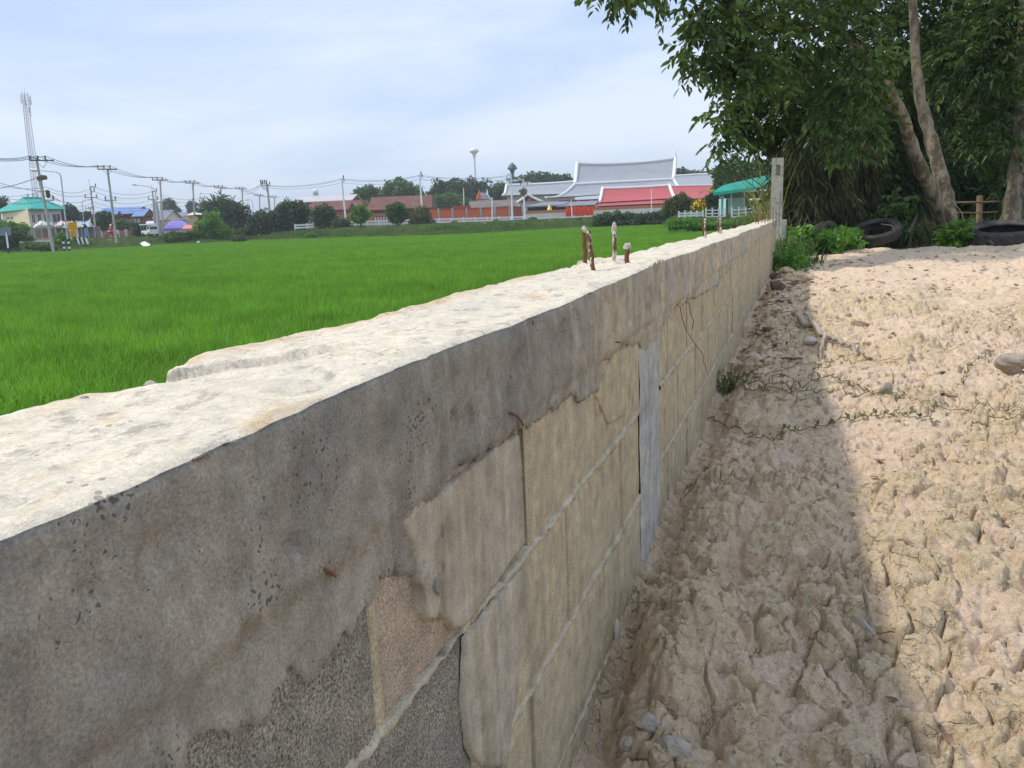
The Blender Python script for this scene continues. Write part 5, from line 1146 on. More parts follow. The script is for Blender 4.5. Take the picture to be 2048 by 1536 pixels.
# --- orange wall of panels
o = thing('panel_wall', 'long orange brick wall in panels with grey posts in front of the temple', 'wall', xy(at(955, 440, 116), ROADZ))
e = [863, 878.5, 906, 934, 962.5, 991, 1020, 1046]; tp = [418.5, 418, 417.5, 417, 416, 415.3, 414.5, 414]
for i in range(7):
    A_ = at(e[i], 435, 116); B_ = at(e[i+1], 435, 116); zt = at((e[i]+e[i+1])/2, tp[i]+.0, 116)[2]; mb = MB(); wallbox(mb, A_, B_, ROADZ-.5, zt, .18)
    mb.build('panel', m_orange if i < 6 else m_redband, o)
    mb = MB(); mb.box(xy(B_-fwd2()*.12, (zt+.1+ROADZ-.5)/2), .28, .28, zt+.6-ROADZ); mb.build('post', m_conc, o)
    mb = MB(); mb.box(xy((A_+B_)/2-fwd2()*.02, zt+.05), np.linalg.norm(B_-A_)-.3, .3, .12, (unit(xy(B_-A_, 0)), fwd2(), UPV)); mb.build('cap', m_redband, o)
mb = MB(); A_ = at(905, 420, 119); B_ = at(940, 420, 119); wallbox(mb, A_, B_, ROADZ, at(920, 411.5, 119)[2], 3); o = mb.build('red_wall_block', m_redband); tag(o, 'raised dark red wall piece behind the orange panels', 'wall')
o = thing('panel_wall', 'white temple wall with brown red band behind the flowering shrub', 'wall', xy(at(1200, 430, 115), ROADZ))
for (a, b, pt_, pm, mtt) in [(1048, 1134, 420.5, 426.5, m_redband), (1186, 1332, 412, 418, m_redband)]:
    A_ = at(a, 435, 115); B_ = at(b, 433, 115); zt = at((a+b)/2, pt_, 115)[2]; zm = at((a+b)/2, pm, 115)[2]
    mb = MB(); wallbox(mb, A_, B_, zm, zt, .3); mb.build('upper_band', mat('band_%d' % a, (.45, .15, .08), .85, (.38, .20, .09), .5, 4), o); mb = MB(); wallbox(mb, A_-fwd2()*.05, B_-fwd2()*.05, ROADZ-.6, zm-.002, .4); mb.build('lower_wall', m_offw, o)
# orange cloth
A_ = at(1132, 437, 113); B_ = at(1187, 436, 113); nu, nv = 30, 8; V_ = []; rs = np.random.RandomState(2); za, zb_ = at(1160, 437, 113)[2], at(1160, 412.5, 113)[2]
for j in range(nv+1):
    for i in range(nu+1): u = i/nu; q = A_+(B_-A_)*u-fwd2()*(.08*math.sin(u*40)+.05*rs.randn()); V_.append(xy(q, za+(zb_-za)*j/nv-(.1*math.sin(u*3.14*3)**2 if j == nv else 0)))
F_ = [(j*(nu+1)+i, j*(nu+1)+i+1, (j+1)*(nu+1)+i+1, (j+1)*(nu+1)+i) for j in range(nv) for i in range(nu)]
n_ = len(V_); V2 = [v+fwd2()*.04 for v in V_]; F2 = [tuple(x+n_ for x in f[::-1]) for f in F_]
o = npmesh('orange_banner', V_+V2, F_+F2, m_cloth, smooth=True); tag(o, 'bright orange red cloth hung along the temple wall', 'banner')
# grey shack roof behind orange wall
simple_house(937, 1032, 414, 401, 430, 124, 7, mat('old_grey_roof', (.13, .11, .105), .9, (.18, .155, .145), .5, 4), m_brownw, 'low building with old grey brown roof behind the orange wall')
# --- temple roofs
def thai_roof(o, R1, R2, E1, E2, depth_dir, sag=.25, lift=.6, mt=m_silver, trim=m_white, tw=.45, finial=(1, 1), name='roof', back=True, split=None):
    """R: ridge ends (3d), E: front eave ends (3d); slope is concave; ridge rises at its ends"""
    R1, R2, E1, E2 = [np.asarray(p, float) for p in (R1, R2, E1, E2)]; nu, nv = 22, 8
    def surf(u, v, sgn=1):
        r = R1+(R2-R1)*u+UPV*lift*(abs(2*u-1)**2.5); e = E1+(E2-E1)*u
        if sgn < 0: rc = (R1+(R2-R1)*u); off = e-rc; d = depth_dir; k = np.dot(off, d); e = e-2*k*d
        p = r+(e-r)*v; p = p-UPV*sag*np.linalg.norm(r-e)*math.sin(math.pi*v)*.5; return p
    V_ = [surf(i/nu, j/nv) for j in range(nv+1) for i in range(nu+1)]; k = len(V_)
    V_ += [surf(i/nu, j/nv)-UPV*.15 for j in range(nv+1) for i in range(nu+1)]
    F_ = [(j*(nu+1)+i, j*(nu+1)+i+1, (j+1)*(nu+1)+i+1, (j+1)*(nu+1)+i) for j in range(nv) for i in range(nu)]
    F_ += [tuple(x+k for x in f[::-1]) for f in F_]
    if back:
        b = len(V_); V_ += [surf(i/nu, j/nv, -1) for j in range(nv+1) for i in range(nu+1)]; F_ += [tuple(x+b for x in f[::-1]) for f in F_[:nu*nv]]
    npmesh(name, V_, F_, mt, o, smooth=False)
    if trim:
        mb = MB(); mb.tube([surf(i/nu, 0)+UPV*.12 for i in range(nu+1)], tw*.62, 6); mb.build('ridge_cap', trim, o)
        for q, u in enumerate((0., 1.)):
            mb = MB(); pts = [surf(u, j/12)+UPV*.1 for j in range(13)]; out2 = unit(xy(E1-E2 if q == 0 else E2-E1, 0)); pts.append(pts[-1]+out2*.35+UPV*.05); mb.tube(pts, [tw*.62]*13+[.1], 6); mb.build('barge_board', trim, o)
            if finial[q]: mb = MB(); p = surf(u, 0)+UPV*.2; mb.tube([p, p+UPV*finial[q]*.5-out2*.05, p+UPV*finial[q]+out2*.15], [tw*.6, tw*.28, .03], 6); mb.build('finial', trim, o)
D = 165.; n = fwd2(1250)
t = thing('temple_hall', 'largest temple hall with two tier silver roof, white trim and curved ridge', 'temple', xy(at(1220, 440, D), ROADZ))
R1 = at(1154.5, 332, D+6); R2 = at(1351, 321.5, D+6); mz1 = at(1150, 368, D+1.5); mz2 = at(1347, 358, D+1.5)
thai_roof(t, R1, R2, mz1, mz2, n, .10, .55, m_silver, m_white, .62, (.6, 1.5), 'upper_roof')
thai_roof(t, mz1-UPV*.1, mz2-UPV*.1, at(1092, 396, D-4), at(1369, 378, D-4), n, .20, .0, m_silver, m_white, .45, (0, 0), 'lower_roof', back=False)
mb = MB(); A_ = at(1118, 400, D-2); B_ = at(1352, 400, D-2); wallbox(mb, A_, B_, ROADZ, at(1200, 399, D)[2]+.1, 14); mb.build('wall', m_redband, t)
mb = MB()
for k in range(9): q = A_+(B_-A_)*(k+.5)/9-n*.4; mb.tube([xy(q, ROADZ), xy(q, at(1200, 400, D)[2])], .3, 8)
mb.build('columns', m_white, t)
D = 185.; t = thing('temple_hall', 'silver roofed temple wing left of and behind the largest roof', 'temple', xy(at(1080, 440, D), ROADZ))
thai_roof(t, at(1013, 372, D+4), at(1150, 365, D+4), at(1006, 391, D-3), at(1150, 387, D-3), n, .16, .15, m_silver, m_white, .5, (1.6, 0))
mb = MB(); A_ = at(1014, 395, D-1); B_ = at(1150, 395, D-1); wallbox(mb, A_, B_, ROADZ, at(1080, 389, D)[2]-.3, 8); mb.build('wall', m_offw, t)
D = 180.; t = thing('temple_hall', 'silver roofed temple wing right of the largest roof, partly behind leaves', 'temple', xy(at(1400, 440, D), ROADZ))
thai_roof(t, at(1340, 353, D+5), at(1460, 346, D+5), at(1335, 372, D-4), at(1450, 370, D-4), n, .12, .0, m_silver, m_white, .4, (0, 0))
mb = MB(); A_ = at(1340, 375, D-2); B_ = at(1450, 375, D-2); wallbox(mb, A_, B_, ROADZ, at(1400, 372, D)[2]-.2, 8); mb.build('wall', m_offw, t)
D = 140.; t = thing('temple_hall', 'red roofed temple hall with white ridge in front of the silver roofs', 'temple', xy(at(1270, 440, D), ROADZ))
thai_roof(t, at(1205, 379, D+4), at(1339, 372.5, D+4), at(1199, 405, D-1), at(1349, 396, D-1), n, .08, .1, m_redroof, m_white, .45, (.5, .3), 'upper_roof')
thai_roof(t, at(1199, 407, D-.8), at(1349, 398, D-.8), at(1187, 412.5, D-3), at(1356, 405, D-3), n, .05, .0, m_redroof, None, .3, (0, 0), 'lower_roof', back=False)
mb = MB(); A_ = at(1200, 412, D-1.5); B_ = at(1345, 412, D-1.5); wallbox(mb, A_, B_, ROADZ, at(1270, 407, D)[2], 8); mb.build('wall', m_redband, t)
D = 150.; t = thing('temple_hall', 'second red roof farther right behind the yellow flowering bush', 'temple', xy(at(1385, 440, D), ROADZ))
thai_roof(t, at(1336, 373, D+4), at(1440, 371, D+4), at(1336, 398, D-2), at(1440, 396, D-2), n, .06, .0, m_redroof, m_white, .22, (0, 0))
mb = MB(); A_ = at(1345, 400, D-1); B_ = at(1430, 400, D-1); wallbox(mb, A_, B_, ROADZ, at(1390, 397, D)[2]-.1, 6); mb.build('wall', m_redband, t)
# small gabled porch
D = 135.; t = thing('temple_porch', 'small porch with steep grey gable and white barge boards', 'temple porch', xy(at(1056, 430, D), ROADZ))
a = at(1033, 405.5, D); b = at(1082, 402, D); c = at(1055, 389.5, D); zz_ = (a[2]+b[2])/2
mb = MB(); mb.slab([a, c, c+n*7, a+n*7], .15); mb.slab([c, b, b+n*7, c+n*7], .15); mb.build('roof', m_silver, t)
for s_, e_ in ((c, a), (c, b)): mb = MB(); mb.tube([s_-n*.1+UPV*.1, (s_+e_)/2-n*.1-UPV*.05, e_-n*.1], .24, 6); mb.build('barge_board', m_white, t)
mb = MB(); mb.slab([a+n*.3+(c-a)*.1, b+n*.3+(c-b)*.1, c+n*.3-UPV*.3], .1); mb.build('gable_wall', m_brownw, t)
mb = MB(); wallbox(mb, a+n*.5+(b-a)*.1, b+n*.5-(b-a)*.1, ROADZ, zz_, 6); mb.build('wall', m_creamg, t)
mb = MB(); q = at(1059, 401, D-.1); q[2] = at(1059, 399.5, D)[2]; mb.box(q, .65, .2, .5); mb.build('window', m_redband, t)
t = thing('lean_roof', 'low dark grey lean to roofs below the largest temple roof', 'shelter', xy(at(1110, 430, 130), ROADZ))
mb = MB(); mb.slab([at(1049, 413, 128), at(1128, 409, 128), at(1140, 402.5, 134), at(1085, 404, 134)], .15); mb.slab([at(1112, 412.5, 127), at(1190, 409, 127), at(1198, 401, 134), at(1135, 404, 134)], .15); mb.build('roof', m_groof, t)
mb = MB(); wallbox(mb, at(1055, 415, 130), at(1188, 412, 130), ROADZ, at(1120, 412, 130)[2], 3); mb.build('wall', mat('dark_interior', (.06, .045, .045), .9), t)
t = thing('temple_gate', 'small pointed gate roof with orange gable and tall white finial', 'temple gate', xy(at(968, 430, 150), ROADZ)); D = 150
a = at(953, 399, D); c = at(958.5, 384, D); b = at(963, 399, D); mb = MB(); mb.slab([a, b, c], .2); mb.build('gable_wall', m_orange, t)
mb = MB(); mb.tube([a, c*.5+a*.5, c, c+UPV*.6], [.18, .16, .14, .03], 6); mb.tube([b, c], .14, 5); mb.build('barge_board', m_orange, t)
mb = MB(); V_ = [c+n*.1, at(974, 387, D)+n*.1, at(981, 399, D)+n*.1, b+n*.1]; mb.slab(V_, .2); mb.build('roof', m_silver, t)
mb = MB(); mb.tube([at(974.5, 390, D), at(974.5, 384, D), at(974, 378, D)], [.2, .14, .03], 6); mb.tube([at(974.5, 388, D), at(981, 399, D)], .15, 5); mb.tube([at(959, 387, D), at(966, 389, D), at(974, 388, D)], .12, 5); mb.build('finial', m_white, t)
mb = MB(); wallbox(mb, at(954, 399, D+.3), at(980, 399, D+.3), ROADZ, at(966, 400, D)[2], 3); mb.build('wall', m_offw, t)
D = 122.; q = at(1099, 417.5, D); k = D/F; t = thing('golden_stupa', 'small golden stupa standing on the temple wall', 'stupa', q); mb = MB(); mb.lathe(q, [(4.6*k, -.5), (4.6*k, .5*k), (3.6*k, 1.0*k), (3.9*k, 2.8*k), (3.0*k, 4.5*k), (1.4*k, 5.4*k), (1.0*k, 8*k), (.6*k, 10*k), (.1*k, 12*k)], 14); mb.build('bell', m_gold, t, smooth=True)
mb = MB(); mb.box(xy(q, (q[2]-.5+ROADZ)/2), .8, .8, q[2]-.5-ROADZ+.6); mb.build('plinth', m_offw, t)
# --- white rail fence along the road
def rail_fence(pts, D, label, ph=7., rails=(0., .5), name='rail_fence', pr=.11, rr=.08, step=24., group=None, broken=()):
    """pts: (px, py of top rail) list"""
    a = pts[0]; b = pts[-1]; o = thing(name, label, 'fence', xy(at(*a, D), ROADZ), group); xs_ = np.arange(a[0], b[0]+.1, step); py = lambda x: np.interp(x, [p[0] for p in pts], [p[1] for p in pts])
    P = [at(x, py(x), D) for x in xs_]; k = D/F
    for i, p in enumerate(P):
        mb = MB(); hb = ph*k; mb.box(p+np.array([0, 0, .05-hb/2]), pr, pr, hb+.1, (fwd2()[[1, 0, 2]]*[1, -1, 1], fwd2(), UPV)); mb.build('post', m_white, o)
    for i in range(len(P)-1):
        for r_ in rails:
            q0 = P[i]-UPV*(r_*ph*k+.08)-fwd2()*.03; q1 = P[i+1]-UPV*(r_*ph*k+.08)-fwd2()*.03; mb = MB(); d = unit(q1-q0); mb.box((q0+q1)/2, np.linalg.norm(q1-q0)-pr*.4, rr*.6, rr*1.3, (d, unit(np.cross(UPV, d)), np.cross(d, unit(np.cross(UPV, d))))); mb.build('rail', m_white, o)
    return o
rail_fence([(590, 449.5), (700, 443), (860, 438), (1060, 432.5)], 106, 'long white concrete rail fence beside the road in front of the halls', 9.5, (.0, .55), pr=.2, rr=.17)
rail_fence([(1061, 437), (1240, 428)], 104, 'continuing white rail fence below the orange cloth', 7.5, (.0, .5), pr=.16, rr=.12, step=22)
rail_fence([(1412, 418.5), (1456, 417.5)], 57, 'white three rail fence section left of the shed door', 15, (0., .42, .84), pr=.075, rr=.06, step=13)
rail_fence([(1464, 418), (1540, 412)], 54, 'white three rail fence section running behind the reeds', 16, (0., .42, .84), pr=.075, rr=.06, step=14)
rail_fence([(1358, 425), (1412, 423)], 60, 'white rail fence section half hidden by the flowering bush', 10, (0., .5), pr=.12, rr=.1, step=12)
# --- shed with green net roof
D = 60.; t = thing('shed', 'open shed with green net roof and mint wall beside the reeds', 'shed', xy(at(1480, 435, D), -.5)); n = fwd2(1480)
a = at(1427, 385, D); b = at(1562, 368, D-2); c = at(1452, 369, D+3); d_ = at(1562, 344, D+3)
V_ = []; nu, nv = 24, 6
for j in range(nv+1):
    for i in range(nu+1):
        u = i/nu; v = j/nv; p = (a*(1-u)+b*u)*(1-v)+(c*(1-u)+d_*u)*v; V_.append(p+UPV*(.10*math.sin(v*3.1)-.05*abs(math.sin(u*14))*(v < .2)))
F_ = [(j*(nu+1)+i, j*(nu+1)+i+1, (j+1)*(nu+1)+i+1, (j+1)*(nu+1)+i) for j in range(nv) for i in range(nu)]; k = len(V_)
npmesh('roof', V_+[v-UPV*.06 for v in V_], F_+[tuple(x+k for x in f[::-1]) for f in F_], m_netg, t, smooth=True)
mb = MB(); mb.slab([a, b, b-UPV*.22, a-UPV*.22], .04); mb.build('valance', mat('net_valance', (.01, .30, .22), .7), t)
for px_, pt_, mtt, r_ in [(1446, 383, m_offw, .05), (1463, 384, m_offw, .045), (1444, 396, m_bluepole, .06), (1489, 380, m_offw, .05), (1515, 400, m_offw, .05)]:
    mb = MB(); p = at(px_, pt_, D); mb.tube([p, xy(p, -.6)], r_, 6); mb.build('post', mtt, t)
mb = MB(); mb.tube([at(1446, 385, D), at(1463, 385, D)], .04, 5); mb.tube([at(1434, 387, D), at(1444, 397, D)], .04, 5); mb.build('brace', m_offw, t)
mb = MB(); wallbox(mb, at(1452, 400, D+2), at(1489, 400, D+2), -.6, at(1470, 396, D+2)[2], 2.2); w = mb.build('wall', m_mint, t)
mb = MB(); onwall(mb, at(1452, 400, D+2), at(1489, 400, D+2), .0, .09, -.5, at(1470, 399, D+2)[2], .03, .06); mb.build('door_gap', m_black, t)
mb = MB(); wallbox(mb, at(1440, 400, D+5), at(1560, 392, D+5), -.6, at(1500, 383, D+5)[2], .3); mb.build('back_wall', mat('shed_back', (.04, .05, .055), .9), t)
mb = MB(); q = at(1509, 399, D-4); mb.lathe(q, [(.05, .10), (.30, .06), (.36, -.02), (.30, -.10), (.05, -.12)], 12); mb.tube([q, xy(q, -.6)], .03, 5); tag(mb.build('round_lamp', m_cream), 'small cream lamp shade on a thin pole under the shed eave', 'lamp')
# ================================================================== STREET FURNITURE
def lean_axes(bpt, tpt): 
    u = unit(np.asarray(tpt)-np.asarray(bpt)); r = unit(np.cross(fwd2(), UPV)); r = unit(r-u*np.dot(r, u)); return np.stack([r, np.cross(u, r), u])
def power_pole(base, top_, D, arms, r, label, group, mt=m_conc, extra=0., base_z=None, rod=None):
    b = at(*base, D); t_ = at(*top_, D); b2 = b-unit(t_-b)*extra; o = thing('power_pole', label, 'power pole', b2, group)
    mb = MB(); mb.tube([b2, t_], [r, r*.72], 8); mb.build('pole', mt, o); ax = lean_axes(b, t_); k = D/F
    tips = []
    for (x0, x1, y_, kind) in arms:
        p0 = at(x0, y_, D); p1 = at(x1, y_, D); fr = ax[1]*-(r*.9); mb = MB(); mb.box((p0+p1)/2+fr, np.linalg.norm(p1-p0), .10, .12, np.stack([unit(p1-p0), np.cross(ax[2], unit(p1-p0)), ax[2]])); am = mb.build('crossarm', m_barkd if kind == 'w' else mt, o)
        ks = {'w': (.03, .35, .66), '2': (.1, .9), '1': (.92,), '4': (.08, .36, .64, .92)}.get(kind, (.1, .9))
        for q in ks:
            mb = MB(); p = p0+(p1-p0)*q+fr+ax[2]*.06; mb.lathe(p, [(.05, 0), (.05, .12), (.10, .14), (.06, .22), (.10, .26), (.06, .34), (.08, .38), (.01, .42)], 7); mb.build('insulator', m_barkd, am); tips.append(p+ax[2]*.4)
        if kind == 'w':
            mb = MB(); c = (p0+p1)/2
            for s in (-1, 1): mb.tube([c+(p1-p0)*.26*s+fr, c-ax[2]*.75+fr*.4], .03, 4)
            mb.build('brace', m_metal, am)
    if rod: mb = MB(); mb.tube([t_, at(*rod, D)], .035, 5); mb.build('rod', m_metal, o)
    return o, tips
def sag(p, q, s, n=10): return [p+(q-p)*i/n-UPV*s*4*(i/n)*(1-i/n) for i in range(n+1)]
gpp = 'wooden armed power poles along the road'
PP = [((107, 503), (73, 318.5), 82, (61, 109, 321.5), 'nearest and tallest power pole at the left with a transformer bracket'),
      ((234, 493), (215, 338), 98, (196, 235, 339), 'second power pole from the left edge, in front of the brick fence'),
      ((328, 484), (320, 361), 124, (305, 336, 360.5), 'power pole rising beside the songthaew truck'),
      ((391, 470), (385.6, 367), 136, (371, 400, 366.5), 'power pole rising behind the orange house'),
      ((450, 460), (441, 376), 152, (429, 454, 376), 'power pole in front of the spiky dark tree'),
      ((488, 450), (484, 378), 174, (472, 494, 378), 'power pole just right of the spiky tree top'),
      ((521, 450), (519, 392), 197, (509, 528, 391.5), 'small far power pole above the dark trees'),
      ((550, 445), (549, 395), 217, (540, 558, 394.5), 'farthest small power pole beside the braced pole')]
tips = []
for i, (b, t_, D, arm, lb) in enumerate(PP):
    arms = [(*arm, 'w')]
    if i == 0: arms.append((92, 110, 401, '1'))
    if i == 1: arms.append((210, 235, 401, '2'))
    o, tp_ = power_pole(b, t_, D, arms, .16 if i < 3 else .17, lb, gpp, extra=.8); tips.append(tp_[:3])
    if i == 0:
        mb = MB(); q = at(84, 356, D); mb.box(q, .9, .35, .35, lean_axes(at(*b, D), at(*t_, D))); mb.tube([q, at(77, 358, D), at(80, 372, D)], .05, 5); mb.build('switch_box', m_barkd, o)
        mb = MB(); mb.tube([at(82, 350, D), at(84, 365, D), at(88, 390, D)], .04, 5); mb.lathe(at(97, 396, D), [(.1, 0), (.2, .1), (.2, .7), (.1, .8)], 8); mb.build('cable_bundle', m_barkd, o)
left0 = [at(-90, 296+6*j, 70) for j in range(3)]
chains = [left0]+tips
for j in range(3):
    P = []
    for a, b in zip(chains[:-1], chains[1:]): P += sag(a[j], b[j], .55)[:-1]
    P.append(chains[-1][j]); mb = MB(); mb.tube(P, .028, 4)
    tag(mb.build('power_cable', m_cable), ['outermost of three high cables on the wooden crossarms', 'middle of three high cables on the wooden crossarms', 'third high cable, nearest the pole tops'][j], 'cable', 'high cables on the wooden crossarms')
gq = 'side armed concrete poles'
QQ = [((191, 457), (180.5, 374), 118, [(180, 193, 374, '1'), (182, 190.5, 382.5, '1'), (169, 197, 395.5, '2')], (177, 358), 'concrete pole with stacked side arms right of the yellow signs'),
      ((314, 460), (304.6, 383), 128, [(304, 315, 383, '1'), (296, 318, 399, '2')], (302, 369), 'concrete pole with side arms left of the thick pole pair'),
      ((408, 450), (404, 397), 150, [(400, 411, 397, '2'), (399, 412, 404, '2')], None, 'small concrete pole with twin arms behind the spiky tree'),
      ((183, 440), (180, 415), 170, [(171, 190, 418, '4')], None, 'tiny far pole behind the blue roofed house')]
qt = []
for b, t_, D, arms, rod, lb in QQ:
    o, tp_ = power_pole(b, t_, D, arms, .14, lb, gq, extra=.5, rod=rod); qt.append(tp_)
o = thing('power_pole', 'thick grey double pole carrying a meter box by the truck', 'power pole', xy(at(318, 476, 118), ROADZ), gq); mb = MB(); mb.tube([at(320, 477, 118), at(312, 404, 118)], [.3, .24], 8); mb.tube([at(312, 470, 118.6), at(307, 398, 118.6)], [.2, .18], 8); mb.build('pole', m_conc, o); mb = MB(); mb.box(at(311, 452, 117.4), .55, .3, .8); mb.build('meter_box', m_offw, o)
def cableset(name, a, b, s, label, r=.022, group='low cables strung between the roadside poles'):
    P = []
    pts = [a]+list(b)
    for p, q in zip(pts[:-1], pts[1:]): P += sag(p, q, s)[:-1]
    P.append(pts[-1]); mb = MB(); mb.tube(P, r, 4); tag(mb.build(name, m_cable), label, 'cable', group)
for j, (ya, yb, yc, yd, ye) in enumerate([(355, 374, 374, 383, 395), (371, 380, 383, 390, 400), (385, 392, 395, 399, 406), (377, 400, 404, 410, 412), (392, 402, 412, 414, 416)]):
    cableset('low_cable', at(-60, ya-6+ (j % 2)*14, 100), [at(92, yb, 100), at(188, yc, 118), at(306, yd, 128), at(405, ye, 150), at(500, ye+4, 170)], .8, ['topmost', 'second', 'third', 'fourth', 'lowest'][j]+' of the low cables crossing behind the left poles')
cableset('service_cable', at(-40, 381, 84), [at(86, 350, 82)], .3, 'rising service cable from the left edge to the nearest pole', .035)
cableset('service_cable', at(-40, 352, 90), [at(95, 384, 82), at(135, 404, 88)], .3, 'descending service cable crossing the rising one', .03)
# right hand run of white poles
gr = 'slim white poles above the rail fence'
RR = [((692, 443), (683, 357), 106, [(682, 688, 358, '1'), (684, 689, 364, '1')], 'slim white pole left of the topiary tree'), ((846, 439), (839, 350), 106, [(837, 843, 350.5, '1'), (840, 845, 356, '1')], 'slim white pole rising over the long brown roof')]
rt = []
for b, t_, D, arms, lb in RR: o, tp_ = power_pole(b, t_, D, arms, .14, lb, gr, m_concw, extra=.8); rt.append(at(*t_, D))
o, _t = power_pole((1025, 441), (1022, 349), 103, [(1014, 1024, 349, '1'), (1012, 1036, 362, '2')], .13, 'white pole with crossarms in front of the green tower', gr, m_concw, extra=.8)
o, _t = power_pole((1049.5, 430), (1046.5, 354), 112, [(1028, 1048, 360, '2'), (1044, 1062, 365, '1'), (1040, 1056, 372, '2')], .13, 'white pole wrapped in a dry vine ball by the porch', gr, m_concw, extra=.8)
V_, F_ = foliage([pblob(1047, 383, 6, 111.8)], 260, .3, .07, 91); npmesh('vine_ball', V_, F_, m_dry, o)
o, _t = power_pole((540, 432), (534.5, 368), 110, [(521, 535, 367, '4'), (524, 535, 371, '2'), (533, 541, 371, '1')], .16, 'braced grey pole where the cable runs meet', gr, m_conc, extra=1.5)
mb = MB(); mb.tube([at(530, 372, 110), at(537, 392, 110)], .05, 5); mb.build('brace', m_metal, o)
for j, dy in enumerate((0, 2.2, 8)):
    P = []; pts = [at(520, 370+dy, 110)] if j < 0 else [at(484, 380+dy, 174), at(522, 368+dy*.5, 110), at(535, 371+dy*.6, 110), at(684, 357.5+dy, 106), at(840, 350.5+dy, 106), at(1022, 350+dy, 103)]
    cableset('road_cable', pts[0], pts[1:], .42, ['upper', 'middle', 'lowest'][j]+' cable on the slim white poles above the brown roofs', .022, 'cables on the slim white poles')
for i, (b, t_, D, mt_, r_, lb) in enumerate([((985, 442), (984, 395), 104, m_concw, .09, 'plain thin white post in front of the grey shack roof'), ((1145, 437), (1142, 400), 104, m_concw, .07, 'thin white post in front of the orange cloth'), ((1303, 414), (1303, 378), 112, m_concw, .07, 'thin white post in front of the red roof'), ((829, 420), (829, 404), 106, m_conc, .06, 'short grey post end above the topiary'), ((927, 412), (927, 376), 160, m_concw, .09, 'thin pale lamp pole in front of the big trees')]):
    mb = MB(); p0 = at(*b, D); mb.tube([xy(p0, ROADZ-.3), at(*t_, D)], r_, 6); tag(mb.build('thin_post', mt_), lb, 'post')
def lamp_post(pts, D, r, label, head, extra=.8):
    P = [at(a, b, D) for a, b in pts]; o = thing('street_lamp', label, 'street lamp', P[0]-UPV*extra, 'curved arm street lamps'); P = [P[0]-UPV*extra]+P; mb = MB(); mb.tube(P, [r]+[r*(1-.55*i/len(pts)) for i in range(len(pts))], 6); mb.build('mast', m_metal, o)
    h0 = at(*head[0], D); h1 = at(*head[1], D); mb = MB(); L_ = np.linalg.norm(h1-h0); d = unit(h1-h0); s_ = unit(np.cross(d, UPV)); mb.lathe(h0, [(.02, 0), (.10, .08*L_), (.17, .4*L_), (.15, .8*L_), (.04, L_)], 8, np.stack([s_, np.cross(d, s_), d])); mb.build('lamp_head', m_white, o, smooth=True)
lamp_post([(135.5, 481), (131, 440), (126, 390), (122, 354), (119, 347), (113, 344.2), (100, 343), (80, 341)], 86, .085, 'nearest curved street lamp reaching left over the road', ((80, 341.5), (59, 339.5)))
lamp_post([(318, 478), (314, 430), (311, 385), (309, 379), (304, 375), (290, 372), (272, 370)], 112, .085, 'street lamp rising between the concrete poles', ((274, 370.5), (263.5, 368)))
lamp_post([(445, 460), (442, 410), (440, 398), (435, 392), (415, 388), (402, 387)], 140, .085, 'street lamp arm showing left of the spiky tree', ((405, 387.3), (398, 386)))
lamp_post([(169, 458), (166, 430), (164, 405), (167, 401), (173, 399), (180, 398.5)], 132, .07, 'small far street lamp reaching right, near the blue roof', ((177, 398.7), (182, 398.6)))
lamp_post([(290, 440), (289, 415), (290, 411), (295, 408.5), (303, 408)], 150, .07, 'small far street lamp left of the thick pole', ((300, 408), (305, 408.2)))
lamp_post([(506, 440), (505.5, 404), (504, 401), (500, 399.5), (494, 399)], 160, .07, 'small far street lamp right of the spiky tree', ((496, 399.2), (491, 399)))
# communication tower
D = 200.; o = thing('lattice_tower', 'tall slender lattice telecom tower with clustered antennas', 'telecom tower', xy(at(80, 460, D), ROADZ)); b = at(80, 440, D); t_ = at(51, 205, D); ax = lean_axes(b, t_); L_ = np.linalg.norm(t_-b); w0 = .55
mb = MB()
for k in range(4): s = ax[0]*(1 if k in (0, 3) else -1)*w0+ax[1]*(1 if k < 2 else -1)*w0; mb.tube([b+s*1.35-ax[2]*5, t_+s*.8], .09, 4)
mb.build('legs', mat('tower_red_white', (.55, .42, .42), .6, (.45, .45, .48), .2, 2), o)
mb = MB(); nseg = 34
for i in range(nseg):
    za = i/nseg; zb2 = (i+1)/nseg; sc_ = lambda z_: w0*(1.35-.55*z_)
    for k in range(4):
        c0 = [(1, 1), (-1, 1), (-1, -1), (1, -1)][k]; c1 = [(1, 1), (-1, 1), (-1, -1), (1, -1)][(k+1) % 4]
        mb.tube([b+ax[2]*L_*za+(ax[0]*c0[0]+ax[1]*c0[1])*sc_(za), b+ax[2]*L_*zb2+(ax[0]*c1[0]+ax[1]*c1[1])*sc_(zb2)], .045, 3)
mb.build('lattice', m_metal, o)['kind'] = 'stuff'
mb = MB(); mb.tube([t_, at(49.5, 176, D)], .05, 5); mb.build('spike', m_metal, o)
for i, (a, c_, dd, h_) in enumerate([(43.5, 196, 0, 1.6), (46, 200, -.8, 1.9), (50, 195, -1.2, 2.2), (54, 197, -.9, 2.2), (58, 195, -.5, 2.1), (60, 199, .2, 1.9), (56, 203, .9, 1.7), (47, 204, .9, 1.5), (52, 206, -1.1, 1.4), (59.5, 222, 0, 1.2), (61, 230, 0, .9), (60, 216, 0, .9)]):
    mb = MB(); q = at(a, c_, D)+fwd2()*dd; mb.box(q, .32, .22, h_, ax); mb.tube([q, b+ax[2]*np.dot(q-b, ax[2])], .04, 3); mb.build('antenna', m_white if i % 3 else m_metal, o)
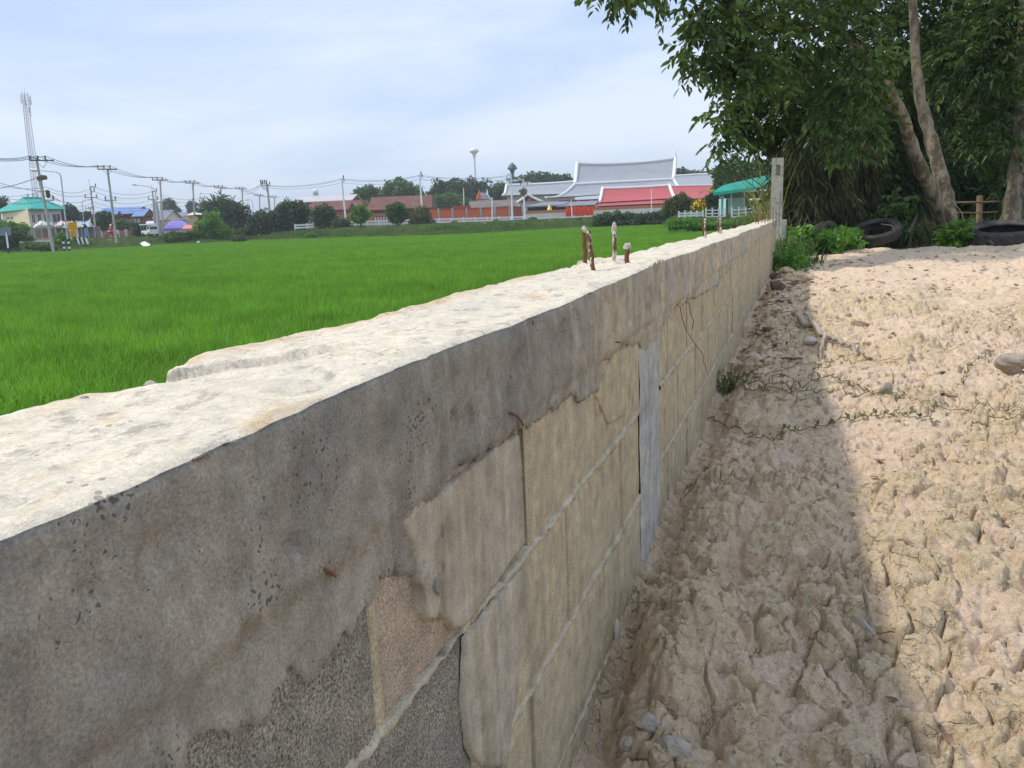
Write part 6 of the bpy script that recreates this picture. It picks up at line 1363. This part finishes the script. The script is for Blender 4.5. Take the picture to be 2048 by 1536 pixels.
# signs
def sign_board(A_, B_, z0, z1, mt, parent, name, th=.06): mb = MB(); onwall(mb, A_, B_, 0, 1, z0, z1, .1, th); return mb.build(name, mt, parent)
D = 84.; o = thing('road_sign', 'grey back of a road sign board on a white post at the left edge', 'road sign', xy(at(16, 505, D), -1.7)); A_ = at(-6, 462, D); B_ = at(22.5, 462, D); sign_board(A_, B_, at(10, 471, D)[2], at(10, 454.5, D)[2], m_bluegrey, o, 'board')
mb = MB(); mb.tube([at(16.5, 497, D), at(11, 455, D)], .085, 8); mb.build('post', m_white, o); mb = MB(); mb.tube([at(17, 512, D), at(16.4, 496, D)], .10, 8); mb.build('post_foot', m_black, o)
D = 96.; o = thing('warning_sign', 'tall yellow double board sign on white posts beside the road', 'road sign', xy(at(146, 483, D), ROADZ-.5))
A_ = at(136, 452, D); B_ = at(155, 451, D); z1, z0 = at(145, 444.5, D)[2], at(145, 460, D)[2]; sb = sign_board(A_, B_, z0, z1, m_yellow, o, 'upper_board', .08); mb = MB()
for r_ in range(4):
    for c_ in range(6 if r_ != 1 else 5):
        u = .08+.145*c_+(.02 if r_ % 2 else 0); h_ = (z1-z0); zc = z1-h_*(.16+.22*r_); rs2 = np.random.RandomState(r_*9+c_)
        onwall(mb, A_, B_, u, u+.09, zc-h_*.045, zc+h_*.045, .155, .02)
m_ink = mat('sign_ink', (.42, .20, .01), .6); mb.build('lettering', m_ink, sb)
A2 = at(140.5, 467, D); B2 = at(152.5, 466.5, D); sb2 = sign_board(A2, B2, at(146, 474.5, D)[2], at(146, 461, D)[2], m_yellow, o, 'lower_board', .08); mb = MB(); h2 = at(146, 461, D)[2]-at(146, 474.5, D)[2]; zt2 = at(146, 461, D)[2]
for r_ in range(3): onwall(mb, A2, B2, .2, .8-.1*(r_ % 2), zt2-h2*(.28+.25*r_), zt2-h2*(.2+.25*r_), .155, .02)
mb.build('lettering', m_ink, sb2)
for px_ in (140, 154): mb = MB(); p = at(px_, 460, D); mb.box(xy(p, (p[2]+ROADZ-.6)/2), .14, .10, p[2]-ROADZ+.6); mb.build('post', m_white, o)
o = thing('striped_barrier', 'slanted black and white striped barrier boards below the yellow sign', 'barrier', xy(at(160, 480, 95), ROADZ-.3))
for k in range(6):
    a = at(149+4.2*k, 476+.2*k, 94.6); mb = MB(); zt = at(150+4.2*k, 473+.6*k, 95)[2]; mb.slab([xy(a, zt), xy(at(153+4.2*k, 476, 94.6), zt-.02), xy(at(156.5+4.2*k, 484, 94.6), ROADZ-.5), xy(at(152.5+4.2*k, 484, 94.6), ROADZ-.5)], .12); mb.build('stripe', m_white if k % 2 else m_black, o)
for i, (px_, lb) in enumerate([(127, 'left black and white banded bollard near the street lamp foot'), (137, 'right black and white banded bollard at the street lamp foot')]):
    D = 85.5; o = thing('bollard', lb, 'bollard', xy(at(px_, 492, D), -1.3), 'banded bollards'); z1 = at(px_, 478, D)[2]; hh = .26
    for k in range(5): mb = MB(); c = at(px_, 485, D); mb.lathe(xy(c, z1-hh*(k+1)), [(.11, 0), (.13, .02), (.13, hh-.003), (.10, hh)], 10); mb.build('band', m_white if k % 2 else m_black, o)
D = 100; o = thing('blue_banner', 'blue banner on a short post right of the striped barrier', 'banner', xy(at(171, 480, D), ROADZ)); mb = MB(); mb.tube([at(171, 482, D), at(170, 449, D)], .05, 6); mb.build('post', m_metal, o)
mb = MB(); mb.lathe(at(170, 452.5, D), [(.03, .25), (.16, .2), (.18, -.1), (.06, -.2)], 8); mb.build('finial', m_black, o); mb = MB(); a = at(168, 459, D-.2); b2 = at(173.5, 459, D-.2); z0 = at(170, 473, D)[2]; mb.slab([a, b2, xy(b2, z0+.15), xy((a+b2)/2, z0), xy(a, z0+.1)], .04); mb.build('cloth', m_bluec, o)
# motorbike rider
D = 104; c = xy(at(225, 479, D), ROADZ+.05); o = thing('motorcycle', 'small red motorcycle ridden past the brick fence', 'motorcycle', c); rt_ = np.array([fwd2()[1], -fwd2()[0], 0]); dirm = unit(rt_*.5+fwd2()*.85)
sd_ = np.array([dirm[1], -dirm[0], 0])
for s in (-.6, .6):
    mb = MB(); mb.lathe(c+dirm*s+UPV*.28, [(.2, -.04), (.28, -.05), (.28, .05), (.2, .04), (.2, -.04)], 14, np.stack([dirm, UPV, sd_])); mb.build('wheel', m_black, o)
mb = MB(); mb.tube([c+dirm*.62+UPV*.3, c+dirm*.42+UPV*.85, c+dirm*.35+UPV*1.0], .035, 5); mb.tube([c+dirm*.42+UPV*.85, c+dirm*.1+UPV*.45, c-dirm*.3+UPV*.5, c-dirm*.6+UPV*.32], [.06, .10, .14, .05], 7); mb.build('body', m_redc, o, smooth=True)
mb = MB(); mb.tube([c-dirm*.55+UPV*.72, c+dirm*.05+UPV*.68], [.09, .10], 7); mb.build('saddle', m_black, o, smooth=True)
mb = MB(); mb.tube([c+dirm*.32+UPV*1.0-sd_*.3, c+dirm*.36+UPV*1.0, c+dirm*.32+UPV*1.0+sd_*.3], .02, 5); mb.build('handlebar', m_metal, o)
def person(c, dirm, sd_, shirt, label):
    J = {}; V_ = []; E_ = []; R_ = []
    def v(p, r): V_.append(tuple(p)); R_.append(r); return len(V_)-1
    hip = v(c-dirm*.15+UPV*.86, .15); wai = v(c-dirm*.13+UPV*1.06, .13); ch = v(c-dirm*.06+UPV*1.30, .16); nk = v(c-dirm*.02+UPV*1.46, .06); hd = v(c+UPV*1.60, .10); ht = v(c+UPV*1.70, .09)
    E_ += [(hip, wai), (wai, ch), (ch, nk), (nk, hd), (hd, ht)]
    for s in (-1, 1):
        sh = v(c-dirm*.05+UPV*1.38+sd_*.19*s, .065); el = v(c+dirm*.12+UPV*1.14+sd_*.27*s, .045); ha = v(c+dirm*.34+UPV*1.04+sd_*.26*s, .035); E_ += [(ch, sh), (sh, el), (el, ha)]
        kn = v(c+dirm*.28+UPV*.74+sd_*.16*s, .075); an = v(c+dirm*.12+UPV*.34+sd_*.15*s, .05); ft = v(c+dirm*.26+UPV*.27+sd_*.15*s, .045); E_ += [(hip, kn), (kn, an), (an, ft)]
    me = bpy.data.meshes.new('person'); me.from_pydata(V_, E_, []); me.materials.append(shirt); o = bpy.data.objects.new('person', me); COL.objects.link(o)
    md = o.modifiers.new('skin', 'SKIN')
    if not me.skin_vertices: 
        bpy.context.view_layer.objects.active = o
    for i, r in enumerate(R_): me.skin_vertices[0].data[i].radius = (r, r)
    me.skin_vertices[0].data[0].use_root = True
    o.modifiers.new('sub', 'SUBSURF').levels = 1; tag(o, label, 'person'); return o
try:
    pr_ = person(c, dirm, sd_, m_redc, 'person in a red shirt riding the small motorcycle')
    mb = MB(); mb.lathe(c+UPV*1.56, [(.13, 0), (.145, .08), (.12, .18), (.02, .23)], 10); hh_ = mb.build('helmet', m_white, None, smooth=True); hh_.parent = pr_
except Exception as ex: print('person', ex)
# songthaew pickup
D = 108.; c = xy(at(301, 474.5, D), ROADZ+.05); rt_ = np.array([fwd2()[1], -fwd2()[0], 0]); fx_ = unit(rt_*.75-fwd2()*.6); sx_ = np.array([-fx_[1], fx_[0], 0]); AX = np.stack([fx_, sx_, UPV])
o = thing('pickup_truck', 'small white passenger pickup with canopy roof parked by the road', 'truck', c); K = .5
mb = MB(); mb.box(c+UPV*.55, 2.3, 1.2, .5, AX); mb.box(c+fx_*.75+UPV*1.05, .75, 1.15, .5, AX); mb.build('body', m_white, o)
mb = MB(); mb.box(c+fx_*1.135+UPV*1.08, .02, 1.0, .34, AX); mb.box(c+fx_*.75+UPV*1.1-sx_*.585, .55, .02, .3, AX); mb.build('windows', m_glass, o)
mb = MB(); mb.box(c-fx_*.3+UPV*1.58, 2.1, 1.3, .12, AX); mb.build('canopy_roof', m_white, o); mb = MB()
for a_ in (-1.25, -.5, .3):
    for b_ in (-.55, .55): mb.tube([c+fx_*a_+sx_*b_+UPV*.8, c+fx_*a_+sx_*b_+UPV*1.52], .03, 4)
mb.build('canopy_posts', m_metal, o); mb = MB(); mb.box(c-fx_*.45+UPV*.95, 1.2, .9, .35, AX); mb.build('benches', m_black, o)
for a_ in (-.75, .8):
    for b_ in (-.56, .56): mb = MB(); mb.lathe(c+fx_*a_+sx_*b_+UPV*.27, [(.05, -.08), (.26, -.08), (.28, 0), (.26, .08), (.05, .08)], 14, np.stack([fx_, UPV, sx_])); mb.build('wheel', m_black, o)
for b_ in (-.42, .42): mb = MB(); mb.box(c+fx_*1.16+sx_*b_+UPV*.62, .03, .2, .14, AX); mb.build('headlight', m_offw, o)
# white sheet
mb = MB(); D = 91; V_ = [at(280, 487, D), at(289, 483, D+.6), at(301, 489, D), at(297, 493, D-.8), at(286, 492.5, D-.8)]; mb.slab(V_, .04); tag(mb.build('plastic_sheet', m_white), 'white sheet dropped on the edge of the rice field', 'sheet')
mb = MB(); V_, F_ = blob(at(397, 484.5, 100), (.25, .2, .12), 4, 2, .2); tag(npmesh('white_bag', V_, F_, m_white), 'tiny white bag at the field edge below the leafy bush', 'bag')
# ================================================================== FAR PLANTING
def far_tree(label, blobs, D, n, mt, leaf=.34, trunk=None, cat='tree', name='tree', group=None, seed=0, shell=.35, base_z=None, tr=.16, asp=.34, droop=.15, stems=0, dr=1.0):
    bl = [pblob(b[0], b[1], b[2], D, rz=(b[3] if len(b) > 3 else None)) for b in blobs]
    bl = [(*b[:4], b[3]*dr, b[5], b[6]) for b in bl]
    bx = trunk[0] if trunk else blobs[0][0]; by = trunk[1] if trunk else 470; b0 = at(bx, by, D); bz = base_z if base_z is not None else float(terrain(b0[0], b0[1]))
    o = thing(name, label, cat, xy(b0, bz), group); mb = MB(); topb = max(bl, key=lambda q: q[2]); tp_ = np.array(topb[:3]); cen = np.mean([b[:3] for b in bl], axis=0)
    mb.tube([xy(b0, bz-.3), b0*.4+xy(b0, cen[2])*.6 if False else xy(b0*.6+cen*.4, (bz+cen[2])/2), cen], [tr, tr*.8, tr*.45], 6)
    for b in bl[:7]: mb.tube([cen*.7+xy(b0, bz)*.3, np.array(b[:3])], [tr*.5, tr*.12], 4)
    mb.build('trunk', m_barkd, o)
    V_, F_ = foliage(bl, n, leaf, leaf*asp, seed+100, droop=droop, shell=shell, flat=1.2); npmesh('crown', V_, F_, mt, o); return o
gb = 'trees behind the halls'
far_tree('rounded green tree left of the tallest back tree', [(735, 388, 19.5), (718, 392, 14.6), (750, 391, 15.9), (735, 400, 22.0)], 175, 2200, m_leaf_mid, .6, (736, 430), group=gb, seed=1, tr=.3)
far_tree('broad green tree rising above the long brown roof', [(795, 376, 20.7), (778, 384, 17.1), (815, 383, 18.3), (832, 386, 14.6), (800, 392, 29.3, 14.6), (838, 394, 12.2)], 178, 3400, m_leaf_mid, .6, (800, 430), group=gb, seed=2, tr=.3)
far_tree('huge dark rain tree below the white water tower', [(905, 374, 29.3, 15.9), (940, 376, 29.3, 17.1), (880, 386, 24.4), (960, 390, 26.8), (905, 396, 41.5, 22.0), (940, 402, 36.6, 19.5), (870, 396, 17.1)], 200, 6500, m_leaf_dark, .75, (910, 430), group=gb, seed=3, tr=.5, dr=.6)
far_tree('lighter green tree in front of the huge dark one', [(898, 402, 26.8, 18.3), (925, 408, 26.8, 14.6), (880, 410, 19.5, 14.6)], 170, 2600, m_leaf_mid, .5, (905, 435), group=gb, seed=4, tr=.25)
far_tree('green tree between the gate finial and the grey wing', [(985, 388, 17.1, 13.4), (1000, 380, 17.1, 12.2), (1003, 395, 17.1, 17.1), (975, 398, 12.2)], 205, 2600, m_leaf_mid, .6, (990, 430), group=gb, seed=5, tr=.3)
far_tree('dark wide tree behind the green water tower', [(1000, 372, 12.2, 7.3), (1065, 357, 24.4, 9.8), (1090, 356, 26.8, 9.8), (1120, 360, 24.4, 9.8), (1040, 364, 22.0, 11.0), (1080, 368, 41.5, 14.6), (1140, 366, 14.6, 9.8)], 240, 4200, m_leaf_dark, .85, (1080, 430), group=gb, seed=6, tr=.5, dr=.5)
far_tree('dark tree top showing right of the tallest ridge', [(1362, 345, 12.2, 8.5), (1380, 346, 9.8, 4.9), (1365, 356, 19.5, 12.2), (1400, 348, 14.6, 4.9)], 230, 1600, m_leaf_dark, .8, (1370, 430), group=gb, seed=7, tr=.4, dr=.5)
far_tree('dark green tree behind the shed and banana leaves', [(1448, 350, 20, 22), (1470, 340, 24, 24), (1440, 375, 14, 14), (1500, 345, 26, 20), (1530, 350, 22, 18)], 75, 6500, m_leaf_mid, .33, (1460, 425), seed=8, tr=.25, group='trees near the shed', dr=.7)
gl = 'bluish trees far behind the tents'
far_tree('tall loose bluish tree above the purple tent', [(337, 412, 12.2, 12.2), (345, 424, 14.6, 17.1), (332, 424, 9.8, 14.6)], 220, 1100, m_leaf_blue, .9, (342, 440), group=gl, seed=9, tr=.3)
far_tree('narrow bluish tree beside the orange house', [(384, 413, 8.5, 11.0), (388, 424, 9.8, 11.0)], 220, 700, m_leaf_blue, .8, (385, 440), group=gl, seed=10, tr=.3)
far_tree('bluish tree left of the spiky tree', [(409, 414, 8.5, 9.8), (414, 425, 11.0, 12.2)], 210, 700, m_leaf_blue, .8, (411, 440), group=gl, seed=11, tr=.3)
far_tree('dark tree tucked behind the cream house', [(136, 420, 13, 10), (148, 428, 10, 12), (132, 432, 12, 12)], 150, 1700, m_leaf_dark, .5, (140, 450), seed=12, tr=.25)
far_tree('dark bushy tree in front of the blue roofed house', [(206, 436, 15, 12), (198, 444, 13, 14), (219, 442, 12, 14)], 122, 2200, m_leaf_dark, .4, (206, 465), seed=13, tr=.2)
far_tree('low green shrub under the brown timber wall', [(241, 446, 9, 8), (255, 452, 10, 7), (232, 452, 8, 8)], 120, 1100, m_leaf_mid, .35, (242, 466), 'shrub', 'shrub', seed=14)
far_tree('palm crown fragment at the left edge above the roof', [(2, 401, 6, 6), (-4, 405, 8, 6)], 140, 260, m_leaf_dark, 1.2, (-2, 440), 'palm', 'palm_tree', seed=15, asp=.12, droop=.6)
far_tree('small round tree left of the brick fence post', [(173, 430, 8, 7), (165, 434, 8, 7)], 150, 600, m_leaf_dark, .45, (170, 450), seed=16)
far_tree('dark shrub left of the songthaew truck', [(283, 457, 13, 9), (275, 464, 10, 8), (272, 452, 8, 6)], 113, 1300, m_leaf_dark, .35, (282, 474), 'shrub', 'shrub', seed=17)
far_tree('large dark tree with long drooping spiky leaves', [(440, 418, 24.6, 24.6), (462, 422, 24.6, 19.2), (430, 434, 27.3, 21.8), (470, 440, 24.6, 21.8), (485, 434, 19.2, 16.4), (450, 438, 32.8, 30.0), (450, 454, 35.5, 24.6)], 122, 2600, m_leaf_dark, 1.25, (455, 465), seed=18, asp=.10, droop=.0, tr=.3, shell=.6)
far_tree('vine covered light green bush left of the spiky tree', [(415, 452, 20, 18), (400, 462, 16, 14), (436, 462, 20, 18), (425, 438, 16, 14), (450, 470, 16, 12)], 104, 4800, m_leaf_lite, .3, (420, 484), 'shrub', 'shrub', seed=19)
far_tree('low green bush right of the truck at the field edge', [(345, 472, 12, 9), (358, 474, 14, 9), (337, 478, 9, 7), (368, 472, 9, 8)], 103, 2000, m_leaf_mid, .26, (350, 486), 'shrub', 'shrub', seed=20)
far_tree('dark gap shrub between low bush and vine covered bush', [(383, 472, 12, 11), (395, 478, 12, 8)], 104, 1400, m_leaf_dark, .28, (386, 486), 'shrub', 'shrub', seed=21)
far_tree('olive bush in the shade right of the vine covered bush', [(488, 466, 16, 12), (470, 474, 16, 9), (505, 468, 12, 11)], 108, 2600, m_leaf_olive, .3, (488, 482), 'shrub', 'shrub', seed=22)
gd = 'dark roadside trees at the far edge of the rice'
far_tree('dark leafy tree with short trunk right of the spiky tree', [(524, 440, 23.2, 20.5), (512, 452, 19.2, 19.2), (535, 459, 21.8, 24.6), (520, 469, 19.2, 16.4)], 108, 3600, m_leaf_dark, .34, (523, 478), group=gd, seed=23, tr=.14)
far_tree('dark tree merging with the brown roof corner', [(556, 440, 21.8, 24.6), (570, 426, 19.2, 16.4), (548, 456, 19.2, 21.8), (565, 460, 21.8, 21.8)], 108, 3800, m_leaf_dark, .34, (560, 476), group=gd, seed=24, tr=.14)
far_tree('widest dark tree in front of the brown roof', [(590, 418, 27.3, 16.4), (577, 410, 16.4, 11.0), (605, 428, 21.8, 16.4), (590, 440, 21.8, 19.2), (580, 458, 19.2, 19.2)], 108, 3800, m_leaf_dark, .34, (590, 476), group=gd, seed=25, tr=.14)
far_tree('continuous dark undergrowth beneath the three dark roadside trees', [(512, 462, 16, 14), (532, 466, 16, 12), (552, 462, 18, 15), (574, 466, 18, 13), (596, 460, 18, 14), (612, 466, 14, 10), (540, 448, 16, 14), (574, 440, 16, 18), (606, 446, 12, 14)], 109, 7000, m_leaf_dark, .3, (560, 480), 'shrub', 'thicket', seed=60, dr=.8)
far_tree('low mixed green brush under the slender dark tree', [(628, 464, 12, 7), (645, 466, 12, 6), (662, 464, 12, 8), (670, 458, 8, 9)], 104, 1800, m_leaf_olive, .24, (645, 474), 'shrub', 'shrub', seed=61)
far_tree('slender dark tree with bare trunk in front of the white fence', [(648, 424, 20.5, 16.4), (640, 436, 17.8, 17.8), (658, 440, 16.4, 19.2), (650, 450, 19.2, 11.0)], 106, 3000, m_leaf_dark, .3, (650, 474), group=gd, seed=26, tr=.12)
far_tree('shaggy dark bush left of the first topiary tree', [(684, 450, 16, 12), (672, 458, 12, 12), (698, 460, 13, 11), (684, 466, 20, 9)], 104, 3400, m_leaf_dark, .28, (684, 476), 'shrub', 'shrub', seed=27)
far_tree('yellow green ball topped young tree', [(720, 420, 12, 10), (708, 430, 10, 7), (733, 428, 9, 8), (720, 438, 12, 7)], 101, 1900, m_leaf_lite, .28, (724, 470), group='young trees by the fence', seed=28, tr=.13)
far_tree('dense clipped young tree with forked trunk', [(792, 416, 17, 11), (782, 426, 12, 12), (803, 428, 13, 14), (793, 440, 12, 7)], 101, 3400, m_leaf_mid, .26, (797, 467), group='young trees by the fence', seed=29, tr=.15)
far_tree('olive round bush right of the clipped tree', [(842, 434, 20, 16), (832, 444, 14, 12), (855, 446, 14, 12), (842, 422, 12, 10)], 101, 3800, m_leaf_olive, .24, (842, 466), 'shrub', 'shrub', seed=30)
for i, (px_, py_, r_, lb) in enumerate([(1158, 448, 10, 'small dark pointed shrub under the orange cloth'), (1103, 450, 6, 'tiny dark shrub in the weeds below the golden stupa'), (905, 455, 22, 'low green mound of weeds below the orange wall'), (990, 453, 24, 'low creeping shrub mound right of the thin fence post'), (1060, 450, 26, 'leafy low hedge in front of the white wall')]):
    far_tree(lb, [(px_, py_, r_, r_*.5 if r_ > 15 else r_*1.2)], 99 if i > 1 else 97, int(60*r_), [m_leaf_dark, m_leaf_dark, m_leaf_mid, m_leaf_mid, m_leaf_mid][i], .26, (px_, py_+8), 'shrub', 'shrub', seed=31+i, dr=.5)
far_tree('dark leafy bush behind the road sign below the cream house', [(18, 470, 26, 15), (38, 476, 20, 13), (4, 478, 20, 16), (52, 482, 14, 9)], 93, 5200, m_leaf_dark, .26, (22, 494), 'shrub', 'shrub', seed=70)
far_tree('light green brush top showing above the dark bush by the sign', [(22, 452, 14, 8), (46, 456, 12, 8), (6, 450, 10, 8)], 98, 1500, m_leaf_lite, .26, (24, 480), 'shrub', 'shrub', seed=71)
far_tree('leafy vine bush at the foot of the nearest street lamp', [(124, 474, 9, 10), (130, 482, 11, 8), (117, 482, 9, 7)], 88, 1700, m_leaf_lite, .2, (125, 492), 'shrub', 'shrub', seed=72)
far_tree('low trailing weeds around the foot of the nearest power pole', [(78, 492, 22, 6), (100, 494, 18, 6), (60, 490, 16, 6)], 86, 2300, m_leaf_mid, .2, (85, 500), 'weeds', 'weed_clump', seed=73)
rsv = np.random.RandomState(90)
for i in range(9):
    px_ = [742, 765, 885, 930, 1015, 1090, 1125, 478, 622][i]; py_ = [462, 458, 459, 456, 452, 449, 446, 476, 470][i]; r_ = rsv.uniform(7, 13)
    far_tree(['ragged low weed clump between the two young trees', 'small leafy weed right of the ball topped tree', 'light weed clump right of the olive round bush', 'thin brush in front of the third orange panel', 'weed clump left of the white pole with crossarms', 'yellowish weed patch below the golden stupa', 'small brush left of the orange cloth', 'straggly olive brush at the foot of the shaded bush', 'light brush between the dark thicket and slender tree'][i],
             [(px_, py_, r_, r_*.55), (px_+r_*.9, py_+1, r_*.6, r_*.4), (px_-r_*.8, py_+2, r_*.7, r_*.35)], 98, int(110*r_), [m_leaf_olive, m_leaf_lite, m_leaf_olive, m_leaf_mid, m_leaf_lite, m_leaf_olive, m_leaf_mid, m_leaf_olive, m_leaf_lite][i], .24, (px_, py_+6), 'weeds', 'weed_clump', 'weed clumps on the bank', seed=200+i, asp=.2, shell=.1)
far_tree('long dark hedge running right below the red temple roof', [(1210, 438, 20, 13), (1235, 437, 18, 12), (1262, 438, 20, 11), (1292, 438, 20, 11), (1320, 434, 20, 12), (1200, 448, 18, 8), (1250, 446, 30, 9), (1300, 445, 30, 9), (1340, 430, 16, 14)], 88, 11000, m_leaf_dark, .24, (1260, 452), 'hedge', 'hedge', seed=40, dr=.8)
far_tree('olive shrub with reddish tips left of the yellow flowers', [(1350, 408, 16, 16), (1365, 402, 16, 14), (1372, 418, 16, 12), (1340, 418, 14, 12)], 74, 5200, m_leaf_olive, .2, (1360, 436), 'shrub', 'shrub', seed=41, dr=.7)
o = far_tree('bush covered with yellow flowers in front of the red roof', [(1404, 408, 14, 10), (1395, 416, 12, 9), (1412, 418, 12, 8)], 68, 1700, m_leaf_mid, .18, (1402, 434), 'shrub', 'flowering_bush', seed=42, dr=.7)
V_, F_ = foliage([pblob(1404, 407, 14, 67.8, rz=10), pblob(1394, 414, 11, 67.8, rz=9), pblob(1412, 416, 12, 67.8, rz=8)], 620, .16, .07, 420); npmesh('flowers', V_, F_, m_yflow, o)
far_tree('dark green shrub between yellow flowers and the shed', [(1427, 400, 14, 14), (1436, 410, 12, 12), (1430, 390, 10, 10)], 66, 2400, m_leaf_dark, .2, (1430, 434), 'shrub', 'shrub', seed=43, dr=.7)
far_tree('fluffy bright grass bank at the right end of the field', [(1372, 446, 22, 10), (1400, 450, 30, 9), (1350, 450, 22, 7), (1440, 453, 30, 9), (1480, 454, 30, 8), (1515, 452, 28, 8)], 54, 9000, m_weed, .22, (1400, 460), 'grass bank', 'grass_bank', seed=44, asp=.16, dr=.8)
def banana(px, pb, D, leaves, label, seed, L_=1.6):
    b = at(px, pb, D); o = thing('banana_plant', label, 'banana plant', b, 'banana plants'); rs_ = np.random.RandomState(seed); mb = MB(); mb.tube([b-UPV*.3, b+UPV*L_*.5], [.10, .06], 7); mb.build('stem', m_leaf_olive, o)
    for i in range(leaves):
        a = 6.28*i/leaves+rs_.uniform(-.3, .3); d = np.array([math.cos(a), math.sin(a), 0]); s_ = np.array([-d[1], d[0], 0]); l_ = L_*rs_.uniform(.8, 1.2); w = .16; V_ = []; e = rs_.uniform(.45, .8)
        for k in range(8): t = k/7; p = b+UPV*L_*.45+d*e*l_*t+UPV*l_*(.75*t-.75*t*t*e*1.3); ww = w*math.sin(math.pi*min(.98, t*.93+.06))**.6; V_ += [p-s_*ww, p-UPV*.03, p+s_*ww]
        F_ = [q for k in range(7) for q in ((3*k, 3*k+1, 3*k+4, 3*k+3), (3*k+1, 3*k+2, 3*k+5, 3*k+4))]
        npmesh('leaf', V_, F_, m_leaf_lite, o)
banana(1388, 456, 62, 8, 'young banana plant standing at the right edge of the rice', 1, 1.7)
banana(1430, 425, 66, 7, 'banana plant with raised leaf left of the shed roof', 2, 2.6)
# field-edge stakes
for i, (px_, pt_, pb_) in enumerate([(562, 466, 478), (593, 464, 477), (624, 456, 476), (655, 455, 474), (718, 460, 470), (812, 458, 469), (843, 446, 466), (907, 452, 465), (970, 444, 458), (1261, 434, 449)]):
    D = float(np.linalg.norm(gp(px_, pb_, -1.45)[:2])); mb = MB(); p = at(px_, pt_, D); mb.tube([xy(p, FIELD), p], .05, 5); o = mb.build('fence_stake', m_conc)
    tag(o, ['first', 'second', 'third', 'fourth', 'fifth', 'sixth', 'seventh', 'eighth', 'ninth', 'tenth'][i]+' thin grey stake from the left along the far rice edge', 'stake', 'thin stakes along the far rice edge')
# ================================================================== HAZE
mb = MB(); mb.box((0, 0, 18.6), 5120, 5120, 43); hz = mb.build('haze', bpy.data.materials.new('haze_air')); hz['kind'] = 'stuff'
hm = hz.data.materials[0]; hm.use_nodes = True; t = hm.node_tree; t.nodes.remove(t.nodes['Principled BSDF']); pv = N(t, 'ShaderNodeVolumePrincipled'); pv.inputs['Color'].default_value = (.86, .92, 1, 1); pv.inputs['Density'].default_value = .0006; pv.inputs['Anisotropy'].default_value = .2
t.links.new(pv.outputs[0], t.nodes['Material Output'].inputs['Volume'])
print('objects', len(COL.objects), 'tris', sum(len(o.data.polygons) for o in COL.objects if o.type == 'MESH'))
